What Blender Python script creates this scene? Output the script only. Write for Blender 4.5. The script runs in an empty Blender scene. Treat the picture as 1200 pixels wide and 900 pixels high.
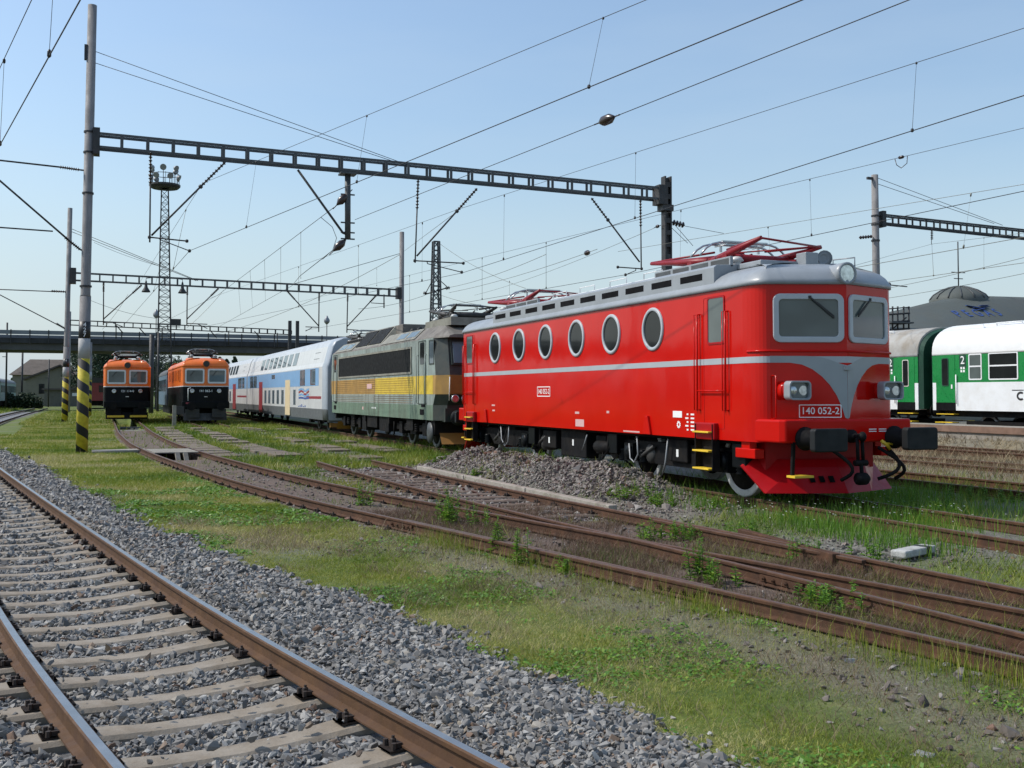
import bpy, bmesh, math, random
import numpy as np
from mathutils import Vector, Matrix

# ------------------------------------------------------------------ camera, sky, sun, exposure
SC = bpy.context.scene
COL = SC.collection
FPX, PITCH, YAW, EYE = 1240.0, math.radians(2.2), math.radians(21.15), 1.8
CX, CY = 600.0, 462.0 - FPX * math.tan(PITCH)
cam_data = bpy.data.cameras.new("camera")
cam = bpy.data.objects.new("camera", cam_data)
COL.objects.link(cam)
cam.location = (0, 0, EYE)
cam.rotation_euler = (math.radians(90) + PITCH, 0, -YAW)
cam_data.sensor_width = 36.0
cam_data.lens = FPX / 1200.0 * 36.0
cam_data.shift_y = -(450.0 - CY) / 1200.0
cam_data.clip_start = 0.1
cam_data.clip_end = 6000
SC.camera = cam

SUN_DIR = Vector((-0.90, 0.43, 0.0)).normalized()
SUN_EL = math.radians(47)
SUN_VEC = Vector((SUN_DIR.x * math.cos(SUN_EL), SUN_DIR.y * math.cos(SUN_EL), math.sin(SUN_EL)))
world = bpy.data.worlds.new("World")
SC.world = world
world.use_nodes = True
wn = world.node_tree
for n in list(wn.nodes):
    wn.nodes.remove(n)
sky = wn.nodes.new("ShaderNodeTexSky")
sky.sky_type = 'NISHITA'
sky.sun_disc = False
sky.sun_elevation = SUN_EL
sky.sun_rotation = math.atan2(SUN_DIR.x, SUN_DIR.y)
sky.altitude = 200
sky.air_density = 1.4
sky.dust_density = 2.0
sky.ozone_density = 4.0
bg = wn.nodes.new("ShaderNodeBackground")
bg.inputs[1].default_value = 0.15
wo = wn.nodes.new("ShaderNodeOutputWorld")
# pale haze low over the horizon and a breath of high cloud, part of the sky itself
tc = wn.nodes.new("ShaderNodeTexCoord")
sp = wn.nodes.new("ShaderNodeSeparateXYZ"); wn.links.new(tc.outputs["Generated"], sp.inputs[0])
hr = wn.nodes.new("ShaderNodeValToRGB"); wn.links.new(sp.outputs[2], hr.inputs[0])
hr.color_ramp.elements[0].position = 0.0; hr.color_ramp.elements[0].color = (.8, .8, .8, 1)
hr.color_ramp.elements[1].position = 0.22; hr.color_ramp.elements[1].color = (0, 0, 0, 1)
mpc = wn.nodes.new("ShaderNodeMapping"); mpc.inputs["Scale"].default_value = (2.0, 2.0, 9.0); wn.links.new(tc.outputs["Generated"], mpc.inputs[0])
nzc = wn.nodes.new("ShaderNodeTexNoise"); nzc.inputs["Scale"].default_value = 1.6; nzc.inputs["Detail"].default_value = 6; wn.links.new(mpc.outputs[0], nzc.inputs["Vector"])
cr = wn.nodes.new("ShaderNodeValToRGB"); wn.links.new(nzc.outputs[0], cr.inputs[0])
cr.color_ramp.elements[0].position = 0.45; cr.color_ramp.elements[0].color = (.10, .10, .10, 1)
cr.color_ramp.elements[1].position = 0.8; cr.color_ramp.elements[1].color = (.30, .30, .30, 1)
mxa = wn.nodes.new("ShaderNodeMix"); mxa.data_type = 'RGBA'
wn.links.new(cr.outputs[0], mxa.inputs[0]); wn.links.new(sky.outputs[0], mxa.inputs[6]); mxa.inputs[7].default_value = (3.3, 4.1, 4.9, 1)
mxb = wn.nodes.new("ShaderNodeMix"); mxb.data_type = 'RGBA'
wn.links.new(hr.outputs[0], mxb.inputs[0]); wn.links.new(mxa.outputs[2], mxb.inputs[6]); mxb.inputs[7].default_value = (3.5, 4.25, 4.85, 1)
wn.links.new(mxb.outputs[2], bg.inputs[0])
wn.links.new(bg.outputs[0], wo.inputs[0])

sun_data = bpy.data.lights.new("sun", 'SUN')
sun_data.energy = 3.2
sun_data.angle = math.radians(0.5)
sun_data.color = (1.0, 0.95, 0.87)
sun = bpy.data.objects.new("sun", sun_data)
COL.objects.link(sun)
sun.rotation_euler = SUN_VEC.to_track_quat('Z', 'Y').to_euler()
sun.location = (-30, 20, 60)

SC.render.engine = 'CYCLES'
SC.view_settings.view_transform = 'Standard'
SC.view_settings.look = 'None'
SC.view_settings.exposure = 0.20
SC.view_settings.gamma = 1.0
SC.view_settings.use_curve_mapping = False
SC.cycles.max_bounces = 5
SC.cycles.transparent_max_bounces = 6

rng = np.random.default_rng(11)
random.seed(5)


# ------------------------------------------------------------------ surveying: where a sight line meets a real plane
def ray(px, py):
    u = (px - CX) / FPX
    v = -(py - CY) / FPX
    s, c = math.sin(YAW), math.cos(YAW)
    f = Vector((s * math.cos(PITCH), c * math.cos(PITCH), math.sin(PITCH)))
    up = Vector((-s * math.sin(PITCH), -c * math.sin(PITCH), math.cos(PITCH)))
    r = Vector((c, -s, 0))
    return f + r * u + up * v


def at_y(px, py, y):
    r = ray(px, py)
    t = y / r.y
    return Vector((r.x * t, y, EYE + r.z * t))


def at_x(px, py, x):
    r = ray(px, py)
    t = x / r.x
    return Vector((x, r.y * t, EYE + r.z * t))


def at_z(px, py, z):
    r = ray(px, py)
    t = (z - EYE) / r.z
    return Vector((r.x * t, r.y * t, z))


# ------------------------------------------------------------------ materials
class NT:
    def __init__(self, name):
        self.m = bpy.data.materials.new(name)
        self.m.use_nodes = True
        self.t = self.m.node_tree
        self.b = self.t.nodes["Principled BSDF"]

    def n(self, kind, **kw):
        nd = self.t.nodes.new(kind)
        for k, v in kw.items():
            setattr(nd, k, v)
        return nd

    def l(self, a, b):
        self.t.links.new(a, b)

    def coord(self, which='Object'):
        return self.n("ShaderNodeTexCoord").outputs[which]

    def noise(self, scale, detail=4.0, rough=0.55, vec=None, stretch=None):
        nz = self.n("ShaderNodeTexNoise")
        nz.inputs["Scale"].default_value = scale
        nz.inputs["Detail"].default_value = detail
        nz.inputs["Roughness"].default_value = rough
        v = vec if vec is not None else self.coord()
        if stretch:
            mp = self.n("ShaderNodeMapping")
            mp.inputs["Scale"].default_value = stretch
            self.l(v, mp.inputs["Vector"])
            v = mp.outputs[0]
        self.l(v, nz.inputs["Vector"])
        return nz.outputs["Fac"]

    def ramp(self, fac, stops):
        r = self.n("ShaderNodeValToRGB")
        el = r.color_ramp.elements
        while len(el) < len(stops):
            el.new(0.5)
        for e, (p, c) in zip(el, stops):
            e.position = p
            e.color = (c[0], c[1], c[2], 1) if not isinstance(c, (int, float)) else (c, c, c, 1)
        self.l(fac, r.inputs[0])
        return r.outputs[0]

    def mix(self, fac, a, b, mode='MIX'):
        mx = self.n("ShaderNodeMix", data_type='RGBA', blend_type=mode)
        for sock, v in ((mx.inputs[0], fac), (mx.inputs[6], a), (mx.inputs[7], b)):
            if isinstance(v, (int, float)):
                sock.default_value = v
            elif isinstance(v, tuple):
                sock.default_value = (v[0], v[1], v[2], 1)
            else:
                self.l(v, sock)
        return mx.outputs[2]

    def bump(self, h, strength=0.3, dist=0.01):
        b = self.n("ShaderNodeBump")
        b.inputs["Strength"].default_value = strength
        b.inputs["Distance"].default_value = dist
        self.l(h, b.inputs["Height"])
        self.l(b.outputs[0], self.b.inputs["Normal"])


def paint(name, col, rough=0.35, metal=0.0, var=0.12, scale=3.0, bump=0.0, coat=0.0, dirt=None, dirt_amt=0.5,
          dirt_scale=2.5, streak=None, spec=None):
    k = NT(name)
    if spec is not None:
        k.b.inputs["Specular IOR Level"].default_value = spec
    nz = k.noise(scale, 5)
    lo = tuple(c * (1 - var) for c in col)
    hi = tuple(min(1, c * (1 + var)) for c in col)
    c = k.ramp(nz, [(0.3, lo), (0.7, hi)])
    if dirt:
        dn = k.noise(dirt_scale, 7, 0.65, stretch=streak)
        f = k.ramp(dn, [(0.42, 0.0), (0.72, dirt_amt)])
        c = k.mix(f, c, dirt)
    k.l(c, k.b.inputs["Base Color"])
    rn = k.ramp(k.noise(scale * 2.3, 4), [(0.3, max(0.02, rough * 0.8)), (0.7, min(1, rough * 1.2))])
    k.l(rn, k.b.inputs["Roughness"])
    k.b.inputs["Metallic"].default_value = metal
    if coat:
        k.b.inputs["Coat Weight"].default_value = coat
        k.b.inputs["Coat Roughness"].default_value = 0.06
    if bump:
        k.bump(k.noise(scale * 9, 6), bump, 0.01)
    return k.m


def glass_mat(name, col, rough=0.04, spec=0.5):
    k = NT(name)
    k.b.inputs["Specular IOR Level"].default_value = spec
    c = k.ramp(k.noise(0.9, 2), [(0.35, tuple(v * 0.75 for v in col)), (0.65, tuple(v * 1.2 for v in col))])
    k.l(c, k.b.inputs["Base Color"])
    k.b.inputs["Roughness"].default_value = rough
    k.b.inputs["IOR"].default_value = 1.5
    return k.m


M = {}
M['red'] = paint("red loco gloss paint", (0.50, 0.007, 0.004), 0.2, var=0.05, scale=1.3, spec=0.15)
k = NT("red side panels")
cc = k.ramp(k.noise(0.8, 3), [(0.3, (0.475, 0.0055, 0.003)), (0.7, (0.53, 0.0075, 0.004))])
k.l(cc, k.b.inputs["Base Color"])
k.b.inputs["Roughness"].default_value = 0.09
k.b.inputs["Specular IOR Level"].default_value = 0.22
k.b.inputs["Coat Weight"].default_value = 0.0
k.b.inputs["Coat Roughness"].default_value = 0.04
k.bump(k.noise(0.75, 3, 0.45, stretch=(1, 1, 0.45)), 0.5, 0.035)
M['red_body'] = k.m
M['red_dark'] = paint("deep red frame paint", (0.33, 0.004, 0.007), 0.35, var=0.1, spec=0.2)
M['panto_red'] = paint("pantograph red enamel", (0.22, 0.010, 0.016), 0.4, var=0.15, spec=0.3)
M['loco_grey'] = paint("light grey roof paint", (0.27, 0.292, 0.31), 0.36, var=0.06, scale=1.5, dirt=(0.17, 0.18, 0.185), dirt_amt=0.4)
M['frame_grey'] = paint("pale grey window frame", (0.40, 0.43, 0.45), 0.4, var=0.05)
M['stripe_grey'] = paint("mid grey stripe paint", (0.36, 0.39, 0.41), 0.35, var=0.05)
M['chevron_grey'] = paint("front wing grey paint", (0.27, 0.30, 0.31), 0.35, var=0.05)
M['roof_light'] = paint("pale roof walkway", (0.62, 0.63, 0.63), 0.5, var=0.08)
M['dark_gap'] = paint("dark louvre opening", (0.006, 0.006, 0.007), 0.9, var=0.3, spec=0.1)
M['black'] = paint("black underframe paint", (0.007, 0.007, 0.008), 0.7, var=0.3, dirt=(0.03, 0.024, 0.018), dirt_amt=0.5, spec=0.12)
M['underframe_grey'] = paint("dusty underframe casting", (0.035, 0.034, 0.032), 0.6, var=0.3)
M['black_gloss'] = paint("black gloss paint", (0.004, 0.005, 0.006), 0.4, var=0.2, spec=0.12)
M['rubber'] = paint("greased buffer face", (0.012, 0.014, 0.015), 0.6, var=0.3, spec=0.25)
M['white'] = paint("white enamel", (0.78, 0.79, 0.78), 0.45, var=0.04)
M['white_worn'] = paint("worn white painted concrete", (0.44, 0.44, 0.42), 0.9, var=0.15, scale=6, bump=0.5, dirt=(0.17, 0.16, 0.14), dirt_amt=0.9, dirt_scale=9)
M['yellow'] = paint("safety yellow paint", (0.75, 0.50, 0.02), 0.5, var=0.12, dirt=(0.3, 0.22, 0.06), dirt_amt=0.5)
M['glass_dark'] = glass_mat("dark porthole glass", (0.016, 0.018, 0.018), 0.05, 0.28)
M['glass_screen'] = glass_mat("grey green windscreen glass", (0.095, 0.115, 0.11))
M['glass_blue'] = glass_mat("blue grey window glass", (0.10, 0.13, 0.15))
M['lens'] = paint("lamp reflector", (0.55, 0.57, 0.56), 0.12, 0.7, var=0.3, scale=14)
M['chrome'] = paint("bare steel", (0.45, 0.46, 0.47), 0.3, 0.9, var=0.1)
M['tyre'] = paint("pale wheel tyre steel", (0.48, 0.48, 0.48), 0.45, 0.35, var=0.12)
M['insulator'] = paint("brown glazed insulator", (0.03, 0.018, 0.014), 0.25, var=0.2)
M['porcelain'] = paint("grey white roof insulator", (0.55, 0.55, 0.53), 0.25, var=0.1)
M['steel_dark'] = paint("weathered dark steel", (0.032, 0.033, 0.034), 0.6, 0.1, var=0.3, dirt=(0.06, 0.04, 0.03), dirt_amt=0.4)
M['steel_grey'] = paint("galvanised grey beam", (0.065, 0.073, 0.076), 0.55, 0.15, var=0.2, dirt=(0.06, 0.05, 0.045), dirt_amt=0.5)
M['wire'] = paint("dark wire", (0.03, 0.028, 0.026), 0.5, 0.4, var=0.1)
M['wire_pale'] = paint("bronze wire", (0.16, 0.16, 0.13), 0.5, 0.4, var=0.1)
M['mast_conc'] = paint("spun concrete mast", (0.23, 0.22, 0.215), 0.8, var=0.16, scale=1.5, bump=0.15, dirt=(0.12, 0.11, 0.10), dirt_amt=0.6, streak=(4, 4, 0.5))
M['mast_white'] = paint("pale painted mast band", (0.38, 0.38, 0.37), 0.8, var=0.1, dirt=(0.3, 0.28, 0.25), dirt_amt=0.5)
M['concrete'] = paint("weathered concrete", (0.30, 0.275, 0.235), 0.85, var=0.2, scale=4, bump=0.4, dirt=(0.15, 0.13, 0.10), dirt_amt=0.7)
M['slab'] = paint("worn yard slab", (0.175, 0.138, 0.10), 0.9, var=0.25, scale=2.5, bump=0.4, dirt=(0.08, 0.06, 0.042), dirt_amt=0.8)
M['sleeper_conc'] = paint("rust stained concrete sleeper", (0.21, 0.172, 0.128), 0.9, var=0.2, scale=5, bump=0.4, dirt=(0.33, 0.30, 0.255), dirt_amt=0.6, dirt_scale=4)
M['sleeper_wood'] = paint("old tarred timber", (0.10, 0.075, 0.058), 0.85, var=0.3, scale=6, bump=0.5, dirt=(0.20, 0.16, 0.12), dirt_amt=0.6, dirt_scale=6)
M['wood_pale'] = paint("bleached timber", (0.25, 0.23, 0.19), 0.85, var=0.2, scale=5, bump=0.4)
M['rail_rust'] = paint("rusty rail", (0.085, 0.043, 0.025), 0.8, 0.0, spec=0.2, var=0.28, scale=7, bump=0.25, dirt=(0.05, 0.028, 0.02), dirt_amt=0.8, dirt_scale=5)
M['rail_brown'] = paint("nearest track rail brown", (0.095, 0.052, 0.027), 0.75, 0.0, spec=0.2, var=0.22, scale=7, bump=0.2, dirt=(0.07, 0.04, 0.03), dirt_amt=0.8, dirt_scale=5)  # slightly paler brown than the other rails
M['rail_top'] = paint("polished rail head", (0.30, 0.315, 0.33), 0.36, 0.75, var=0.12, scale=6)
M['rail_top_dull'] = paint("dull brown rail head", (0.115, 0.078, 0.062), 0.6, 0.2, var=0.2, scale=6)
M['fastener'] = paint("rusty rail fastener", (0.045, 0.032, 0.026), 0.75, 0.2, var=0.3)
M['orange'] = paint("orange loco paint", (0.74, 0.15, 0.012), 0.32, var=0.08, coat=0.1)
M['frame_white'] = paint("white window surround", (0.62, 0.63, 0.62), 0.45, var=0.06)
M['g_grey'] = paint("dirty grey green paint", (0.25, 0.30, 0.275), 0.55, var=0.14, scale=1.5, dirt=(0.085, 0.08, 0.06), dirt_amt=0.75, streak=(1, 1, 0.25))
M['g_green'] = paint("dirty pale green paint", (0.125, 0.19, 0.132), 0.55, var=0.14, scale=1.5, dirt=(0.06, 0.055, 0.04), dirt_amt=0.8, streak=(1, 1, 0.3))
M['g_dark'] = paint("dark green loco end paint", (0.022, 0.033, 0.03), 0.5, var=0.2, dirt=(0.08, 0.07, 0.05), dirt_amt=0.5)
M['g_yellow'] = paint("clean yellow band", (0.60, 0.43, 0.035), 0.5, var=0.08, dirt=(0.36, 0.23, 0.04), dirt_amt=0.6)
M['g_ochre'] = paint("dirty ochre band", (0.38, 0.22, 0.05), 0.6, var=0.15, dirt=(0.22, 0.13, 0.05), dirt_amt=0.7, streak=(1, 1, 0.3))
M['g_ochre_dark'] = paint("dark ochre with plough shade", (0.26, 0.12, 0.02), 0.6, var=0.15)  # darker ochre; on the plough it carries the shade in its colour
M['g_roof'] = paint("brown grimy roof", (0.15, 0.135, 0.115), 0.7, var=0.2, dirt=(0.06, 0.05, 0.045), dirt_amt=0.7)
M['g_roof_pale'] = paint("pale grimy roof slope", (0.22, 0.215, 0.175), 0.65, var=0.15, dirt=(0.10, 0.085, 0.07), dirt_amt=0.7)
M['grille'] = paint("black intake grille", (0.007, 0.007, 0.007), 0.7, var=0.3, spec=0.15)
M['dd_white'] = paint("off white coach paint", (0.57, 0.58, 0.57), 0.35, var=0.05, dirt=(0.40, 0.40, 0.39), dirt_amt=0.5, streak=(1, 1, 0.3))
M['dd_grey'] = paint("coach roof grey white", (0.46, 0.49, 0.51), 0.4, var=0.06, dirt=(0.33, 0.33, 0.33), dirt_amt=0.5)
M['dd_front'] = paint("grey coach nose", (0.33, 0.37, 0.41), 0.4, var=0.06)
M['dd_blue'] = paint("sky blue band", (0.20, 0.38, 0.60), 0.35, var=0.06)
M['dd_skirt'] = paint("dark grey skirt", (0.11, 0.12, 0.125), 0.5, var=0.12)
M['dd_red'] = paint("red door paint", (0.27, 0.035, 0.045), 0.4, var=0.08)
M['cream'] = paint("cream door leaf", (0.62, 0.50, 0.31), 0.5, var=0.06)
M['c_green'] = paint("bright green coach paint", (0.010, 0.20, 0.045), 0.3, var=0.08, coat=0.1)
M['c_green_dark'] = paint("dark green coach end", (0.010, 0.055, 0.03), 0.5, var=0.2)
M['c_white'] = paint("white coach paint", (0.74, 0.76, 0.77), 0.35, var=0.03, dirt=(0.55, 0.52, 0.46), dirt_amt=0.35)
M['c_roof'] = paint("clean white coach roof", (0.76, 0.77, 0.77), 0.45, var=0.04)
M['c_roof_old'] = paint("stained coach roof", (0.62, 0.60, 0.55), 0.6, var=0.08, dirt=(0.36, 0.27, 0.17), dirt_amt=0.9, dirt_scale=0.9, streak=(0.7, 1, 1))
M['teal'] = paint("faded teal coach", (0.06, 0.17, 0.19), 0.5, var=0.15)
M['blue_coach'] = paint("blue grey coach side", (0.06, 0.12, 0.18), 0.5, var=0.15, dirt=(0.14, 0.16, 0.17), dirt_amt=0.6)
M['old_red'] = paint("faded red railcar", (0.30, 0.05, 0.06), 0.5, var=0.15)
M['pale_green'] = paint("pale green far coach", (0.30, 0.40, 0.36), 0.6, var=0.1)
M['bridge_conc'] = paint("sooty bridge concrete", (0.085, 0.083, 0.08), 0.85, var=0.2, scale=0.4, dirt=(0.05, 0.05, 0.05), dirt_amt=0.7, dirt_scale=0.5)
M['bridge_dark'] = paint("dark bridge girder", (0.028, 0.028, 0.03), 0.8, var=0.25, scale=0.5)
M['bridge_edge'] = paint("grey bridge guard", (0.17, 0.185, 0.205), 0.7, var=0.1, scale=0.5)
M['plaster'] = paint("cream render", (0.20, 0.185, 0.145), 0.85, var=0.12, scale=0.6)
M['roof_tile'] = paint("dark brown roof tiles", (0.085, 0.07, 0.062), 0.85, var=0.2, scale=1)
M['roof_tan'] = paint("tan roof tiles", (0.13, 0.105, 0.085), 0.85, var=0.15, scale=1)
M['shed_wall'] = paint("grey brown shed wall", (0.12, 0.115, 0.095), 0.85, var=0.15, scale=1)
M['hall_roof'] = paint("grey green hall roof", (0.08, 0.093, 0.085), 0.8, var=0.07, scale=0.3, dirt=(0.075, 0.075, 0.068), dirt_amt=0.5, dirt_scale=0.4)
M['hall_eave'] = paint("pale hall eave", (0.21, 0.225, 0.225), 0.7, var=0.06)
M['hall_blue'] = paint("faded blue lettering", (0.035, 0.08, 0.26), 0.7, var=0.1)
M['bark'] = paint("grey brown bark", (0.09, 0.07, 0.05), 0.9, var=0.3)
M['platform_edge'] = paint("rust brown platform edge", (0.19, 0.115, 0.08), 0.8, var=0.2, scale=3, bump=0.3)
M['lamp_metal'] = paint("lamp housing grey", (0.25, 0.26, 0.27), 0.5, 0.3, var=0.1)
M['teal_roof'] = paint("dull dark coach roof", (0.06, 0.065, 0.07), 0.7, var=0.2)
M['text_white'] = paint("white lettering", (0.80, 0.80, 0.79), 0.5, var=0.02)
M['text_black'] = paint("black lettering", (0.02, 0.02, 0.02), 0.5, var=0.02)
M['pale_plate'] = paint("pale pink number plate", (0.60, 0.38, 0.36), 0.5, var=0.05)

# helical hazard stripes
k = NT("black and yellow hazard stripes")
sx = k.n("ShaderNodeSeparateXYZ")
k.l(k.coord(), sx.inputs[0])
at2 = k.n("ShaderNodeMath", operation='ARCTAN2')
k.l(sx.outputs[1], at2.inputs[0]); k.l(sx.outputs[0], at2.inputs[1])
m1 = k.n("ShaderNodeMath", operation='MULTIPLY'); k.l(at2.outputs[0], m1.inputs[0]); m1.inputs[1].default_value = 1 / (2 * math.pi)
m2 = k.n("ShaderNodeMath", operation='MULTIPLY'); k.l(sx.outputs[2], m2.inputs[0]); m2.inputs[1].default_value = 1 / 0.74
m3 = k.n("ShaderNodeMath", operation='ADD'); k.l(m1.outputs[0], m3.inputs[0]); k.l(m2.outputs[0], m3.inputs[1])
m4 = k.n("ShaderNodeMath", operation='FRACT'); k.l(m3.outputs[0], m4.inputs[0])
m5 = k.n("ShaderNodeMath", operation='GREATER_THAN'); k.l(m4.outputs[0], m5.inputs[0]); m5.inputs[1].default_value = 0.56
yel = k.ramp(k.noise(6, 6), [(0.35, (0.42, 0.33, 0.02)), (0.7, (0.62, 0.50, 0.035))])
c = k.mix(m5.outputs[0], yel, (0.016, 0.016, 0.016))
k.l(c, k.b.inputs["Base Color"])
k.b.inputs["Roughness"].default_value = 0.7
M['hazard'] = k.m


# attribute driven materials for scattered ground cover
def attr_ramp(name, attr, stops, rough=0.8, extra_noise=None, trans=0.0):
    k = NT(name)
    a = k.n("ShaderNodeAttribute", attribute_name=attr)
    c = k.ramp(a.outputs["Fac"], stops)
    if extra_noise:
        c = k.mix(0.5, c, k.ramp(k.noise(extra_noise, 5), [(0.3, 0.55), (0.7, 1.0)]), 'MULTIPLY')
    k.l(c, k.b.inputs["Base Color"])
    k.b.inputs["Roughness"].default_value = rough
    if trans:
        tr = k.n("ShaderNodeBsdfTranslucent")
        k.l(c, tr.inputs[0])
        mx = k.n("ShaderNodeMixShader")
        mx.inputs[0].default_value = trans
        k.l(k.b.outputs[0], mx.inputs[1]); k.l(tr.outputs[0], mx.inputs[2])
        k.l(mx.outputs[0], k.t.nodes["Material Output"].inputs[0])
    return k.m


M['grass'] = attr_ramp("lawn grass blades", "tint", [(0.0, (0.055, 0.12, 0.006)), (0.4, (0.155, 0.225, 0.012)), (0.75, (0.29, 0.30, 0.036)), (1.0, (0.45, 0.40, 0.17))], 0.6, trans=0.3)
M['weed'] = attr_ramp("fresh weed leaves", "tint", [(0.0, (0.05, 0.14, 0.010)), (0.6, (0.13, 0.27, 0.018)), (1.0, (0.25, 0.33, 0.04))], 0.5, trans=0.3)
M['dry'] = attr_ramp("dry straw stalks", "tint", [(0.0, (0.12, 0.065, 0.045)), (0.5, (0.20, 0.15, 0.085)), (1.0, (0.34, 0.27, 0.16))], 0.7, trans=0.25)
M['stone'] = attr_ramp("crushed grey granite", "tint", [(0.0, (0.085, 0.08, 0.074)), (0.4, (0.19, 0.183, 0.172)), (0.82, (0.38, 0.37, 0.345)), (0.9, (0.27, 0.225, 0.165)), (1.0, (0.17, 0.105, 0.07))], 0.75, extra_noise=30)
M['stone_old'] = attr_ramp("old brown grey chippings", "tint", [(0.0, (0.07, 0.055, 0.045)), (0.5, (0.17, 0.145, 0.125)), (0.85, (0.31, 0.29, 0.265)), (1.0, (0.17, 0.095, 0.065))], 0.8, extra_noise=30)
M['leaf_dark'] = attr_ramp("dark conifer foliage", "tint", [(0.0, (0.015, 0.035, 0.016)), (0.6, (0.035, 0.065, 0.028)), (1.0, (0.06, 0.09, 0.035))], 0.7)
M['leaf_mid'] = attr_ramp("broadleaf foliage", "tint", [(0.0, (0.025, 0.055, 0.015)), (0.6, (0.06, 0.10, 0.025)), (1.0, (0.10, 0.14, 0.04))], 0.7)
M['flower'] = paint("white petals", (0.75, 0.75, 0.70), 0.7, var=0.03)


# ------------------------------------------------------------------ mesh building
def tag(o, label=None, cat=None, group=None, kind=None):
    if label: o["label"] = label
    if cat: o["category"] = cat
    if group: o["group"] = group
    if kind: o["kind"] = kind
    return o


def thing(name, loc, label, cat, group=None):
    o = bpy.data.objects.new(name, None)
    o.empty_display_size = 0.3
    COL.objects.link(o)
    o.location = loc
    return tag(o, label, cat, group)


def world_loc(o):
    v = Vector(o.location)
    while o.parent:
        o = o.parent
        v = v + Vector(o.location)
    return v


class MB:
    """collects faces in world coordinates; build() links them as ONE mesh object"""
    def __init__(self):
        self.v, self.f, self.mi, self.sm = [], [], [], []
        self.cur, self.smooth = 0, False

    def add(self, verts, faces, smooth=None):
        b = len(self.v)
        self.v += [tuple(p) for p in verts]
        for fc in faces:
            self.f.append(tuple(i + b for i in fc))
            self.mi.append(self.cur)
            self.sm.append(self.smooth if smooth is None else smooth)
        return self

    def box(self, x0, x1, y0, y1, z0, z1, mtx=None):
        p = [(x0, y0, z0), (x1, y0, z0), (x1, y1, z0), (x0, y1, z0), (x0, y0, z1), (x1, y0, z1), (x1, y1, z1), (x0, y1, z1)]
        if mtx:
            p = [mtx @ Vector(q) for q in p]
        return self.add(p, [(0, 3, 2, 1), (4, 5, 6, 7), (0, 1, 5, 4), (1, 2, 6, 5), (2, 3, 7, 6), (3, 0, 4, 7)])

    def obox(self, c, u, v, w, du, dv, dw):
        """box about c with half sizes along the unit directions u, v, w"""
        c, u, v, w = Vector(c), Vector(u), Vector(v), Vector(w)
        p = []
        for sw in (-1, 1):
            for a, b in ((-1, -1), (1, -1), (1, 1), (-1, 1)):
                p.append(c + u * du * a + v * dv * b + w * dw * sw)
        return self.add(p, [(0, 3, 2, 1), (4, 5, 6, 7), (0, 1, 5, 4), (1, 2, 6, 5), (2, 3, 7, 6), (3, 0, 4, 7)])

    def bar(self, a, b, w, h=None, up=(0, 0, 1)):
        a, b = Vector(a), Vector(b)
        d = (b - a)
        L = d.length
        d.normalize()
        up = Vector(up)
        if abs(d.dot(up)) > 0.98:
            up = Vector((0, 1, 0))
        s = d.cross(up).normalized()
        t = s.cross(d).normalized()
        h = w if h is None else h
        return self.obox((a + b) / 2, s, t, d, w / 2, h / 2, L / 2)

    def tube(self, pts, r, n=6, cap=True, smooth=True):
        pts = [Vector(p) for p in pts]
        rs = r if isinstance(r, (list, tuple)) else [r] * len(pts)
        vs, fs = [], []
        prev = None
        for i, p in enumerate(pts):
            d = (pts[min(i + 1, len(pts) - 1)] - pts[max(i - 1, 0)])
            if d.length < 1e-9:
                d = Vector((0, 0, 1))
            d.normalize()
            if prev is None:
                ref = Vector((0, 0, 1)) if abs(d.z) < 0.95 else Vector((1, 0, 0))
                s = d.cross(ref).normalized()
            else:
                s = (prev - d * prev.dot(d))
                s = s.normalized() if s.length > 1e-6 else d.orthogonal().normalized()
            prev = s
            t = d.cross(s)
            for j in range(n):
                a = 2 * math.pi * j / n
                vs.append(p + (s * math.cos(a) + t * math.sin(a)) * rs[i])
        for i in range(len(pts) - 1):
            for j in range(n):
                k2 = (j + 1) % n
                fs.append((i * n + j, i * n + k2, (i + 1) * n + k2, (i + 1) * n + j))
        self.add(vs, fs, smooth)
        if cap:
            b = len(self.v) - len(vs)
            for ring, rev in ((0, True), (len(pts) - 1, False)):
                idx = [b + ring * n + j for j in range(n)]
                self.f.append(tuple(reversed(idx)) if rev else tuple(idx))
                self.mi.append(self.cur); self.sm.append(False)
        return self

    def lathe(self, c, axis, prof, n=20, smooth=True, cap=True):
        """prof = (radius, distance along axis) pairs"""
        c, ax = Vector(c), Vector(axis).normalized()
        s = ax.orthogonal().normalized()
        t = ax.cross(s)
        vs, fs = [], []
        for r, h in prof:
            for j in range(n):
                a = 2 * math.pi * j / n
                vs.append(c + ax * h + (s * math.cos(a) + t * math.sin(a)) * max(r, 1e-4))
        for i in range(len(prof) - 1):
            for j in range(n):
                k2 = (j + 1) % n
                fs.append((i * n + j, i * n + k2, (i + 1) * n + k2, (i + 1) * n + j))
        self.add(vs, fs, smooth)
        if cap:
            b = len(self.v) - len(vs)
            for ring, rev in ((0, True), (len(prof) - 1, False)):
                idx = [b + ring * n + j for j in range(n)]
                self.f.append(tuple(reversed(idx)) if rev else tuple(idx))
                self.mi.append(self.cur); self.sm.append(False)
        return self

    def loft(self, rings, cap0=True, cap1=True, smooth=False, closed=True):
        n = len(rings[0])
        vs = [p for r in rings for p in r]
        fs = []
        for i in range(len(rings) - 1):
            for j in range(n if closed else n - 1):
                k2 = (j + 1) % n
                fs.append((i * n + j, i * n + k2, (i + 1) * n + k2, (i + 1) * n + j))
        self.add(vs, fs, smooth)
        b = len(self.v) - len(vs)
        for on, ring, rev in ((cap0, 0, True), (cap1, len(rings) - 1, False)):
            if on:
                idx = [b + ring * n + j for j in range(n)]
                self.f.append(tuple(reversed(idx)) if rev else tuple(idx))
                self.mi.append(self.cur); self.sm.append(False)
        return self

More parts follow.
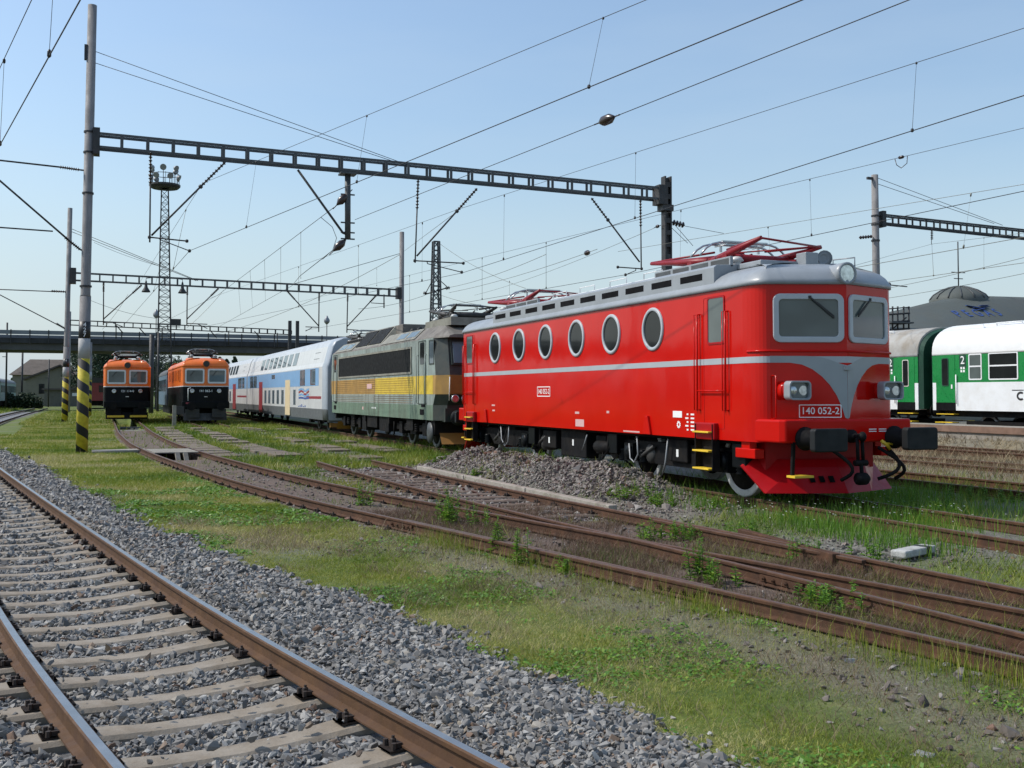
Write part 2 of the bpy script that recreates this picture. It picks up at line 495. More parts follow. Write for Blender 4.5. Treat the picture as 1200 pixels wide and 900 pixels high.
    def plate(self, poly, o, u, v, t):
        """flat outline poly (a, b) in the plane o + a u + b v, given thickness t along u x v"""
        o, u, v = Vector(o), Vector(u), Vector(v)
        w = u.cross(v).normalized()
        a = [o + u * p[0] + v * p[1] for p in poly]
        return self.loft([a, [q + w * t for q in a]])

    def ring_plate(self, outer, inner, o, u, v, t):
        o, u, v = Vector(o), Vector(u), Vector(v)
        w = u.cross(v).normalized()
        P = lambda q, h: o + u * q[0] + v * q[1] + w * h
        n = len(outer)
        vs = [P(q, 0) for q in outer] + [P(q, t) for q in outer] + [P(q, t) for q in inner] + [P(q, 0) for q in inner]
        fs = []
        for j in range(n):
            k2 = (j + 1) % n
            for a in range(3):
                fs.append((a * n + j, a * n + k2, (a + 1) * n + k2, (a + 1) * n + j))
        return self.add(vs, fs)

    def build(self, name, mats, parent=None, bevel=0.0, label=None, cat=None, group=None, kind=None, fix=True, segs=2, origin=None):
        me = bpy.data.meshes.new(name)
        V = np.array(self.v, dtype=float)
        if parent is not None:
            org = world_loc(parent)
        elif origin is not None:
            org = Vector(origin)
        else:
            org = Vector((float(V[:, 0].min() + V[:, 0].max()) / 2, float(V[:, 1].min() + V[:, 1].max()) / 2, float(V[:, 2].min())))
        V -= np.array(org)
        me.from_pydata(V.tolist(), [], self.f)
        if not isinstance(mats, (list, tuple)):
            mats = [mats]
        for m in mats:
            me.materials.append(M[m] if isinstance(m, str) else m)
        me.polygons.foreach_set("material_index", self.mi)
        me.polygons.foreach_set("use_smooth", self.sm)
        if fix:
            bm = bmesh.new(); bm.from_mesh(me)
            bmesh.ops.recalc_face_normals(bm, faces=bm.faces)
            bm.to_mesh(me); bm.free()
        me.update()
        o = bpy.data.objects.new(name, me)
        COL.objects.link(o)
        if parent is not None:
            o.parent = parent
        else:
            o.location = org
        if bevel:
            bv = o.modifiers.new("edge", 'BEVEL')
            bv.width = bevel; bv.segments = segs; bv.limit_method = 'ANGLE'; bv.angle_limit = math.radians(40)
            bv.harden_normals = False
        tag(o, label, cat, group, kind)
        return o


def np_mesh(name, V, F, mat, tint=None, smooth=False, attr_name="tint"):
    """V (n,3), F (m,k) arrays -> object at the world origin"""
    me = bpy.data.meshes.new(name)
    V = np.asarray(V, dtype=np.float32); F = np.asarray(F, dtype=np.int32)
    me.vertices.add(len(V)); me.vertices.foreach_set("co", V.ravel())
    kk = F.shape[1]
    me.loops.add(F.size); me.loops.foreach_set("vertex_index", F.ravel())
    me.polygons.add(len(F))
    me.polygons.foreach_set("loop_start", np.arange(0, F.size, kk, dtype=np.int32))
    me.polygons.foreach_set("loop_total", np.full(len(F), kk, dtype=np.int32))
    me.polygons.foreach_set("use_smooth", np.full(len(F), bool(smooth)))
    me.update(calc_edges=True)
    if tint is not None:
        a = me.attributes.new(attr_name, 'FLOAT', 'POINT')
        a.data.foreach_set("value", np.asarray(tint, dtype=np.float32))
    me.materials.append(M[mat] if isinstance(mat, str) else mat)
    o = bpy.data.objects.new(name, me)
    COL.objects.link(o)
    return o


def text(name, s, size, mat, parent, c, u, v, depth=0.004, align='CENTER', squash=1.0):
    """lettering centred on c, running along u, upright along v"""
    cu = bpy.data.curves.new(name, 'FONT')
    cu.body = s; cu.size = 1.0; cu.align_x = align; cu.align_y = 'CENTER'
    cu.resolution_u = 3; cu.extrude = 0.0; cu.offset = 0.008
    cu.fill_mode = 'BOTH'
    tmp = bpy.data.objects.new(name, cu)
    COL.objects.link(tmp)
    bpy.context.view_layer.update()
    me = bpy.data.meshes.new_from_object(tmp.evaluated_get(bpy.context.evaluated_depsgraph_get()))
    COL.objects.unlink(tmp); bpy.data.objects.remove(tmp)
    u, v = Vector(u).normalized(), Vector(v).normalized()
    w = u.cross(v).normalized()
    c = Vector(c) - world_loc(parent)
    for p in me.vertices:
        x, y = p.co.x * size * squash, p.co.y * size
        p.co = c + u * x + v * y + w * depth
    me.materials.clear(); me.materials.append(M[mat])
    me.name = name
    o = bpy.data.objects.new(name, me)
    COL.objects.link(o); o.parent = parent
    return o


def rrect(w, h, r, n=4, cx=0, cy=0):
    pts = []
    for sx_, sy_, a0 in ((1, 1, 0), (-1, 1, 90), (-1, -1, 180), (1, -1, 270)):
        for i in range(n + 1):
            a = math.radians(a0 + 90 * i / n)
            pts.append((cx + sx_ * (w / 2 - r) + r * math.cos(a), cy + sy_ * (h / 2 - r) + r * math.sin(a)))
    return pts


def copy_tree(o, parent=None):
    c = o.copy(); COL.objects.link(c)
    if parent: c.parent = parent
    for ch in [q for q in o.children]:
        copy_tree(ch, c)
    return c


X, Y, Z = Vector((1, 0, 0)), Vector((0, 1, 0)), Vector((0, 0, 1))
# ------------------------------------------------------------------ terrain helpers
def vnoise(x, y, seed=0):
    xi = np.floor(x).astype(np.int64); yi = np.floor(y).astype(np.int64)
    xf = x - xi; yf = y - yi
    def h(a, b):
        n = (a * 374761393 + b * 668265263 + seed * 1442695041) & 0x7fffffff
        n = ((n ^ (n >> 13)) * 1274126177) & 0x7fffffff
        n = n ^ (n >> 16)
        return (n % 100003) / 100003.0
    u = xf * xf * (3 - 2 * xf); v = yf * yf * (3 - 2 * yf)
    return (h(xi, yi) * (1 - u) + h(xi + 1, yi) * u) * (1 - v) + (h(xi, yi + 1) * (1 - u) + h(xi + 1, yi + 1) * u) * v


def fbm(x, y, scale, seed=0, octs=4):
    t, a, s = 0, 0.5, 0
    for i in range(octs):
        t = t + a * vnoise(x * scale * 2 ** i + 17.3 * i, y * scale * 2 ** i - 9.1 * i, seed + i)
        s += a; a *= 0.5
    return t / s


def sstep(a, b, x):
    t = np.clip((x - a) / (b - a), 0, 1)
    return t * t * (3 - 2 * t)


def smooth_line(pts, y0, y1, width=3.0, step=0.2):
    pts = sorted(pts, key=lambda p: p[1])
    ys = np.arange(y0 - 3 * width, y1 + 3 * width, step)
    py = np.array([p[1] for p in pts]); px = np.array([p[0] for p in pts])
    xs = np.interp(ys, py, px)
    lo, hi = ys < py[0], ys > py[-1]
    xs[lo] = px[0] + (ys[lo] - py[0]) * (px[1] - px[0]) / (py[1] - py[0])
    xs[hi] = px[-1] + (ys[hi] - py[-1]) * (px[-1] - px[-2]) / (py[-1] - py[-2])
    kx = np.arange(-3 * width, 3 * width + step, step)
    ker = np.exp(-0.5 * (kx / width) ** 2); ker /= ker.sum()
    xs = np.convolve(np.pad(xs, len(kx) // 2, mode='edge'), ker, mode='valid')[:len(ys)]
    m = (ys >= y0 - 1e-6) & (ys <= y1 + 1e-6)
    return ys[m], xs[m]


class Line:
    def __init__(self, pts, y0, y1, width=3.0):
        self.y, self.x = smooth_line(pts, y0, y1, width)
        self.sl = np.gradient(self.x, self.y)
    def c(self, y): return np.interp(y, self.y, self.x)
    def slope(self, y): return np.interp(y, self.y, self.sl)
    def d(self, x, y):
        s = self.slope(y)
        return (x - self.c(y)) / np.sqrt(1 + s * s)
    def arc(self, y):
        ds = np.sqrt(np.diff(self.x) ** 2 + np.diff(self.y) ** 2)
        return np.interp(y, self.y, np.concatenate([[0], np.cumsum(ds)]))


# centre lines of the tracks
F_RIGHT = [(2.57, 2.0), (1.79, 5.0), (1.42, 6.76), (0.94, 9.0), (0.21, 13.38), (-0.82, 19.62), (-2.33, 28.97), (-4.3, 42), (-5.5, 55), (-6.45, 80), (-6.8, 110), (-6.9, 160)]
LF = Line([(px_ * .957 - 0.765, py_ * .957 + 0.18) for px_, py_ in F_RIGHT], 1.0, 150, 1.6)
LA = Line([(1.5, 95), (1.5, 76), (1.5, 53), (1.75, 41), (2.25, 33.5), (2.9, 26.6), (3.5, 21.6), (4.0, 18.5), (4.5, 16.3), (4.95, 14), (5.4, 12), (5.78, 10), (6.08, 8.5), (6.36, 7.2), (6.7, 5.5), (7.25, 2.5)], 2.5, 95, 2.0)
LC = Line([(6.0, 95), (6.0, 66), (6.0, 45), (6.15, 30), (6.27, 24), (6.4, 20), (6.62, 16), (6.82, 13.5), (7.05, 10.5), (7.2, 8), (7.32, 5), (7.36, 2)], 2.5, 95, 2.0)
LL = Line([(11.35, 130), (11.35, 40), (11.32, 20), (11.3, 9), (11.3, 4)], 5, 130, 2.0)
LT3 = Line([(16.7, 120), (16.7, 8)], 8, 120)
LT4 = Line([(21.0, 120), (21.0, 8)], 8, 120)
LT5 = Line([(25.2, 120), (25.2, 8)], 8, 120)
LT6 = Line([(29.9, 120), (29.9, 8)], 8, 120)
LN = Line([(-11.4, 150), (-11.4, 60)], 60, 150)

EDGE = Line([(px_ * .955, py_ * .955) for px_, py_ in [(-4.6, 50), (-3.42, 42.37), (-1.52, 30.93), (-0.43, 24.24), (0.40, 18.42), (1.22, 14.66), (1.68, 12.30), (2.03, 11.2), (2.31, 10.15), (2.65, 8.9), (2.80, 7.6), (2.91, 6.84), (2.97, 6.1), (3.10, 5.5), (3.29, 4.8), (3.75, 3)]], 2, 60, 0.6)
TZ = {'F': -0.05, 'R': 0.15}


def ground_z(x, y):
    z = np.full_like(x, -0.165) + 0.035 * (fbm(x, y, 0.35, 3) - 0.5) + 0.018 * (fbm(x, y, 2.2, 8) - 0.5)
    near = (y < 150)
    df = np.abs(LF.d(x, y))
    z = np.where(near, z * (1 - sstep(3.4, 1.75, df)) + sstep(3.4, 1.75, df) * (-0.10), z)
    z = np.where(near, z - 0.085 * sstep(1.12, 0.90, df), z)
    da = LA.d(x, y); dc = LC.d(x, y)
    z = np.where((np.abs(da) < 0.7) & (y > 15) & (y < 95), -0.15 + 0.02 * (fbm(x, y, 3, 4) - 0.5), z)
    # inspection pit mouth in front of the cover boards
    pit = (np.abs(da) < 0.56) & (y > 32.9) & (y < 36.6)
    z = np.where(pit, -0.75, z)
    pit2 = (np.abs(da) < 0.56) & (y > 62) & (y < 95)
    z = np.where(pit2, -0.8, z)
    # heap of spoil beside the red locomotive
    kx = np.interp(y, [15, 26.5], [7.92, 7.62])
    mx = sstep(0.0, 1.3, x - kx) * sstep(3.3, 1.9, x - kx) * sstep(29.0, 26.5, y) * sstep(16.2, 19.0, y)
    z = z + mx * (0.40 + 0.70 * (fbm(x, y, 0.9, 21) - 0.5) + 0.35 * (fbm(x, y, 3.0, 22) - 0.5)) * (0.45 + 0.55 * sstep(16.0, 20.5, y)) + 0.04 * mx * sstep(0, 0.25, x - kx)
    # rising bank to the low platform on the right
    z = z + sstep(17.5, 20.5, x) * 0.08 * (y < 300)
    z = z + sstep(26.0, 27.0, x) * 0.42 * sstep(29.0, 28.4, x) * (y < 130)
    return z


# non-uniform grid: fine where the photo looks, one sheet out to the horizon
gx = np.concatenate([-np.geomspace(2500, 16, 26), np.arange(-15, -5, 0.5), np.arange(-5, 13, 0.11), np.arange(13, 32, 0.3), np.geomspace(32, 2600, 26)])
gy = np.concatenate([[-400, -120, -40, -12, -3, 0.5], np.arange(1.5, 32, 0.11), np.arange(32, 60, 0.25), np.arange(60, 130, 1.0), np.geomspace(131, 3500, 26)])
GX, GY = np.meshgrid(gx, gy)
GZ = ground_z(GX, GY)


SLAB_ROWS = [(3.3, 33.9, 63, 1.05), (5.05, 33.0, 66, 0.95), (7.6, 31.5, 64, 0.9), (9.2, 34.5, 60, 0.8)]


def slab_mask(x, y):
    m = np.zeros_like(x)
    for i, (x0, ya, yb, w) in enumerate(SLAB_ROWS):
        xc = x0 + (np.clip(40 - y, 0, None) * 0.045 if i < 2 else 0)
        m = np.maximum(m, ((np.abs(x - xc) < w / 2 + .08) & (y > ya) & (y < yb)) * (1.0 if i < 2 else .75))
    return m


def cover(x, y):
    """how the yard is covered: lawn, ballast, rusty soil, straw (0..1 each); the rest is grey dust and chippings"""
    n1 = fbm(x, y, 0.45, 31); n2 = fbm(x, y, 1.7, 32); n3 = fbm(x, y, 0.18, 33)
    e = EDGE.c(y) + (n2 - 0.5) * 0.55
    e = np.where(y > 48, np.minimum(e, LF.c(np.minimum(y, 149)) + 1.9 + np.clip(55 - y, 0, 7) * .25), e)
    df = LF.d(x, y); da = LA.d(x, y); dc = LC.d(x, y); dl = LL.d(x, y)
    ball = np.where((x < e) & (df > -3.0), 1.0, 0.0)
    ball = np.where((y > 50) & (np.abs(df) > 1.9), 0, ball)
    ball = np.where(y > 150, 0, ball)
    left = (df < -3.0)
    lawn = np.where((x > e) & (da < -0.95), 1.0, 0.0)
    bx = np.interp(y, [3, 5.9, 6.9, 8.5, 9.6, 11, 12.6, 16], [5.1, 4.95, 4.85, 4.75, 4.5, 4.25, 3.9, 3.5])
    bare = np.exp(-((x - bx) / (0.55 + 0.35 * n1)) ** 2) * sstep(17.5, 12.5, y)
    lawn = lawn * np.clip(1.15 - bare * (0.62 + 0.6 * n2), 0, 1)
    lawn = lawn * np.clip(0.55 + (n1 - 0.33) * 2.4, 0.25, 1)
    lawn = np.where((da >= -0.95) & (da < -0.7), 0.35 * n2 + 0.1, lawn)
    inA = (np.abs(da) < 0.95); inC = (np.abs(dc) < 0.95)
    soil = np.where((inA | inC) & (y < 60), 0.9, 0.0)
    lawn = np.where(inA & (y > 15), 0.12 * (n2 > 0.55), lawn)
    lawn = np.where((inA | inC | ((da > 0) & (dc < 0))) & (y <= 15), np.clip((n1 - 0.45) * 3, 0, 0.5), lawn)
    ball = np.where(inC & (y > 15.0) & (y < 27.5), 0.8, ball)
    # between the yard tracks further back: grass with slabs
    mid = (da > 0.95) & (x < 13.2) & (y > 27.5)
    lawn = np.where(mid, np.clip(0.55 + (n1 - 0.38) * 2.4, 0.1, 0.95), lawn)
    lawn = np.where((da > 0.95) & (dc < -0.95) & (y > 15) & (y <= 27.5), np.clip((n1 - 0.35) * 2.2, 0, 0.7), lawn)
    # beside and under the red locomotive
    rt = (dc > 0.95) & (x < 14.5) & (y <= 27.5)
    lawn = np.where(rt, np.clip((n1 - 0.47) * 3.2 + 0.25 * sstep(17, 13, y), 0, 0.8), lawn)
    lawn = np.where(rt & (y > 16.5) & (x < 10.5), lawn * 0.25, lawn)
    rr = (x >= 14.5) & (y < 130)
    lawn = np.where(rr, np.clip((n1 - 0.42) * 2.2, 0, 0.6) * sstep(20.0, 16.5, x), lawn)
    straw = np.where(x > 17.3, np.clip(0.3 + 1.4 * (n2 - 0.3), 0.2, 1) * sstep(17.3, 18.6, x) * sstep(28, 26.5, x), 0.0)
    straw = np.where(lawn > 0.2, straw * 0.5, straw)
    straw = np.maximum(straw, bare * 0.30 * ((x > e) & (da < -0.8)))
    straw = np.maximum(straw, np.clip((n2 - 0.47) * 2.0, 0, .45) * ((x > e) & (da < -0.9)))
    sm = slab_mask(x, y)
    lawn = lawn * (1 - .93 * sm * (n2 < .64))
    lawn = np.where(df < -1.9, np.where(y > 50, np.clip(0.6 + (n1 - 0.4) * 2, 0.2, 1), 0.0), lawn)
    ball = np.where(left & (y < 45), 0.6, ball)
    lawn = np.where((y >= 130), np.clip(0.75 + (n3 - 0.4) * 2, 0.4, 1), lawn)
    lawn = np.where((y > 62) & (y < 130) & (x < 14) & (np.abs(df) > 1.9), np.clip(.85 + (n1 - .4), .6, 1), lawn)
    return lawn, ball, soil, straw


gl, gb, gs, gw = cover(GX, GY)
k = NT("yard ground")
at = k.n("ShaderNodeAttribute", attribute_name="cover")
sep = k.n("ShaderNodeSeparateColor")
k.l(at.outputs["Color"], sep.inputs[0])
pos = k.n("ShaderNodeNewGeometry").outputs["Position"]
dust = k.ramp(k.noise(5, 8, 0.7, pos), [(0.25, (0.085, 0.081, 0.062)), (0.5, (0.155, 0.149, 0.12)), (0.75, (0.25, 0.242, 0.205))])
speck = k.ramp(k.noise(38, 3, 0.6, pos), [(0.35, 0.45), (0.65, 1.25)])
dust = k.mix(1.0, dust, speck, 'MULTIPLY')
vor = k.n("ShaderNodeTexVoronoi"); vor.inputs["Scale"].default_value = 17
k.l(pos, vor.inputs["Vector"])
sv = k.n("ShaderNodeSeparateColor"); k.l(vor.outputs["Color"], sv.inputs[0])
ballc = k.ramp(sv.outputs[0], [(0.0, (0.08, 0.08, 0.082)), (0.5, (0.17, 0.175, 0.185)), (0.85, (0.27, 0.275, 0.28)), (1.0, (0.19, 0.15, 0.11))])
soilc = k.ramp(k.noise(9, 8, 0.7, pos), [(0.3, (0.055, 0.036, 0.027)), (0.55, (0.12, 0.08, 0.06)), (0.75, (0.20, 0.16, 0.13))])
grassc = k.ramp(k.noise(3, 8, 0.7, pos), [(0.3, (0.04, 0.075, 0.005)), (0.55, (0.10, 0.135, 0.012)), (0.75, (0.19, 0.185, 0.036))])
strawc = k.ramp(k.noise(7, 8, 0.7, pos), [(0.3, (0.13, 0.105, 0.065)), (0.6, (0.26, 0.215, 0.13)), (0.8, (0.36, 0.31, 0.20))])
c = k.mix(sep.outputs[2], dust, soilc)
c = k.mix(sep.outputs[1], c, ballc)
c = k.mix(at.outputs["Alpha"], c, strawc)
c = k.mix(sep.outputs[0], c, grassc)
k.l(c, k.b.inputs["Base Color"])
k.b.inputs["Roughness"].default_value = 0.95
k.bump(k.noise(24, 8, 0.75, pos), 0.6, 0.03)
M['ground'] = k.m

nyy, nxx = GX.shape
V = np.stack([GX, GY, GZ], -1).reshape(-1, 3)
ii = np.arange(nyy * nxx).reshape(nyy, nxx)
Fq = np.stack([ii[:-1, :-1], ii[:-1, 1:], ii[1:, 1:], ii[1:, :-1]], -1).reshape(-1, 4)
ground = np_mesh("ground", V, Fq, 'ground', smooth=True)
att = ground.data.attributes.new("cover", 'FLOAT_COLOR', 'POINT')
att.data.foreach_set("color", np.stack([gl, gb, gs, gw], -1).reshape(-1).astype(np.float32))
tag(ground, kind="structure")


# ------------------------------------------------------------------ tracks
RAILP = [(-0.068, -0.165), (0.068, -0.165), (0.068, -0.153), (0.016, -0.135), (0.010, -0.05), (0.034, -0.038), (0.036, -0.010), (0.026, 0.0), (-0.026, 0.0), (-0.036, -0.010), (-0.034, -0.038), (-0.010, -0.05), (-0.016, -0.135), (-0.068, -0.153)]


def rail_mesh(line, off, y0, y1, ztop, name, parent, side='rail_rust', head='rail_top_dull', label=None, dz=0.0, hs=1.0):
    ys = [y0]
    while ys[-1] < y1:
        ys.append(min(y1, ys[-1] + max(0.25, ys[-1] * 0.03)))
    mb = MB()
    rings = []
    for y in ys:
        s = float(line.slope(y)); L = math.sqrt(1 + s * s)
        nx, ny = 1 / L, -s / L
        cx = float(line.c(y))
        rings.append([(cx + nx * (off + a * (.5 + .5 * hs)), y + ny * (off + a * (.5 + .5 * hs)), ztop + b * hs + dz) for a, b in RAILP])
    mb.loft(rings)
    nseg = len(RAILP)
    for i in range(len(mb.f)):
        if i < (len(rings) - 1) * nseg and (i % nseg) == 7:
            mb.mi[i] = 1
    return mb.build(name, [side, head], parent, label=label)


def track(line, label, y0, y1, ztop, sl=None, smat='sleeper_conc', spacing=0.62, slen=2.5, side='rail_rust', head='rail_top_dull', stop=-0.012, fast=True, dz=0.0, hs=1.0):
    t = thing("railway_track", (float(line.c(y0)), y0, ztop - 0.17), label, "railway track", "tracks across the yard")
    for off in (-0.755, 0.755):
        rail_mesh(line, off, y0, y1, ztop, "rail", t, side, head, dz=dz, hs=hs)
    if sl:
        proto = None
        a0, a1 = float(line.arc(sl[0])), float(line.arc(sl[1]))
        n = int((a1 - a0) / spacing)
        arcs = a0 + np.arange(n) * spacing
        ytab = line.arc(line.y)
        for i, a in enumerate(arcs[:99]):
            y = float(np.interp(a, ytab, line.y))
            s = float(line.slope(y))
            loc = Vector((float(line.c(y)), y, ztop - 0.165 * hs))
            if proto is None:
                mb = MB()
                hw = 0.13
                rings_ = []
                for u_ in (-1.0, -.985, -.62, -.48, -.25, 0, .25, .48, .62, .985, 1.0):
                    dip = 0.045 * max(0.0, 1 - (abs(u_) / .56) ** 2) if smat == 'sleeper_conc' else 0.0
                    wd = hw * (.86 if abs(u_) < .4 and smat == 'sleeper_conc' else 1.0); e_ = .02 if abs(u_) == 1 else 0
                    xx_ = u_ * slen / 2; zt_ = stop - dip - e_
                    rings_.append([(xx_, -wd, -.17), (xx_, wd, -.17), (xx_, wd, zt_ - .022), (xx_, wd - .03, zt_), (xx_, -wd + .03, zt_), (xx_, -wd, zt_ - .022)])
                mb.loft(rings_)
                me_o = mb.build("sleeper", smat, None, origin=(0, 0, 0))
                proto = me_o
                if fast:
                    fb = MB()
                    for sgn in (-1, 1):
                        fb.box(-0.17, 0.17, -0.085, 0.085, stop + 0.001, stop + 0.014)
                        fb.box(sgn * 0.075 - 0.012 if sgn > 0 else -0.12, 0.12 if sgn > 0 else -0.063, -0.05, 0.05, stop + 0.013, stop + 0.045)
                        fb.lathe((sgn * 0.105, 0.0, stop + 0.03), (0, 0, 1), [(0.02, 0), (0.02, 0.035), (0.011, 0.04), (0.011, 0.055)], 6, smooth=False)
                        fb.lathe((sgn * 0.13, 0.06, stop + 0.005), (0, 0, 1), [(0.018, 0), (0.018, 0.05)], 6, smooth=False)
                        fb.lathe((sgn * 0.13, -0.06, stop + 0.005), (0, 0, 1), [(0.018, 0), (0.018, 0.05)], 6, smooth=False)
                    fo = fb.build("fastening", 'fastener', None, origin=(0, 0, 0))
                    fmesh = fo.data
                    for v_ in fmesh.vertices:
                        v_.co.x *= .86; v_.co.y *= .8; v_.co.z = stop + (v_.co.z - stop) * .85
                    bpy.data.objects.remove(fo)
                smesh = proto.data
                bpy.data.objects.remove(proto); proto = True
            o = bpy.data.objects.new("sleeper", smesh); COL.objects.link(o); o.parent = t
            o.location = loc - Vector(t.location)
            o.rotation_euler = (0, random.uniform(-0.006, 0.006), -math.atan(s) + random.uniform(-0.015, 0.015))
            o.location.z += random.uniform(-0.008, 0.004)
            if fast:
                for off in (-0.755, 0.755):
                    q = bpy.data.objects.new("fastening", fmesh); COL.objects.link(q); q.parent = o
                    q.location = (off, 0, 0)
    return t


F_SLEEP = (1.3, 46)
track(LF, "nearest track with bright worn rail heads on brown concrete sleepers in grey ballast", 1.2, 150, 0.03, F_SLEEP, 'sleeper_conc', 0.62, side='rail_brown', head='rail_top', hs=.84)
ta = track(LA, "rusty track curving from the left orange locomotive down through the grass", 2.6, 95, 0.0, (15.2, 32.4), 'sleeper_wood', 0.66, side='rail_rust', dz=0.003, hs=.86)
track(LC, "rusty switch track with tarred timber sleepers beside the concrete kerb of the spoil heap", 2.6, 28.6, 0.0, (15.4, 27.0), 'sleeper_wood', 0.66, side='rail_rust', stop=0.028, hs=.86)
track(LC, "overgrown track emerging from the grass under the right orange locomotive", 62, 95, 0.0)
track(LL, "overgrown track the red locomotive stands on", 6, 130, 0.0)
track(LT3, "overgrown track in the grass just right of the red locomotive", 9, 120, 0.0)
track(LT4, "brown track amid yellow straw between two overgrown tracks", 9, 120, 0.03)
track(LT5, "rusty track at the foot of the low platform before the green coaches", 9, 120, 0.1)
track(LT6, "track under the green and white coaches", 9, 120, 0.15)
track(LN, "far left track in the grass below the bridge", 60, 150, 0.0)

# bolted fishplates at two rail joints of the switch
for ln, off, yj in ((LA, -.755, 9.15), (LA, .755, 10.2), (LC, -.755, 9.0), (LA, -.755, 14.9), (LC, .755, 12.9)):
    for sd_ in (-1, 1):
        s_ = float(ln.slope(yj)); d_ = Vector((s_, 1, 0)).normalized(); n_ = Vector((d_.y, -d_.x, 0))
        c_ = Vector((float(ln.c(yj)), yj, -.075)) + n_ * (off + sd_ * .028)
        mb = MB(); mb.obox(c_, d_, n_, Z, .33, .012, .031)
        for q in (-.25, -.1, .1, .25):
            mb.lathe(c_ + d_ * q, n_ * sd_, [(.02, 0), (.02, .035), (.011, .036), (.011, .05)], 6, smooth=False)
        mb.build("fishplate", 'rail_rust', ta)
# check rail and point blades of the switch between the two rusty tracks
ck = MB()
mbx = MB()
rail_mesh(LA, -0.66, 8.8, 15.0, 0.0, "guard_rail", ta, 'rail_rust', 'rail_top_dull', label="short rusty guard rail inside the outer rail", dz=-0.006, hs=.86)
rail_mesh(LC, 0.66, 9.4, 13.6, 0.0, "guard_rail", ta, 'rail_rust', 'rail_top_dull', dz=-0.006, hs=.86)

# ------------------------------------------------------------------ pit cover boards, slabs, kerbs
t = thing("pit_cover", (2.3, 35.4, -0.12), "grey timber cover boards over the inspection pit between the rusty rails", "pit cover")
mb = MB()
cx = [float(LA.c(y)) for y in (34.5, 36.9)]
for i in range(5):
    y0 = 34.55 + i * 0.47
    c0 = float(LA.c(y0)); c1 = float(LA.c(y0 + 0.44))
    mb.add([(c0 - .66, y0, -.03), (c0 + .66, y0, -.03), (c1 + .66, y0 + .44, -.03), (c1 - .66, y0 + .44, -.03),
            (c0 - .66, y0, .0), (c0 + .66, y0, .0), (c1 + .66, y0 + .44, .0), (c1 - .66, y0 + .44, .0)],
           [(0, 3, 2, 1), (4, 5, 6, 7), (0, 1, 5, 4), (1, 2, 6, 5), (2, 3, 7, 6), (3, 0, 4, 7)])
mb.build("deck_board", 'wood_pale', t)
for dx in (-0.02, 0.22):
    mb = MB(); c0 = float(LA.c(34.3))
    mb.bar((c0 + dx, 34.45, -0.02), (c0 + dx + 0.08, 34.0, -0.62), 0.13, 0.09)
    mb.build("prop", 'wood_pale', t)
t = thing("pit_rail", (1.5, 63.5, -0.1), "low steel end frame across the pit mouth before the left orange locomotive", "pit frame")
mb = MB()
mb.box(0.95, 2.05, 63.2, 63.4, -0.12, -0.03); mb.build("crossbar", 'steel_grey', t)
mb = MB(); mb.box(1.75, 1.95, 63.05, 63.2, -0.75, -0.1); mb.box(1.5, 1.65, 63.05, 63.2, -0.75, -0.1); mb.build("post", 'wood_pale', t)


def slab(cx_, cy_, lx, ly, rot, zt, label, group, mat='slab', h=0.1):
    mb = MB()
    m = Matrix.Translation((cx_, cy_, zt)) @ Matrix.Rotation(rot, 4, 'Z') @ Matrix.Rotation(random.uniform(-.012, .012), 4, 'Y')
    mb.box(-lx / 2, lx / 2, -ly / 2, ly / 2, -h, 0, m)
    return mb.build("concrete_slab", mat, None, bevel=0.012, label=label, cat="slab", group=group)


rows = SLAB_ROWS
rn = ["brown concrete slab of the footway right beside the curving rusty track", "worn slab of the grassy footway left of the right orange locomotive's track",
      "half overgrown slab between the yard track and the train of the white coach", "mossy slab in the grass close to the green locomotive's track"]
for ri, (x0, ya, yb, w) in enumerate(rows):
    y = ya
    while y < yb:
        L = 1.45
        xx = x0 - max(0, (float(LA.c(y)) - 2.3)) * 0 + (max(0.0, 40 - y) * 0.045 if ri < 2 else 0)
        if (ri == 0 and random.random() < .93) or (ri == 1 and random.random() < .66) or random.random() < 0.42:
            slab(xx + random.uniform(-.06, .06), y + L / 2, w * random.uniform(.82, 1.05), L * random.uniform(.9, .99), random.uniform(-.04, .04) + (0.05 if y < 40 and ri < 2 else 0), -0.085 + random.uniform(-.03, .02), rn[ri], "slabs of the footways between the tracks")
        y += L
slab(0.55, 38.3, 1.7, 1.0, 0.03, -0.08, "grey slab in the grass at the foot of the nearest striped mast", "slabs of the footways between the tracks", 'concrete')
for i in range(3):
    ya, yb = 15.75 + i * 3.5, 15.75 + (i + 1) * 3.5 - 0.05
    xa, xb = np.interp([ya, yb], [15.75, 26.3], [7.80, 7.52])
    mb = MB()
    zt = -0.02 + random.uniform(-.012, .012)
    mb.add([(xa, ya, -.3), (xa + .16, ya, -.3), (xb + .16, yb, -.3), (xb, yb, -.3), (xa, ya, zt), (xa + .16, ya, zt), (xb + .16, yb, zt), (xb, yb, zt)],
           [(0, 3, 2, 1), (4, 5, 6, 7), (0, 1, 5, 4), (1, 2, 6, 5), (2, 3, 7, 6), (3, 0, 4, 7)])
    mb.build("kerb_slab", 'concrete', None, bevel=0.012, label=["nearest concrete kerb slab at the foot of the spoil heap", "middle concrete kerb slab at the foot of the spoil heap", "farthest concrete kerb slab at the foot of the spoil heap"][i], cat="kerb slab", group="kerb slabs holding back the spoil heap")

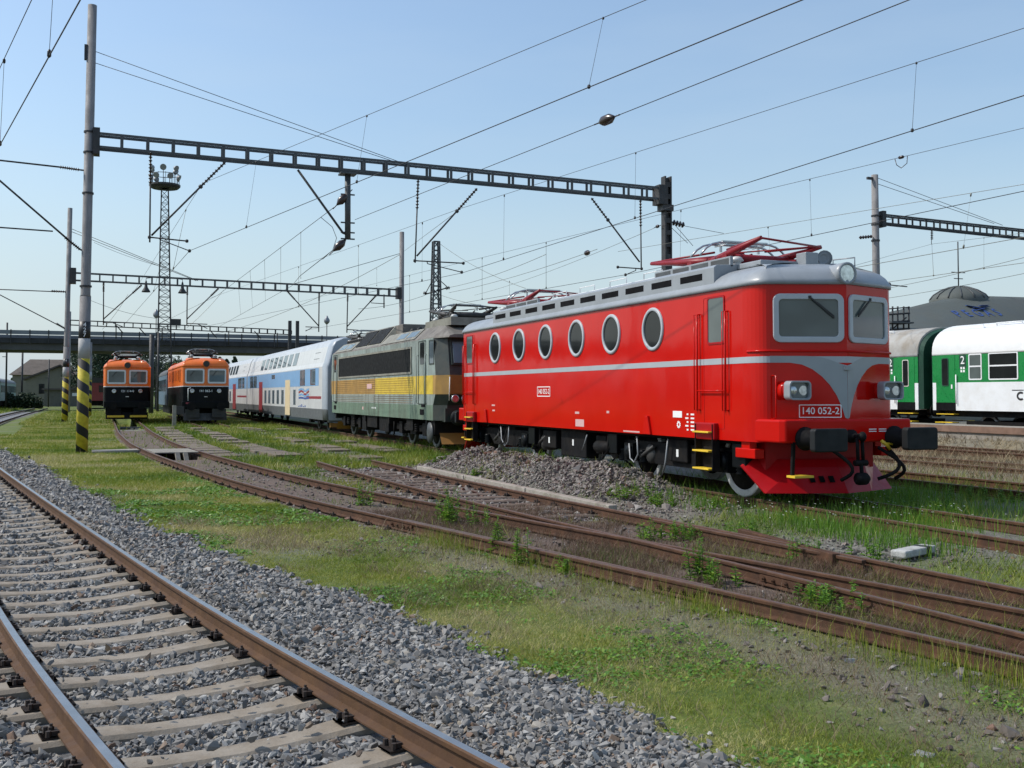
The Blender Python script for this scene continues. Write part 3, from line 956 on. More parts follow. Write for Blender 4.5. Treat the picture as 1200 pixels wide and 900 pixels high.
# white painted block lying by the locomotive track
t = thing("clearance_marker", (9.15, 10.25, -0.13), "white concrete clearance marker with a black band lying in weeds right of the red locomotive", "marker block")
d = Vector((0.93, 0.36, 0)).normalized(); nrm = Vector((-d.y, d.x, 0))
mb = MB(); mb.obox(Vector((9.02, 10.16, -0.085)), d, nrm, Z, 0.27, 0.10, 0.045); mb.build("block", 'white_worn', t, bevel=0.02)
mb = MB(); mb.obox(Vector((9.02, 10.16, -0.085)) + d * 0.315, d, nrm, Z, 0.045, 0.102, 0.047); mb.build("band", 'text_black', t)
mb = MB(); mb.obox(Vector((9.02, 10.16, -0.085)) + d * 0.43, d, nrm, Z, 0.07, 0.10, 0.045); mb.build("end_block", 'white_worn', t, bevel=0.02)

# low platform before the coaches
t = thing("platform", (27.6, 45, 0.1), "long low platform with a rusty brown edge before the green coaches", "platform")
mb = MB(); mb.box(26.95, 28.15, 6, 115, 0.1, 0.745); mb.build("deck", 'concrete', t)
mb = MB(); mb.box(26.88, 26.95, 6, 115, 0.53, 0.742); mb.build("edge_board", 'platform_edge', t)
# ------------------------------------------------------------------ vehicles: shared pieces
def wheel_pair(name_parent, cx, y, r, xs=(-0.76, 0.76), zb=0.0, tyre='tyre'):
    for xo in xs:
        mb = MB()
        sg = -1 if xo < 0 else 1
        mb.lathe((cx + xo, y, zb + r), (sg, 0, 0), [(0.08, -0.05), (r * 0.80, -0.05), (r * 0.80, 0.05), (0.13, 0.09), (0.10, 0.12)], 28)
        w = mb.build("wheel", 'black', name_parent)
        mb = MB()
        mb.lathe((cx + xo, y, zb + r), (sg, 0, 0), [(r * 0.80, -0.055), (r, -0.055), (r, 0.055), (r * 0.97, 0.066), (r * 0.83, 0.066), (r * 0.80, 0.055)], 36, smooth=False, cap=False)
        mb.build("tyre", tyre, w)


def outline(hw, L, fx=1.20, fy=0.42, cyl=0.9, cxc=1.38, cyc=0.49, inset=0.0, n=7):
    """plan of a body with a shallow V nose: counter-clockwise from the front ridge, y from 0 to L"""
    half = [(0, 0), (fx * 0.5, fy * 0.5), (fx, fy)]
    for i in range(1, n + 1):
        t = i / n
        half.append(((1 - t) ** 2 * fx + 2 * t * (1 - t) * cxc + t * t * hw, (1 - t) ** 2 * fy + 2 * t * (1 - t) * cyc + t * t * cyl))
    front_r = half
    back_r = [(x, L - y) for x, y in reversed(half)]
    right = front_r + back_r
    left = [(-x, y) for x, y in reversed(right)][1:-1]
    pts = right + left
    if inset:
        # move points inwards along the normals of the outline
        m = len(pts); out = []
        for i in range(m):
            a, b = Vector(pts[i - 1]), Vector(pts[(i + 1) % m])
            d = (b - a)
            if d.length < 1e-6: d = Vector((1, 0))
            d.normalize()
            nx_, ny_ = -d.y, d.x
            out.append((pts[i][0] + nx_ * inset, pts[i][1] + ny_ * inset))
        pts = out
    return pts


def ring_at(ox, oy, pts, z, sgn=1):
    return [(ox + p[0], oy + p[1], z) for p in pts]


def band(mb, ox, oy, pts, z0, z1, t=0.004):
    """thin painted band standing proud of the outline"""
    m = len(pts); o = []
    for i in range(m):
        a, b = Vector(pts[i - 1]), Vector(pts[(i + 1) % m]); d = (b - a).normalized()
        o.append((pts[i][0] + d.y * t, pts[i][1] - d.x * t))
    mb.loft([ring_at(ox, oy, o, z0), ring_at(ox, oy, o, z1)], cap0=False, cap1=False)


def folded_pantograph(root, cx, cy, zb, hl, hw, mat, arm_r=0.05, rise=0.36):
    """diamond pantograph folded down on the roof: frame, lower and upper arms, collector head, insulators"""
    t = MB()
    for s in (-1, 1):
        t.tube([(cx + s * 0.62, cy - 0.95, zb + 0.16), (cx + s * 0.62, cy + 0.95, zb + 0.16)], 0.045, 8)
        t.tube([(cx - 0.75, cy + s * 0.62, zb + 0.2), (cx + 0.75, cy + s * 0.62, zb + 0.2)], 0.085, 10)
    t.tube([(cx - 0.3, cy - 0.6, zb + 0.24), (cx - 0.3, cy + 0.6, zb + 0.24)], 0.06, 8)
    t.tube([(cx + 0.28, cy - 0.5, zb + 0.22), (cx + 0.28, cy + 0.5, zb + 0.22)], 0.045, 8)
    pn = t.build("pantograph", mat, root)
    t = MB()
    for s in (-1, 1):
        for e in (-1, 1):
            # broad tapering lower arms from the shafts out to the elbows
            a = Vector((cx + s * 0.55, cy + e * 0.55 * -0.4, zb + 0.2)); b = Vector((cx + s * hw, cy + e * hl + (.6 if s > 0 and e < 0 else 0), zb + rise))
            t.tube([a, a.lerp(b, 0.45), b], [0.085, 0.075, 0.032], 8)
    for e in (-1, 1):
        t.tube([(cx - hw, cy + e * hl, zb + rise), (cx + hw, cy + e * hl + (.6 if e < 0 else 0), zb + rise)], 0.02, 6)
    t.build("lower_arm", mat, pn)
    t = MB()
    for s in (-1, 1):
        for e in (-1, 1):
            t.tube([(cx + s * hw, cy + e * hl + (.6 if s > 0 and e < 0 else 0), zb + rise + 0.02), (cx + s * 0.42, cy + e * 0.22, zb + 0.42)], 0.022, 6)
        t.tube([(cx + s * hw, cy - s * hl + (.6 if s > 0 else 0), zb + rise + 0.02), (cx - s * 0.1, cy + 0.0, zb + 0.40)], 0.015, 6)
    t.build("upper_arm", mat, pn)
    t = MB()
    for dy in (-0.17, 0.17):
        pts = []
        for i in range(15):
            u = -1 + 2 * i / 14
            drop = 0.0 if abs(u) < 0.55 else ((abs(u) - 0.55) / 0.45) ** 2 * 0.26
            pts.append((cx + u * 0.98, cy + dy, zb + 0.56 - drop))
        t.tube(pts, 0.02, 6)
        t.bar((cx - 0.5, cy + dy, zb + 0.585), (cx + 0.5, cy + dy, zb + 0.585), 0.06, 0.025)
    for u in (-0.42, 0.42):
        t.bar((cx + u, cy - 0.2, zb + 0.53), (cx + u, cy + 0.2, zb + 0.53), 0.03)
        t.bar((cx + u, cy, zb + 0.40), (cx + u, cy, zb + 0.55), 0.04)
    t.build("collector_head", 'chrome', pn)
    for s in (-1, 1):
        for e in (-1, 1):
            i_ = MB()
            i_.lathe((cx + s * 0.72, cy + e * 1.0, zb - 0.06), (0, 0, 1), [(0.07, 0), (0.07, 0.03), (0.12, 0.05), (0.07, 0.07), (0.12, 0.09), (0.06, 0.12), (0.10, 0.15), (0.13, 0.16), (0.08, 0.23), (0.04, 0.24)], 14)
            i_.build("insulator", 'porcelain', pn)
    t = MB()
    for s in (-1, 1):
        t.box(cx + s * 0.62 - .04, cx + s * 0.62 + .04, cy - 1.02, cy + 1.02, zb + 0.10, zb + 0.14)
    t.build("base_frame", mat, pn)
    return pn


# ------------------------------------------------------------------ the red electric locomotive
def build_red():
    OX, OY, L, HW = 11.35, 14.15, 16.3, 1.40
    R = thing("electric_locomotive", (OX, OY, 0), "glossy red electric locomotive with round side windows and a grey wing on its nose", "locomotive", "electric locomotives in the yard")
    O = outline(HW, L)
    mb = MB()
    mb.loft([ring_at(OX, OY, O, 1.015), ring_at(OX, OY, O, 2.0), ring_at(OX, OY, O, 3.63)], cap0=True, cap1=True)
    body = mb.build("body", 'red_body', R)
    for p in body.data.polygons: p.use_smooth = False
    # grey line round the body, wing on the nose
    mb = MB(); band(mb, OX, OY, O, 2.315, 2.42); mb.build("waist_stripe", 'stripe_grey', R)
    fl = math.hypot(1.20, 0.42)
    for sg in (-1, 1):
        u = Vector((sg * 1.20, 0.42, 0)).normalized()
        out = Vector((0, -1, 0)) - u * u.dot(Vector((0, -1, 0))); out.normalize()
        o = Vector((OX, OY, 0)) + out * 0.006
        low = [(0.0, 1.40), (0.045, 1.42), (0.09, 1.57), (0.18, 1.78), (0.29, 1.95), (0.42, 2.09), (0.58, 2.21), (0.75, 2.285), (0.95, 2.315), (fl, 2.315)]
        top = [(fl, 2.425), (0.75, 2.425), (0.55, 2.42), (0.38, 2.395), (0.24, 2.35), (0.12, 2.30), (0.0, 2.27)]
        mb = MB(); a = low + top
        if sg < 0:
            a = list(reversed(a))
        # fan by quads between the two edges
        import bisect
        def topz(uu):
            tt = sorted(top); return float(np.interp(uu, [q[0] for q in tt], [q[1] for q in tt]))
        for i in range(len(low) - 1):
            q = [(low[i][0], low[i][1]), (low[i + 1][0], low[i + 1][1]), (low[i + 1][0], topz(low[i + 1][0])), (low[i][0], topz(low[i][0]))]
            vs = [o + u * p[0] + Z * p[1] for p in q]
            mb.add(vs, [(0, 1, 2, 3)])
        mb.build("wing_emblem", 'chevron_grey', R, fix=False)
        # windscreen: frame, glass, wiper
        w_, h_ = 1.17, 0.80
        cu, cz = 0.05 + w_ / 2, 3.045
        uu = u if sg > 0 else -u
        oc = Vector((OX, OY, 0)) + u * cu + Z * cz
        outer = rrect(w_, h_, 0.12, 5); inner = rrect(w_ - 0.19, h_ - 0.19, 0.06, 5)
        nrm = uu.cross(Z)
        mb = MB(); mb.ring_plate(outer, inner, oc - nrm * 0.01, uu, Z, 0.045)
        fr = mb.build("windscreen", 'frame_grey', R, bevel=0.012)
        mb = MB(); mb.plate(rrect(w_ - 0.17, h_ - 0.17, 0.06, 5), oc - nrm * 0.004, uu, Z, 0.012); mb.build("pane", 'glass_screen', fr)
        mb = MB()
        a = oc + u * (-0.05 if sg < 0 else 0.1) + Z * 0.33 + nrm * 0.06
        b = oc + u * (-0.44 if sg < 0 else 0.40) * (1 if sg < 0 else -1) * (1) + Z * -0.02 + nrm * 0.05
        if sg < 0:
            a = oc + X * 0.02 + Z * 0.34 + nrm * 0.05; b = oc + uu * 0.42 + Z * 0.0 + nrm * 0.035
        else:
            a = oc + uu * 0.02 + Z * 0.34 + nrm * 0.05; b = oc - uu * 0.34 + Z * 0.04 + nrm * 0.035
        mb.bar(a, b, 0.022); mb.bar(a.lerp(b, 0.3) + Z * 0.02, b + Z * 0.03, 0.012)
        mb.bar(a, a - nrm * 0.06, 0.05)
        mb.build("wiper", 'text_black', fr)
        # headlamp: red barrel with a squared glass front
        hx = OX + sg * 0.93
        hb = MB()
        hb.loft([[(hx + p[0], OY + 0.62, 1.86 + p[1]) for p in rrect(0.32, 0.26, 0.1, 4)], [(hx + p[0] , OY + 0.12, 1.86 + p[1]) for p in rrect(0.36, 0.27, 0.1, 4)]], smooth=True)
        hl = hb.build("headlight", 'red', R)
        hb = MB()
        hb.ring_plate(rrect(0.42, 0.31, 0.07, 4), rrect(0.36, 0.25, 0.05, 4), (hx, OY + 0.14, 1.86), X, Z, 0.16)
        hb.build("bezel", 'loco_grey', hl, bevel=0.008)
        hb = MB()
        hb.plate(rrect(0.37, 0.26, 0.05, 4), (hx, OY + 0.05, 1.86), X, Z, 0.01); hb.build("reflector", 'glass_screen', hl)
        hb = MB()
        hb.lathe((hx - 0.09, OY + 0.045, 1.86), (0, -1, 0), [(0.085, 0), (0.08, 0.015), (0.04, 0.012), (0.015, 0.03)], 16)
        hb.lathe((hx + 0.09, OY + 0.045, 1.86), (0, -1, 0), [(0.085, 0), (0.08, 0.012)], 16)
        hb.build("lamp", 'lens', hl)
        # number plate on the near facet only
        if sg < 0:
            pc = Vector((OX, OY, 0)) + u * 0.455 + Z * 1.525
            pl = MB(); pl.ring_plate(rrect(0.70, 0.215, 0.01, 1), rrect(0.672, 0.187, 0.008, 1), pc, uu, Z, 0.008)
            pb = pl.build("number_plate", 'text_white', R)
            text("lettering", "140 052-2", 0.158, 'text_white', pb, pc + nrm * 0.004, uu, Z, squash=0.98)
    # small emblem on the wing
    u0 = Vector((-1.2, 0.42, 0)).normalized()
    mb = MB(); c0 = Vector((OX, OY, 0)) + u0 * 0.03 + Z * 2.235
    mb.box(OX - 0.06, OX + 0.05, OY - 0.03, OY + 0.03, 2.19, 2.27); mb.build("lamp_bracket", 'chevron_grey', R, bevel=0.006)
    # drip ledge under the windscreens
    mb = MB(); nn = len(O)
    fr_pts = [O[i] for i in range(8, 0, -1)] + [O[0]] + [O[-i] for i in range(1, 9)]
    mb.tube([(OX + p[0] * 1.004, OY + p[1] - 0.006, 2.505) for p in fr_pts], 0.022, 6); mb.build("drip_ledge", 'red', R)
    # roof
    mb = MB(); mb.smooth = True
    prof = [(-0.035, 3.60), (-0.04, 3.66), (-0.015, 3.70), (0.05, 3.79), (0.14, 3.865), (0.28, 3.93), (0.48, 3.985), (0.75, 4.02), (1.05, 4.04)]
    rings = [ring_at(OX, OY, outline(HW, L, inset=i_), z) for i_, z in prof]
    mb.loft(rings, smooth=True)
    roof = mb.build("roof", 'loco_grey', R)
    # rounded visor that carries the top lamp
    mb = MB()
    mb.lathe((OX, OY + 0.75, 3.78), (0, -1, 0), [(0.10, 0), (0.17, 0.3), (0.185, 0.70), (0.185, 0.79), (0.15, 0.80), (0.135, 0.775)], 22)
    lm = mb.build("top_headlight", 'loco_grey', R)
    mb = MB(); mb.lathe((OX, OY - 0.03, 3.78), (0, -1, 0), [(0.14, 0), (0.12, -0.012), (0.05, -0.03)], 22); mb.build("lamp", 'lens', lm)
    # louvre boxes along both roof edges
    slots = [(27.05 - i * 1.1, 26.2 - i * 1.1) for i in range(10)]
    for sg in (-1, 1):
        xo = OX + sg * 1.385; xi = OX + sg * 0.9
        mb = MB()
        sec = [(xo, 3.70), (xo, 4.03), (OX + sg * 1.33, 4.07), (xi, 4.10), (xi, 3.9)]
        mb.loft([[(a, 15.95, b) for a, b in sec], [(a, 27.2, b) for a, b in sec]])
        lv = mb.build("louvre_box", 'loco_grey', R, bevel=0.012)
        for a, b in slots:
            s_ = MB(); s_.box(min(xo, xo + sg * 0.004), max(xo, xo + sg * 0.004), b + 0.04, a - 0.04, 3.835, 3.955)
            s_.build("louvre", 'dark_gap', lv)
        # upper screens under the pantographs
        for ya, yb in ((15.95, 18.7), (24.8, 27.1)):
            s_ = MB(); s_.box(OX + sg * 1.02 - 0.03, OX + sg * 1.02 + 0.03, ya, yb, 4.05, 4.24)
            sc_ = s_.build("roof_screen", 'loco_grey', R, bevel=0.008)
            n_ = int((yb - ya) / 0.68)
            s_ = MB()
            for i in range(n_):
                y0 = ya + (yb - ya) * i / n_
                s_.box(OX + sg * 1.052 - 0.003, OX + sg * 1.052 + 0.003, y0 + 0.05, y0 + (yb - ya) / n_ - 0.05, 4.075, 4.21)
            s_.build("screen_panel", 'steel_grey', sc_)
    # raised roof deck, hatches, handrails
    mb = MB(); mb.box(OX - 0.88, OX + 0.88, 18.9, 24.7, 4.03, 4.17)
    for i in range(5):
        mb.box(OX - 0.8, OX + 0.8, 19.05 + i * 1.13, 20.05 + i * 1.13, 4.165, 4.205)
    mb.build("roof_hatch", 'roof_light', R, bevel=0.02)
    for y0 in (18.9, 20.5, 22.1, 23.7):
        mb = MB(); mb.tube([(OX - 0.75, y0, 4.17), (OX - 0.75, y0, 4.33), (OX - 0.75, y0 + 0.8, 4.33), (OX - 0.75, y0 + 0.8, 4.17)], 0.012, 5)
        mb.build("handrail", 'roof_light', R)
    for a_, b_ in ((15.25, 18.9), (24.7, 29.2)):
        mb = MB(); mb.box(OX - 0.9, OX + 0.9, a_, b_, 4.0, 4.10); mb.build("roof_deck", 'loco_grey', R, bevel=0.02)
    folded_pantograph(R, OX, 17.25, 4.10, 1.95, 0.85, 'panto_red', rise=0.38)
    folded_pantograph(R, OX, 27.1, 4.10, 1.95, 0.85, 'panto_red', rise=0.38)
    mb = MB(); mb.box(OX - 0.14, OX + 0.12, 15.02, 15.3, 3.98, 4.24); mb.build("roof_box", 'loco_grey', R, bevel=0.015)
    mb = MB(); mb.lathe((OX + 0.45, 15.35, 4.18), (-0.35, -1, 0), [(0.03, -0.35), (0.04, -0.1), (0.07, 0.0), (0.13, 0.12), (0.14, 0.14), (0.06, 0.06)], 14)
    mb.box(OX + 0.42, OX + 0.5, 15.3, 15.42, 3.98, 4.12); mb.build("horn", 'loco_grey', R)
    mb = MB(); mb.tube([(OX + .8, 15.5, 4.0), (OX + .8, 15.5, 4.2), (OX + .95, 15.1, 4.2), (OX + .95, 15.1, 4.0)], 0.014, 5); mb.build("roof_rail", 'loco_grey', R)
    # portholes
    for y in (26.97, 25.2, 23.46, 21.68, 19.93, 18.13):
        for sg in (-1, 1):
            mb = MB(); mb.lathe((OX + sg * 1.395, y, 3.06), (sg, 0, 0), [(0.352, 0.0), (0.352, 0.03), (0.362, 0.038), (0.405, 0.038), (0.42, 0.026), (0.422, 0.0)], 40, cap=False)
            pf = mb.build("porthole", 'frame_grey', R)
            mb = MB(); mb.lathe((OX + sg * 1.395, y, 3.06), (sg, 0, 0), [(0.354, 0.0), (0.354, 0.010)], 40); mb.build("pane", 'glass_dark', pf)
    # cab doors: leaf seams, window, handrails
    for yc, dr in ((15.95, 1), (29.05, -1)):
        for sg in (-1, 1):
            xs = OX + sg * HW
            mb = MB()
            mb.ring_plate(rrect(0.66, 2.3, 0.03, 2), rrect(0.645, 2.285, 0.03, 2), (xs, yc, 2.35), (0, sg, 0), Z, 0.004)
            dw = mb.build("cab_door", 'red_dark', R)
            mb = MB(); mb.ring_plate(rrect(0.56, 0.84, 0.05, 3), rrect(0.49, 0.77, 0.04, 3), (xs, yc - 0.08 * dr, 3.09), (0, sg, 0), Z, 0.014); mb.build("window_frame", 'red_dark', dw)
            mb = MB(); mb.plate(rrect(0.5, 0.78, 0.04, 3), (xs, yc - 0.08 * dr, 3.09), (0, sg, 0), Z, 0.007); mb.build("pane", 'glass_screen', dw)
            mb = MB()
            for yy in (yc - 0.45, yc + 0.47):
                mb.tube([(xs, yy, 3.22), (xs + sg * .055, yy, 3.22), (xs + sg * .055, yy, 1.52), (xs, yy, 1.52)], 0.016, 6)
                mb.tube([(xs, yy + 0.10, 3.22), (xs + sg * .055, yy + 0.10, 3.22), (xs + sg * .055, yy + 0.10, 1.52), (xs, yy + 0.10, 1.52)], 0.010, 5)
            mb.tube([(xs + sg * .055, yc - 0.45, 1.86), (xs + sg * .055, yc + 0.47, 1.86)], 0.014, 6)
            mb.build("door_handrail", 'red', R)
            # steps
            mb = MB()
            ys0, ys1 = yc - 0.08 if dr > 0 else yc - 0.5, yc + 0.48 if dr > 0 else yc + 0.08
            for yy in (ys0, ys1):
                mb.box(min(xs - sg * .05, xs + sg * .10), max(xs - sg * .05, xs + sg * .10), yy - 0.012, yy + 0.012, 0.48, 1.28)
            mb.box(min(xs - sg * .05, xs - sg * .03), max(xs - sg * .05, xs - sg * .03), ys0, ys1, 0.48, 1.28)
            st = mb.build("steps", 'black', R)
            for zz in (1.155, 0.825, 0.515):
                mb = MB(); mb.box(min(xs - sg * .02, xs + sg * .17), max(xs - sg * .02, xs + sg * .17), ys0 + .012, ys1 - .012, zz - 0.03, zz)
                mb.build("tread", 'yellow', st, bevel=0.006)
            mb = MB(); mb.box(min(xs - sg * .02, xs + sg * .09), max(xs - sg * .02, xs + sg * .09), ys0 - .05, ys1 + .05, 1.01, 1.30)
            mb.build("step_recess", 'red_dark', R, bevel=0.02)
    # markings on the near side
    mb = MB(); xs = OX - HW
    mb.ring_plate(rrect(0.80, 0.245, 0.01, 1), rrect(0.76, 0.205, 0.01, 1), (xs, 23.6, 1.865), (0, -1, 0), Z, 0.004)
    pb = mb.build("side_number_plate", 'text_white', R)
    text("lettering", "140 052-2", 0.17, 'text_white', pb, (xs, 23.6, 1.862), (0, -1, 0), Z, squash=1.02)
    mb = MB()
    mb.box(xs - 0.004, xs, 17.05, 17.38, 1.37, 1.49)
    for i in range(5):
        mb.box(xs - 0.004, xs, 16.62 + 0.0, 16.74, 1.14 + i * 0.07, 1.17 + i * 0.07)
        mb.box(xs - 0.004, xs, 16.82, 16.93 if i % 2 else 16.88, 1.14 + i * 0.07, 1.17 + i * 0.07)
    mb.build("lettering", 'text_white', R)
    mb = MB()
    ga = [(0.075 * math.cos(a_) * (1.0 if i % 2 else 0.72), 0.075 * math.sin(a_) * (1.0 if i % 2 else 0.72)) for i, a_ in enumerate([2 * math.pi * q / 20 for q in range(20)])]
    gi = [(0.03 * math.cos(2 * math.pi * q / 20), 0.03 * math.sin(2 * math.pi * q / 20)) for q in range(20)]
    mb.ring_plate(ga, gi, (xs, 17.17, 1.24), (0, -1, 0), Z, 0.004); mb.build("gear_mark", 'text_white', R)
    mb = MB()
    for yy, zz, a_, b_ in ((21.55, 1.36, .22, .05), (27.0, 1.48, .25, .04), (27.0, 1.34, .2, .04), (20.05, 1.40, .12, .05)):
        mb.box(xs - 0.004, xs, yy, yy + a_, zz, zz + b_)
    mb.build("lettering", 'pale_plate', R)
    mb = MB(); mb.box(xs - 0.004, xs, 21.3, 21.75, 1.08, 1.24); mb.build("data_plate", 'pale_plate', R)
    mb = MB(); mb.box(xs - .004, xs, 18.7, 19.4, 1.035, 1.065); mb.build("lettering", 'pale_plate', R)
    for yy in (18.35, 27.7):
        mb = MB(); mb.plate([(-0.16, 0), (0.16, 0), (0.05, 0.36), (-0.05, 0.36)], (xs, yy, 1.02), (0, -1, 0), Z, 0.05)
        mb.build("lifting_bracket", 'red', R, bevel=0.01)
    # buffer beams, buffers, couplings, ploughs at both ends
    for fy, dy in ((OY, 1), (OY + L, -1)):
        P = lambda y: fy + dy * y
        mb = MB()
        pts = rrect(2.62, 0.0, 0.0, 1)
        sec = [(-1.30, 0.05), (-1.24, -0.05), (1.24, -0.05), (1.30, 0.05), (1.385, 0.9), (1.33, 1.0), (-1.33, 1.0), (-1.385, 0.9)]
        a = [(OX + p[0], P(p[1]), 1.02) for p in sec]; b = [(OX + p[0], P(p[1]), 1.395) for p in sec]
        if dy < 0: a.reverse(); b.reverse()
        mb.loft([a, b])
        mb.build("buffer_beam", 'red', R, bevel=0.035, segs=3)
        for sg in (-1, 1):
            bx = OX + sg * 0.885
            mb = MB()
            mb.lathe((bx, P(-0.05), 1.09), (0, -dy, 0), [(0.19, 0.0), (0.19, 0.03), (0.15, 0.05), (0.15, 0.33), (0.12, 0.34), (0.12, 0.5)], 20)
            bf = mb.build("buffer", 'black', R)
            mb = MB()
            y0_, y1_ = sorted((P(-0.58), P(-0.72)))
            o_ = (bx, y1_, 1.09)
            mb.plate(rrect(0.62, 0.36, 0.05, 4), o_, X, Z, y1_ - y0_)
            mb.build("buffer_plate", 'rubber', bf, bevel=0.02)
        # coupling hook and chain
        mb = MB()
        mb.lathe((OX, P(-0.05), 1.12), (0, -dy, 0), [(0.11, 0), (0.11, 0.06), (0.05, 0.1), (0.05, 0.26), (0.085, 0.3), (0.03, 0.36)], 12)
        mb.tube([(OX - .05, P(-.28), 1.10), (OX - .05, P(-.30), 0.72)], 0.028, 6); mb.tube([(OX + .05, P(-.28), 1.10), (OX + .05, P(-.30), 0.72)], 0.028, 6)
        mb.tube([(OX - .12, P(-.30), 0.70), (OX + .12, P(-.30), 0.70)], 0.05, 8)
        mb.tube([(OX, P(-.31), 0.70), (OX, P(-.33), 0.47)], 0.032, 6)
        mb.lathe((OX - .13, P(-.33), 0.45), (1, 0, 0), [(0.05, 0), (0.10, 0.04), (0.10, 0.2), (0.05, 0.26)], 10)
        mb.lathe((OX, P(-.33), 0.36), (0, 0, 1), [(0.06, 0), (0.09, .04), (0.05, .1)], 8)
        mb.build("coupling", 'black', R)
        for hx, h2 in ((-0.42, -0.28), (0.72, 0.45), (0.55, 0.8)):
            mb = MB()
            pts = []
            a = Vector((OX + hx, P(-.06), 0.93)); b = Vector((OX + h2, P(-.16), 0.42))
            for i in range(9):
                t = i / 8
                q = a.lerp(b, t) + Vector((0.16 * math.sin(t * math.pi) * (1 if hx > 0 else 1), -dy * 0.22 * math.sin(t * math.pi), -0.05 * math.sin(t * math.pi)))
                pts.append(q)
            mb.tube(pts, 0.03, 7); mb.build("air_hose", 'black', R)
        mb = MB(); mb.tube([(OX + .56, P(-.13), 1.04), (OX + .66, P(-.16), 0.96), (OX + .72, P(-.14), 0.9)], 0.03, 6); mb.tube([(OX + .6, P(-.13), 1.0), (OX + .78, P(-.13), 0.98)], 0.02, 6)
        mb.build("air_cock", 'yellow', R)
        # V shaped snow plough
        bot = [(-1.28, 0.46), (-0.65, 0.22), (0, 0.0), (0.65, 0.22), (1.28, 0.46)]
        mid = [(-1.36, 1.02), (-0.70, 0.46), (0, 0.26), (0.70, 0.46), (1.36, 1.02)]
        top = [(-1.2, 1.02), (-0.68, 0.55), (0, 0.36), (0.68, 0.55), (1.2, 1.02)]
        mb = MB()
        rings = [[(OX + x_, P(y_), z_) for x_, y_ in pl] for pl, z_ in ((bot, 0.19), (mid, 0.60), (top, 0.72))]
        back = [[(q[0], q[1] + dy * 0.05, q[2]) for q in r] for r in rings]
        mb.loft(rings, False, False, closed=False); mb.loft(back, False, False, closed=False)
        for i in range(4):
            b0 = 0
            mb.add([rings[0][i], rings[0][i + 1], back[0][i + 1], back[0][i]], [(0, 1, 2, 3)])
        for e in (0, 4):
            for r_ in (0, 1):
                mb.add([rings[r_][e], rings[r_ + 1][e], back[r_ + 1][e], back[r_][e]], [(0, 1, 2, 3)])
        pw = mb.build("snow_plough", 'red_dark', R)
        mb = MB()
        for i in range(3):
            x_ = -0.50 + i * 0.155
            t = 0.42; yb = np.interp(x_, [-0.65, 0], [0.22, 0.0]); ym = np.interp(x_, [-0.70, 0], [0.46, 0.26])
            pA = Vector((OX + x_, P(yb + (ym - yb) * 0.42 - 0.012), 0.19 + 0.41 * 0.42)); pB = Vector((OX + x_, P(yb + (ym - yb) * 0.66 - 0.012), 0.19 + 0.41 * 0.66))
            mb.bar(pA, pB, 0.095, 0.012, up=(0, -dy, 0.4))
        mb.build("air_slot", 'dark_gap', pw)
        mb = MB(); mb.box(OX - 1.1, OX + 1.1, min(P(0.72), P(0.95)), max(P(0.72), P(0.95)), 0.55, 1.02); mb.build("plough_frame", 'red_dark', R)
        for sg in (-1, 1):
            mb = MB(); mb.box(OX + sg * 1.28 - .09, OX + sg * 1.28 + .09, min(P(.62), P(1.2)), max(P(.62), P(1.2)), 0.74, 0.90)
            mb.box(OX + sg * 1.28 - .07, OX + sg * 1.28 + .07, min(P(.8), P(1.05)), max(P(.8), P(1.05)), 0.88, 1.02); mb.build("plough_bracket", 'red', R, bevel=0.012)
        # shunter's step at the front
        mb = MB(); mb.bar((OX - 1.08, P(-.02), 1.05), (OX - 1.08, P(0.02), 0.5), 0.05); ss = mb.build("shunter_step", 'black', R)
        mb = MB(); mb.box(OX - 1.16, OX - 0.80, min(P(-.16), P(0.06)), max(P(-.16), P(0.06)), 0.475, 0.51); mb.build("tread", 'yellow', ss)
        mb = MB(); mb.tube([(OX - 1.19, P(0.42), 1.39), (OX - 1.19, P(0.28), 1.42), (OX - 1.19, P(0.28), 2.1), (OX - 1.17, P(0.42), 2.1)], 0.013, 6); mb.build("handrail", 'red', R)
        mb = MB()
        for i in range(2):
            for j in range(2):
                mb.box(OX + 0.38 + i * 0.2, OX + 0.53 + i * 0.2, P(-.052) - .002, P(-.052) + .002, 1.22 - j * 0.035, 1.235 - j * 0.035)
        mb.build("lettering", 'text_white', R)
    # bogies
    for b0, ax in ((0, (15.95, 19.45)), (1, (25.2, 28.7))):
        bg_ = None
        mb = MB()
        for sg in (-1, 1):
            sx_ = OX + sg * 1.06
            prof_ = [(ax[0] - .85, .66), (ax[0] + .55, .66), (ax[0] + .9, .42), (ax[1] - .9, .42), (ax[1] - .55, .66), (ax[1] + .85, .66), (ax[1] + .85, .86), (ax[0] - .85, .86)]
            mb.loft([[(sx_ - .07, a, b) for a, b in prof_], [(sx_ + .07, a, b) for a, b in prof_]])
        mb.box(OX - 1.0, OX + 1.0, ax[0] + 1.3, ax[1] - 1.3, 0.5, 0.95)
        bogie = mb.build("bogie", 'black', R, bevel=0.015)
        for a in ax:
            wheel_pair(R, OX, a, 0.62)
            for sg in (-1, 1):
                mb = MB(); mb.box(OX + sg * 1.16 - .1, OX + sg * 1.16 + .1, a - .19, a + .19, .44, .80)
                mb.lathe((OX + sg * 1.22, a, .62), (sg, 0, 0), [(.17, 0), (.16, .07), (.05, .09)], 12)
                for q in (-0.45, 0.45):
                    mb.lathe((OX + sg * 1.14, a + q, .42), (0, 0, 1), [(.09, 0), (.11, .03), (.08, .06), (.11, .09), (.08, .12), (.11, .15), (.08, .18), (.11, .21), (.09, .26)], 10)
                mb.build("axle_box", 'black_gloss', bogie)
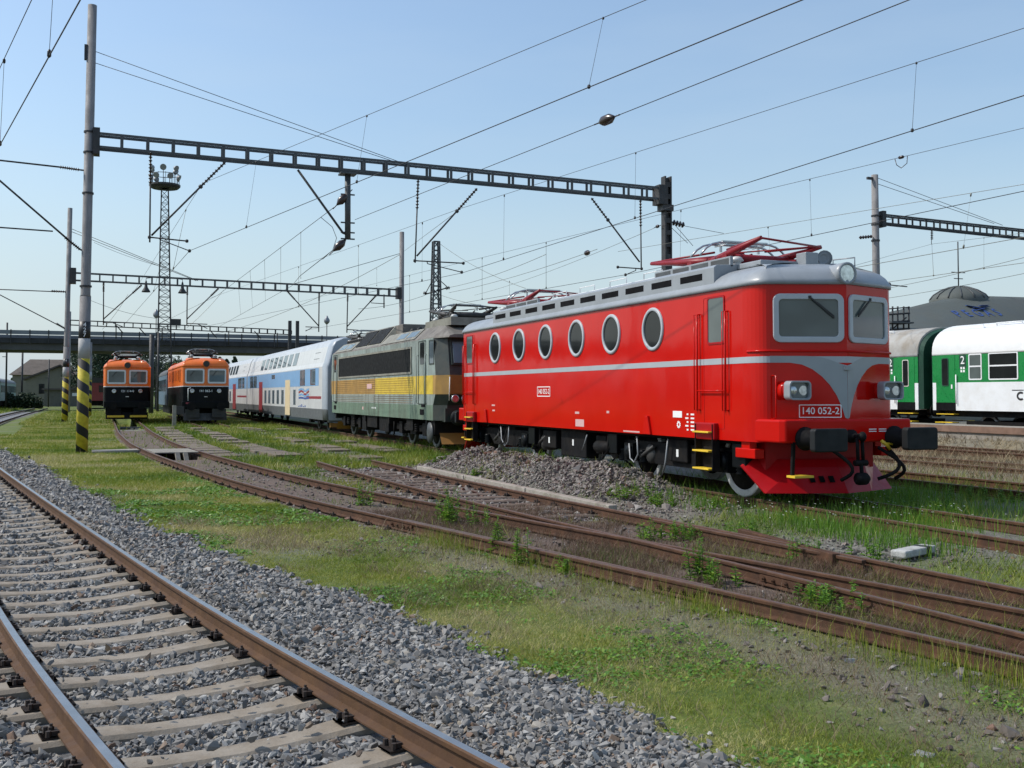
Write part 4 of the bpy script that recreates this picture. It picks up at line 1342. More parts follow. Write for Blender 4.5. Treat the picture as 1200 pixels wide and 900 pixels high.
        for sg in (-1, 1):
            for q in (ax[0] - 0.62, ax[1] + 0.62):
                mb = MB(); mb.box(OX + sg * 1.2 - .12, OX + sg * 1.2 + .12, q - .2, q + .2, .56, .96)
                mb.tube([(OX + sg * 1.2, q, .56), (OX + sg * 0.95, q + (.35 if q > 22 else -.35) * 0 - .3, .25), (OX + sg * 0.78, q - .3, .10)], .025, 6)
                mb.build("sand_box", 'black_gloss', R, bevel=0.02)
    # equipment under the floor
    for (ya, yb, za, zb_, d) in ((17.2, 17.9, .52, .95, .16), (20.6, 21.1, .5, .9, .12), (21.6, 23.0, .36, .97, .10), (23.3, 24.1, .5, .92, .13), (24.3, 24.8, .5, .95, .2)):
        for sg in (-1, 1):
            mb = MB(); mb.box(OX + sg * 1.04 - .17, OX + sg * 1.04 + .15, ya, yb, za, zb_)
            eb = mb.build("equipment_box", 'black', R, bevel=0.025)
            mb = MB(); mb.box(OX + sg * 1.04 + (.153 if sg > 0 else -.173) - .003, OX + sg * 1.04 + (.153 if sg > 0 else -.173) + .003, (ya + yb) / 2 - .04, (ya + yb) / 2 + .04, .62, .76); mb.build("label_plate", 'white', eb)
    for sg in (-1, 1):
        for y_, pts_ in ((19.0, ((0, .95), (-.04, .6), (.12, .42), (.3, .5), (.34, .8))), (21.35, ((0, .9), (.25, .55))), (26.2, ((0, .95), (.05, .55), (.3, .42), (.55, .6), (.6, .95))), (17.75, ((0, .95), (.1, .5), (.2, .3)))):
            mb = MB(); mb.tube([(OX + sg * 1.3, y_ + a_, b_) for a_, b_ in pts_], .018, 6); mb.build("hose", 'lamp_metal', R)
        for y_ in (18.75, 20.35, 24.2, 27.3):
            mb = MB(); mb.lathe((OX + sg * 1.05, y_, .62), (sg, 0, 0), [(.2, -.25), (.2, .08), (.15, .12), (.06, .14)], 14); mb.tube([(OX + sg * 1.18, y_ - .25, .78), (OX + sg * 1.2, y_ + .25, .55)], .04, 6); mb.build("brake_cylinder", 'underframe_grey', R)
        mb = MB(); mb.box(OX + sg * 1.24 - .03, OX + sg * 1.24 + .03, 19.9, 20.6, .28, .34); mb.build("brake_rod", 'underframe_grey', R)
    mb = MB(); mb.box(OX - .9, OX + .9, 15.0, 29.6, 0.92, 1.01); mb.box(OX - .8, OX + .8, 20.3, 24.4, .45, .93)
    for sg in (-1, 1):
        mb.tube([(OX + sg * 1.2, 20.2, .66), (OX + sg * 1.2, 21.0, .66)], .13, 12)
        mb.tube([(OX + sg * 1.25, 15.3, .98), (OX + sg * 1.25, 29.3, .98)], .025, 6)
        mb.tube([(OX + sg * 1.3, 20.3, .97), (OX + sg * 1.34, 20.25, .6), (OX + sg * 1.3, 20.6, .42), (OX + sg * 1.2, 20.7, .7)], .016, 6)
        mb.tube([(OX + sg * 1.3, 26.3, .97), (OX + sg * 1.34, 26.5, .5), (OX + sg * 1.3, 27.0, .45), (OX + sg * 1.2, 27.2, .97)], .016, 6)
    mb.build("underframe", 'black', R)
    return R


red = build_red()


# ------------------------------------------------------------------ grey green and yellow locomotive coupled behind it
def build_green():
    OX, Y0, Y1, HW = 11.35, 32.35, 48.85, 1.45
    R = thing("electric_locomotive", (OX, Y0, 0), "grimy grey green electric locomotive with a yellow waist band and long black grilles", "locomotive", "electric locomotives in the yard")
    xs = OX - HW
    # body in three horizontal colour bands, with a leaning cab front
    def plan(z):
        # front leans back above the waist
        f = Y0 if z < 1.45 else (Y0 - 0.28 * (z - 1.45) / 0.4 if z < 1.85 else (Y0 - 0.28 + 0.22 * max(0, z - 2.4)))
        b = Y1 if z < 1.45 else (Y1 + 0.28 * (z - 1.45) / 0.4 if z < 1.85 else (Y1 + 0.28 - 0.22 * max(0, z - 2.4)))
        f += 0.02; 
        return [(OX - 1.12, f - .22, z), (OX + 1.12, f - .22, z), (OX + HW, f + .25, z), (OX + HW, b - .25, z), (OX + 1.12, b + .22, z), (OX - 1.12, b + .22, z), (OX - HW, b - .25, z), (OX - HW, f + .25, z)]
    mb = MB()
    zs = [0.96, 1.45, 1.80, 2.41, 3.62]
    mats = [1, 0, 2, 0]
    for i in range(4):
        mb.cur = mats[i]
        mb.loft([plan(zs[i]), plan(zs[i + 1])], cap0=(i == 0), cap1=(i == 3))
    # side of the ochre band: clean yellow towards the near end
    body = mb.build("body", ['g_grey', 'g_green', 'g_ochre', 'g_dark'], R)
    for p in body.data.polygons:
        nrm = p.normal
        if abs(nrm.y) > 0.35 and p.material_index in (0, 1):
            p.material_index = 3  # end faces take the darker green
    for sg in (-1, 1):
        x_ = OX + sg * HW
        a = 1 if sg > 0 else -1
        bx = lambda m_, y0, y1, z0, z1, t=0.006: m_.box(min(x_, x_ + sg * t), max(x_, x_ + sg * t), y0, y1, z0, z1)
        mb = MB(); bx(mb, 32.62, 40.35, 1.80, 2.41); mb.build("yellow_band", 'g_yellow', R)
        mb = MB()
        for i in range(7):
            bx(mb, 35.0, 47.9, 1.86 + i * 0.083, 1.868 + i * 0.083, 0.014)
        for i in range(4):
            bx(mb, 35.0, 47.9, 1.5 + i * 0.075, 1.508 + i * 0.075, 0.014)
        mb.build("side_ribs", 'g_ochre_dark', R)
        mb = MB(); bx(mb, 35.2, 47.1, 2.56, 3.38, 0.012); gr = mb.build("side_grille", 'grille', R)
        mb = MB(); mb.ring_plate(rrect(12.05, 0.94, .02, 1), rrect(11.85, 0.8, .02, 1), (x_, 41.15, 2.97), (0, sg, 0), Z, 0.03); mb.build("grille_frame", 'g_roof_pale', gr)
        mb = MB(); bx(mb, 40.5, 42.2, 1.46, 1.79, 0.01); mb.build("side_hatch", 'g_grey', R)
        for yc, d_ in ((33.85, 1), (47.9, -1)):
            mb = MB(); mb.ring_plate(rrect(0.86, 2.12, .03, 2), rrect(0.80, 2.06, .03, 2), (x_, yc, 2.52), (0, sg, 0), Z, 0.012)
            dr = mb.build("cab_door", 'g_dark', R)
            mb = MB(); mb.plate(rrect(0.5, 0.72, .05, 3), (x_, yc, 3.16), (0, sg, 0), Z, 0.01); mb.build("pane", 'glass_dark', dr)
            yw = yc - 1.1 * d_ if d_ > 0 else yc + 0.0
            if d_ > 0:
                mb = MB(); mb.ring_plate(rrect(0.56, 0.8, .04, 3), rrect(0.48, 0.72, .04, 3), (x_, 32.78, 3.16), (0, sg, 0), Z, 0.015); wf = mb.build("side_window", 'g_dark', R)
                mb = MB(); mb.plate(rrect(0.5, 0.74, .04, 3), (x_, 32.78, 3.16), (0, sg, 0), Z, 0.006); mb.build("pane", 'glass_blue', wf)
            mb = MB()
            for q in (-.5, .5):
                mb.tube([(x_, yc + q, 3.1), (x_ + sg * .06, yc + q, 3.1), (x_ + sg * .06, yc + q, 1.5), (x_, yc + q, 1.5)], .015, 5)
            mb.build("door_handrail", 'g_grey', R)
            mb = MB(); bx(mb, yc - .2, yc + .25, 1.12, 1.3, 0.012); bx(mb, yc - .35, yc + .1, 1.38, 1.48, 0.012); mb.build("step_hole", 'dark_gap', R)
    mb = MB(); mb.box(xs - .02, xs, 40.85, 41.65, 2.02, 2.21)
    pl = mb.build("side_number_plate", 'pale_plate', R)
    mb = MB()
    for q in (40.2, 40.45, 40.75):
        mb.box(xs - .006, xs, q, q + .12, 1.24, 1.30)
    mb.build("lettering", 'white', R)
    mb = MB(); mb.box(xs - .006, xs, 42.3, 42.5, 1.18, 1.30); mb.build("data_plate", 'pale_plate', R)
    # roof with sloping flanks and a raised hood
    mb = MB()
    sec0 = [(-HW, 3.62), (-1.05, 4.02), (1.05, 4.02), (HW, 3.62)]
    def rr(y, s=1.0, top=4.02): return [(OX - HW * 1.0, y, 3.60), (OX - HW + .02, y, 3.66), (OX - 1.02, y + (.25 if y < 40 else -.25) * (0 if s else 1), top), (OX + 1.02, y, top), (OX + HW - .02, y, 3.66), (OX + HW, y, 3.60)]
    def rr2(y, w, top): return [(OX - w, y, 3.60), (OX - w + .02, y, 3.655), (OX - min(w, 1.02), y, top), (OX + min(w, 1.02), y, top), (OX + w - .02, y, 3.655), (OX + w, y, 3.60)]
    mb.loft([rr2(31.72, 1.2, 3.70), rr2(32.6, HW, 4.0), rr2(33.2, HW, 4.05), rr2(48.0, HW, 4.05), rr2(48.6, HW, 4.0), rr2(49.5, 1.2, 3.70)])
    roof = mb.build("roof", 'g_roof', R)
    for sg in (-1, 1):
        sl = Vector((OX + sg * 1.02, 0, 4.05)) - Vector((OX + sg * (HW - .02), 0, 3.655))
        sd = sl.normalized()
        for (y0, y1, mat_) in ((34.9, 39.6, 'g_roof_pale'), (44.7, 48.0, 'g_roof_pale')):
            mb = MB()
            o_ = Vector((OX + sg * (HW - .02) + sg * .006, y0, 3.665))
            n_ = Vector((sg * sl.z, 0, -sg * sl.x * sg)).normalized() if False else Vector((sg * sd.z, 0, -sd.x * sg))
            mb.obox(o_ + sd * sl.length / 2 + Y * (y1 - y0) / 2 + n_ * .006, Y, sd, n_, (y1 - y0) / 2, sl.length / 2 - .02, .008); pn = mb.build("roof_panel", mat_, R)
            mb = MB()
            for q in ((35.6, 37.0, 38.8)[:2] if y0 < 40 else (45.6, 47.0)):
                mb.obox(Vector((o_.x, q + .1, o_.z)) + sd * sl.length * .52 + n_ * .017, Y, sd, n_, .55, .15, .006)
            mb.build("roof_light", 'glass_screen', pn)
        # intake hood
        mb = MB()
        mb.loft([[(OX + sg * 1.38, 39.9, 3.70), (OX + sg * 1.38, 44.5, 3.70), (OX + sg * 0.75, 44.5, 4.45), (OX + sg * 0.75, 39.9, 4.45)],
                 [(OX + sg * 0.3, 39.5, 3.9), (OX + sg * 0.3, 44.9, 3.9), (OX + sg * 0.3, 44.6, 4.46), (OX + sg * 0.3, 38.9, 4.46)]])
        hd = mb.build("intake_hood", 'g_roof_pale', R)
        mb = MB()
        hs = (Vector((OX + sg * 0.75, 0, 4.45)) - Vector((OX + sg * 1.38, 0, 3.70))); hl_ = hs.length; hs.normalize()
        hn = Vector((sg * hs.z, 0, -hs.x * sg))
        for ya, yb in ((40.05, 42.1), (42.3, 44.35)):
            mb.obox(Vector((OX + sg * 1.38, (ya + yb) / 2, 3.70)) + hs * hl_ * .52 + hn * .012, Y, hs, hn, (yb - ya) / 2, hl_ * .42, .012)
        mb.build("hood_grille", 'grille', hd)
    mb = MB(); mb.box(OX - 0.75, OX + 0.75, 38.9, 44.9, 4.02, 4.47); mb.box(OX - .6, OX + .6, 34.0, 36.5, 4.02, 4.22); mb.build("roof_hood", 'g_roof', R, bevel=0.03)
    mb = MB()
    for q in range(10):
        mb.lathe((OX - .55 + 0.1 * (q % 2), 34.2 + q * .5, 4.05), (0, 0, 1), [(.07, 0), (.09, .05), (.06, .1), (.09, .14), (.05, .2)], 8)
        mb.lathe((OX - .85, 45.0 + q * .32, 4.05), (0, 0, 1), [(.07, 0), (.09, .05), (.06, .1), (.09, .14), (.05, .2)], 8)
    mb.build("roof_insulators", 'steel_dark', R)
    p_ = folded_pantograph(R, OX, 33.7, 4.22, 1.5, .8, 'steel_dark', rise=0.45)
    folded_pantograph(R, OX, 47.2, 4.12, 1.4, .8, 'steel_dark', rise=0.35)
    mb = MB(); mb.box(OX - .95, OX + .5, 32.3, 35.2, 4.03, 4.28); mb.build("pantograph_plinth", 'g_roof_pale', R)
    # front: windscreen band, lamps, dark lower panel
    for fy, d_ in ((Y0, 1), (Y1, -1)):
        P = lambda y: fy + d_ * y
        mb = MB()
        wv = (Vector((0, P(-.20 - .28 + .23), 3.5)) - Vector((0, P(-.20 - .28 + .02), 2.78)))
        lz = wv.length; wv.normalize()
        c_ = Vector((OX, P(-.485 + .02 + .06), 3.12))
        nn = Vector((0, -d_ * wv.z, d_ * wv.y))
        mb.obox(c_ + Vector((0, d_ * .03, 0)), X, wv, nn, 1.06, .40, .03); wf = mb.build("windscreen", 'g_dark', R)
        for sg in (-1, 1):
            mb = MB(); mb.obox(c_ + X * sg * .52 + nn * .012, X, wv, nn, .48, .35, .03); mb.build("pane", 'glass_blue', wf)
        mb = MB(); mb.box(OX - 1.1, OX + 1.1, min(P(-.49), P(-.478)), max(P(-.49), P(-.478)), 1.83, 2.40); mb.build("front_band", 'g_ochre_dark', R)
        for sg in (-1, 1):
            for q in (.62, .95):
                mb = MB(); mb.lathe((OX + sg * q, P(-.46), 1.66), (0, -d_, 0), [(.13, 0), (.13, .06), (.10, .07), (.05, .05)], 16); mb.build("headlight", 'chrome', R)
            bxx = OX + sg * .88
            mb = MB(); mb.lathe((bxx, P(-.2), 1.06), (0, -d_, 0), [(.18, 0), (.15, .03), (.15, .25), (.11, .26), (.11, .38)], 14); bf = mb.build("buffer", 'black', R)
            mb = MB(); mb.lathe((bxx, P(-.57), 1.06), (0, -d_, 0), [(.25, 0), (.25, .03), (.12, .05)], 20); mb.build("buffer_plate", 'rubber', bf)
        mb = MB(); mb.box(OX - 1.2, OX + 1.2, min(P(-.25), P(.3)), max(P(-.25), P(.3)), .92, 1.35); mb.build("buffer_beam", 'g_dark', R)
        mb = MB(); mb.loft([[(OX - 1.2, P(.1), .2), (OX, P(-.2), .2), (OX + 1.2, P(.1), .2), (OX, P(.3), .2)], [(OX - 1.2, P(.35), .55), (OX, P(.05), .55), (OX + 1.2, P(.35), .55), (OX, P(.5), .55)]]); mb.build("snow_plough", 'g_ochre_dark', R)  # yellow plough dimmed in colour to stand for the shade down there
        mb = MB(); mb.tube([(OX - 1.15, P(-.50), 1.6), (OX - 1.15, P(-.56), 2.35)], .015, 5); mb.build("handrail", 'white', R)
    for ax in ((34.3, 37.3), (43.9, 46.9)):
        mb = MB()
        for sg in (-1, 1):
            sx_ = OX + sg * 1.1
            mb.box(sx_ - .08, sx_ + .08, ax[0] - .8, ax[1] + .8, .52, .74)
            for a in ax:
                mb.box(sx_ - .15, sx_ + .18, a - .2, a + .2, .40, .82)
            mb.box(sx_ - .1, sx_ + .2, sum(ax) / 2 - .35, sum(ax) / 2 + .35, .4, .95)
            for q in (-.55, .55):
                mb.lathe((sx_ + sg * .1, sum(ax) / 2 + q, .5), (0, 0, 1), [(.1, 0), (.13, .03), (.09, .06), (.13, .1), (.09, .13), (.13, .17), (.09, .2), (.13, .24), (.09, .3)], 10)
        mb.build("bogie", 'black', R, bevel=0.015)
        for a in ax:
            wheel_pair(R, OX, a, .60, tyre='steel_grey')
    mb = MB(); mb.box(OX - 1.0, OX + 1.0, 33.0, 48.2, .85, .95)
    for a, b, c_, d_ in ((38.6, 40.0, .4, .95), (40.4, 42.0, .5, .95), (42.2, 42.9, .35, .95), (35.3, 36.1, .55, .93), (32.7, 33.1, .5, .95)):
        mb.box(OX - 1.36, OX + 1.36, a, b, c_, d_)
    for q in (33.4, 38.3, 42.1, 47.8):
        mb.box(OX - 1.42, OX + 1.42, q, q + .18, .72, .97)
    mb.tube([(OX - 1.3, 38.0, .8), (OX - 1.3, 38.0, .35), (OX - 1.25, 38.3, .3)], .03, 6)
    mb.build("underframe", 'black', R)
    mb = MB(); mb.lathe((OX - 1.38, 33.1, .55), (-1, 0, 0), [(.34, 0), (.34, .04), (.1, .07)], 20); mb.build("tank", 'steel_grey', R)
    return R


build_green()
# ------------------------------------------------------------------ double-deck train behind it
def dd_car(ya, yb, label, nose, doors, lower, bluew, upper, red):
    OX, HW = 11.35, 1.44
    R = thing("double_deck_coach", (OX, ya, 0), label, "railway coach", "double-deck coaches of the white and blue train")
    xs = OX - HW
    sec = [(-1.40, .55), (-HW, 1.08), (-HW, 3.14), (-1.36, 3.34), (-1.16, 4.12), (-1.0, 4.38), (-.6, 4.55), (0, 4.60)]
    sec = sec + [(-a, b) for a, b in reversed(sec[:-1])]
    def R_(y, s=1.0, sh=0.0): return [(OX + a * s, y, (b - .55) * (1 - sh) + .55) for a, b in sec]
    mb = MB()
    if nose:
        rings = [R_(ya - 0.02, .90, .016), R_(ya + .05, .945, .008), R_(ya + .18, .98, .003), R_(ya + .38, .995, .0005), R_(ya + .7, 1.0, 0.0), R_(yb)]
    else:
        rings = [R_(ya), R_(yb)]
    mb.cur = 0
    mb.loft(rings)
    n = len(sec)
    nr = len(rings) - 1
    for i in range(nr):
        for j in range(n):
            q = i * n + j
            za = (sec[j][1] + sec[(j + 1) % n][1]) / 2
            if sec[j][1] <= .56 and sec[(j + 1) % n][1] <= .56: mb.mi[q] = 2
            elif za < 1.0: mb.mi[q] = 2
            elif za > 4.2: mb.mi[q] = 1
            if nose and i < 4:
                mb.mi[q] = 3 if za > 0.9 else 2
                mb.sm[q] = True
    if nose: mb.mi[nr * n] = 3
    body = mb.build("body", ['dd_white', 'dd_grey', 'dd_skirt', 'dd_front'], R)
    for sg in (-1, 1):
        x_ = OX + sg * HW
        bx = lambda m_, y0, y1, z0, z1, t=0.005: m_.box(min(x_, x_ + sg * t), max(x_, x_ + sg * t), y0, y1, z0, z1)
        mb = MB(); bx(mb, ya + (1.6 if nose else .1), yb - .1, 2.22, 3.10); mb.build("blue_band", 'dd_blue', R)
        if red:
            mb = MB(); bx(mb, red[0], red[1], 1.57, 1.70); mb.build("red_line", 'dd_red', R)
        for y0, y1, m_ in doors:
            mb = MB(); bx(mb, y0, y1, .62, 2.62, .014); d_ = mb.build("door", m_, R)
        for y0, y1, z0, z1 in lower + bluew:
            mb = MB(); bx(mb, y0, y1, z0, z1, .010); w_ = mb.build("window", 'glass_blue', R)
        # upper deck windows lie on the sloping flank
        a = Vector((OX + sg * 1.36, 0, 3.34)); b = Vector((OX + sg * 1.16, 0, 4.12)); sd = (b - a).normalized(); nn = Vector((sg * sd.z, 0, -sd.x * sg))
        for y0 in upper:
            mb = MB(); mb.obox(a + (b - a) * .52 + Y * y0 + nn * .006, Y, sd, nn, .60, .36, .008); mb.build("window", 'glass_blue', R)
        mb = MB()
        for y0 in (ya + 3.2, yb - 6):
            bx(mb, y0, y0 + .6, 3.03, 3.05); 
        mb.obox(a + (b - a) * .7 + Y * (ya + 2.9) + nn * .004, Y, sd, nn, .7, .012, .004); mb.obox(a + (b - a) * .3 + Y * (ya + 2.9) + nn * .004, Y, sd, nn, .7, .012, .004)
        mb.build("panel_seam", 'dd_skirt', R)
    if nose:
        # faded graphic with red and blue strokes, beside the first door
        for i, (m_, z0, sl) in enumerate((('dd_blue', 1.98, .06), ('dd_red', 1.84, .1), ('dd_blue', 1.70, .05), ('hall_blue', 1.55, .02))):
            mb = MB()
            for q in range(4):
                yq = 57.6 - q * .78
                mb.add([(xs - .007, yq, z0 + sl * math.sin(q * 2)), (xs - .007, yq - .75, z0 + sl * math.sin(q * 2 + 1)), (xs - .007, yq - .75, z0 + .1 + sl * math.sin(q * 2 + 1)), (xs - .007, yq, z0 + .1 + sl * math.sin(q * 2))], [(0, 1, 2, 3)])
            mb.build("side_graphic", m_, R, fix=False)
        mb = MB(); mb.box(xs - .007, xs, 55.5, 57.75, 1.13, 1.14)
        for q in range(5):
            mb.box(xs - .007, xs, 57.5 - q * .5, 57.75 - q * .5, 1.14, 1.17 + .05 * (q % 3))
        mb.build("lettering", 'hall_blue', R)
        # front end
        for sg in (-1, 1):
            mb = MB(); mb.plate(rrect(.32, .95, .1, 3), (OX + sg * 1.24, ya + .60, 2.60), (-.85 * sg * -1, -.75 * 0 + (.55 if sg > 0 else -.55), 0) if False else (0.0, sg * 1.0, 0), Z, .06); mb.build("cab_side_window", 'glass_dark', R)
            for q in (.62, .95):
                mb = MB(); mb.lathe((OX + sg * q, ya + .06, 1.68), (0, -1, 0), [(.14, 0), (.14, .06), (.08, .08)], 14); mb.build("headlight", 'black_gloss', R)
        mb = MB(); mb.box(OX - 1.0, OX + 1.0, ya - .05, ya + .03, 2.2, 3.25); mb.build("windscreen", 'glass_dark', R)
        mb = MB(); mb.box(OX - 1.22, OX + 1.22, ya + .02, ya + .55, .45, 1.25); mb.build("buffer_beam", 'dd_skirt', R)
        for sg in (-1, 1):
            mb = MB(); mb.lathe((OX + sg * .88, ya + .1, 1.06), (0, -1, 0), [(.16, 0), (.14, .3), (.24, .36), (.24, .4)], 14); mb.build("buffer", 'black', R)
        mb = MB(); mb.box(OX - 1.15, OX + 1.15, ya + .1, ya + .3, .22, .42); mb.build("rail_guard", 'g_ochre_dark', R)
    for bz in (ya + 3.4, yb - 3.4):
        mb = MB()
        for sg in (-1, 1):
            mb.box(OX + sg * 1.1 - .08, OX + sg * 1.1 + .08, bz - 2.0, bz + 2.0, .42, .66)
            mb.box(OX + sg * 1.2 - .1, OX + sg * 1.2 + .1, bz - .4, bz + .4, .5, 1.0)
            for q in (-1.25, 1.25):
                mb.box(OX + sg * 1.2 - .1, OX + sg * 1.2 + .12, bz + q - .2, bz + q + .2, .35, .75)
        mb.build("bogie", 'black', R)
        for q in (-1.25, 1.25):
            wheel_pair(R, OX, bz + q, .46, tyre='steel_grey')
    return R


dd_car(50.35, 79.4, "leading white and blue double-deck coach with a cream door and rounded grey nose", True,
       [(60.42, 62.1, 'cream'), (71.5, 73.1, 'dd_red')],
       [(y - .42, y + .42, 1.22, 2.05) for y in (63.1, 64.9, 66.7, 68.4, 70.1)] + [(58.6, 59.3, 1.22, 2.05)],
       [(55.7, 57.2, 2.25, 3.08), (52.8, 54.2, 2.26, 3.06), (66.1, 67.4, 2.74, 3.0), (74.3, 75.9, 2.25, 3.04), (76.1, 77.8, 2.25, 3.04)],
       [59.6 + i * 1.86 for i in range(8)], (51.3, 55.3))
dd_car(79.75, 106.2, "second white and blue double-deck coach coupled behind the one with the cream door", False,
       [(86.5, 88.6, 'dd_red')], [(y - .5, y + .5, 1.22, 2.05) for y in (90.5, 92.5, 94.5)],
       [(81.1, 82.5, 2.25, 3.03), (82.8, 85.0, 2.25, 3.03)], [87.3 + i * 1.9 for i in range(6)], (79.9, 85.6))


# ------------------------------------------------------------------ the two orange and black locomotives
def orange_loco(ox, y0, label, strip, num):
    L, HW = 15.2, 1.46
    R = thing("electric_locomotive", (ox, y0, 0), label, "locomotive", "electric locomotives in the yard")
    O = outline(HW, L, 1.28, 0.28, 0.75, 1.44, 0.32)
    mb = MB()
    mb.cur = 0; mb.loft([ring_at(ox, y0, O, 0.95), ring_at(ox, y0, O, 2.28)], cap1=False)
    mb.cur = 1; mb.loft([ring_at(ox, y0, O, 2.28), ring_at(ox, y0, O, 3.52)], cap0=False)
    mb.build("body", ['black_gloss', 'orange'], R)
    mb = MB(); band(mb, ox, y0, O, 2.27, 2.32); mb.build("waist_line", 'frame_white', R)
    mb = MB()
    rings = [ring_at(ox, y0, outline(HW, L, 1.28, 0.28, 0.75, 1.44, 0.32, inset=i_), z) for i_, z in [(-.02, 3.50), (-.02, 3.58), (.05, 3.72), (.18, 3.86), (.40, 3.97), (.75, 4.06), (1.1, 4.09)]]
    mb.loft(rings, smooth=True); mb.build("roof", 'orange', R)
    fl = math.hypot(1.28, .28)
    for sg in (-1, 1):
        u = Vector((sg * 1.28, .28, 0)).normalized(); uu = u if sg > 0 else -u; nn = uu.cross(Z)
        oc = Vector((ox, y0, 0)) + u * .68 + Z * 2.93
        mb = MB(); mb.ring_plate(rrect(1.16, .92, .1, 4), rrect(.98, .72, .06, 4), oc - nn * .01, uu, Z, .04); fr = mb.build("windscreen", 'frame_white', R)
        mb = MB(); mb.plate(rrect(1.0, .74, .06, 4), oc - nn * .004, uu, Z, .012); mb.build("pane", 'glass_screen', fr)
        mb = MB(); mb.bar(oc + Z * .36 + nn * .04, oc + uu * (.28 * -1) + Z * .02 + nn * .03, .025); mb.build("wiper", 'text_black', fr)
        oc = Vector((ox, y0, 0)) + u * .82 + Z * 2.0
        mb = MB(); mb.lathe(oc, nn, [(.14, -.02), (.14, .05), (.11, .06), (.05, .04)], 16); mb.build("headlight", 'chrome', R)
        mb = MB(); mb.lathe((ox + sg * .88, y0 + .1, 1.06), (0, -1, 0), [(.18, 0), (.15, .05), (.15, .35), (.26, .45), (.26, .5)], 16); mb.build("buffer", 'black', R)
    text("lettering", num, .20, 'text_white', R, (ox, y0 - .012, 2.0), X, Z)
    mb = MB(); mb.box(ox - .1, ox + .1, y0 - .012, y0 + .05, 1.62, 1.67); mb.build("badge", 'chrome', R)
    mb = MB(); mb.lathe((ox, y0 + .6, 3.68), (0, -1, 0), [(.12, 0), (.22, .3), (.24, .66), (.24, .72), (.19, .73)], 18); lm = mb.build("top_headlight", 'orange', R)
    mb = MB(); mb.lathe((ox, y0 - .135, 3.68), (0, -1, 0), [(.19, 0), (.17, -.02), (.02, -.06)], 18); mb.build("lamp", 'glass_dark', lm)
    mb = MB(); mb.box(ox - 1.42, ox + 1.42, y0 - .05, y0 + .7, .92, 1.35); mb.build("buffer_beam", 'black_gloss', R, bevel=.03)
    mb = MB()
    for q in (-.8, .8):
        mb.box(ox + q - .42, ox + q + .42, y0 - .02, y0 + .05, .36, .9)
    mb.loft([[(ox - 1.3, y0 + .3, .18), (ox, y0, .18), (ox + 1.3, y0 + .3, .18), (ox, y0 + .4, .18)], [(ox - 1.3, y0 + .4, .62), (ox, y0 + .1, .62), (ox + 1.3, y0 + .4, .62), (ox, y0 + .5, .62)]])
    pw = mb.build("snow_plough", 'black' if strip else 'steel_dark', R)
    if strip:
        for q in (-.82, .82):
            mb = MB(); mb.box(ox + q * .85 - .52, ox + q * .85 + .52, y0 - .10, y0 - .04, .30, .43); mb.build("yellow_edge", 'yellow', pw)
    else:
        mb = MB(); mb.box(ox - 1.2, ox - .95, y0 - .06, y0 - .05, 1.2, 1.3); mb.build("tail_mark", 'dd_red', R)
        mb = MB(); mb.tube([(ox - 1.05, y0 + .1, 1.4), (ox - 1.05, y0 + .1, 2.15), (ox - .9, y0 + .05, 2.2)], .03, 5); mb.build("handrail", 'white', R)
    for sg in (-1, 1):
        x_ = ox + sg * HW
        for i in range(7):
            yq = y0 + 2.6 + i * 1.65
            mb = MB(); mb.ring_plate(rrect(.62, .8, .05, 2), rrect(.5, .68, .04, 2), (x_, yq, 3.0), (0, sg, 0), Z, .015); f_ = mb.build("side_window", 'orange', R)
            mb = MB(); mb.plate(rrect(.52, .7, .04, 2), (x_, yq, 3.0), (0, sg, 0), Z, .006); mb.build("pane", 'glass_dark', f_)
        mb = MB(); mb.plate(rrect(.6, .8, .05, 2), (x_, y0 + 1.35, 2.95), (0, sg, 0), Z, .006); mb.build("pane", 'glass_dark', R)
    mb = MB()
    for sg in (-1, 1):
        mb.tube([(ox + sg * .75, y0 + 1.2, 4.02), (ox + sg * .75, y0 + 1.2, 4.2), (ox + sg * .75, y0 + 3.5, 4.2), (ox + sg * .75, y0 + 3.5, 4.02)], .025, 5)
    mb.build("roof_rail", 'orange' if strip else 'steel_dark', R)
    folded_pantograph(R, ox, y0 + 3.2, 4.15, 1.7, .85, 'steel_dark', rise=.4)
    for ax in ((y0 + 2.0, y0 + 5.2), (y0 + 10, y0 + 13.2)):
        mb = MB(); mb.box(ox - 1.2, ox + 1.2, ax[0] - .9, ax[1] + .9, .4, .85); mb.build("bogie", 'black', R)
        for a in ax: wheel_pair(R, ox, a, .62, tyre='steel_grey')
    mb = MB(); mb.box(ox - 1.3, ox + 1.3, y0 + 6, y0 + 9.5, .4, .96); mb.build("underframe", 'black', R)
    return R


orange_loco(1.52, 73.5, "orange and black locomotive with a yellow edge on its plough, over the pit", True, "121 114-0")
orange_loco(6.0, 68.2, "orange and black locomotive with a bare grey plough, next to the white coaches", False, "141 062-1")


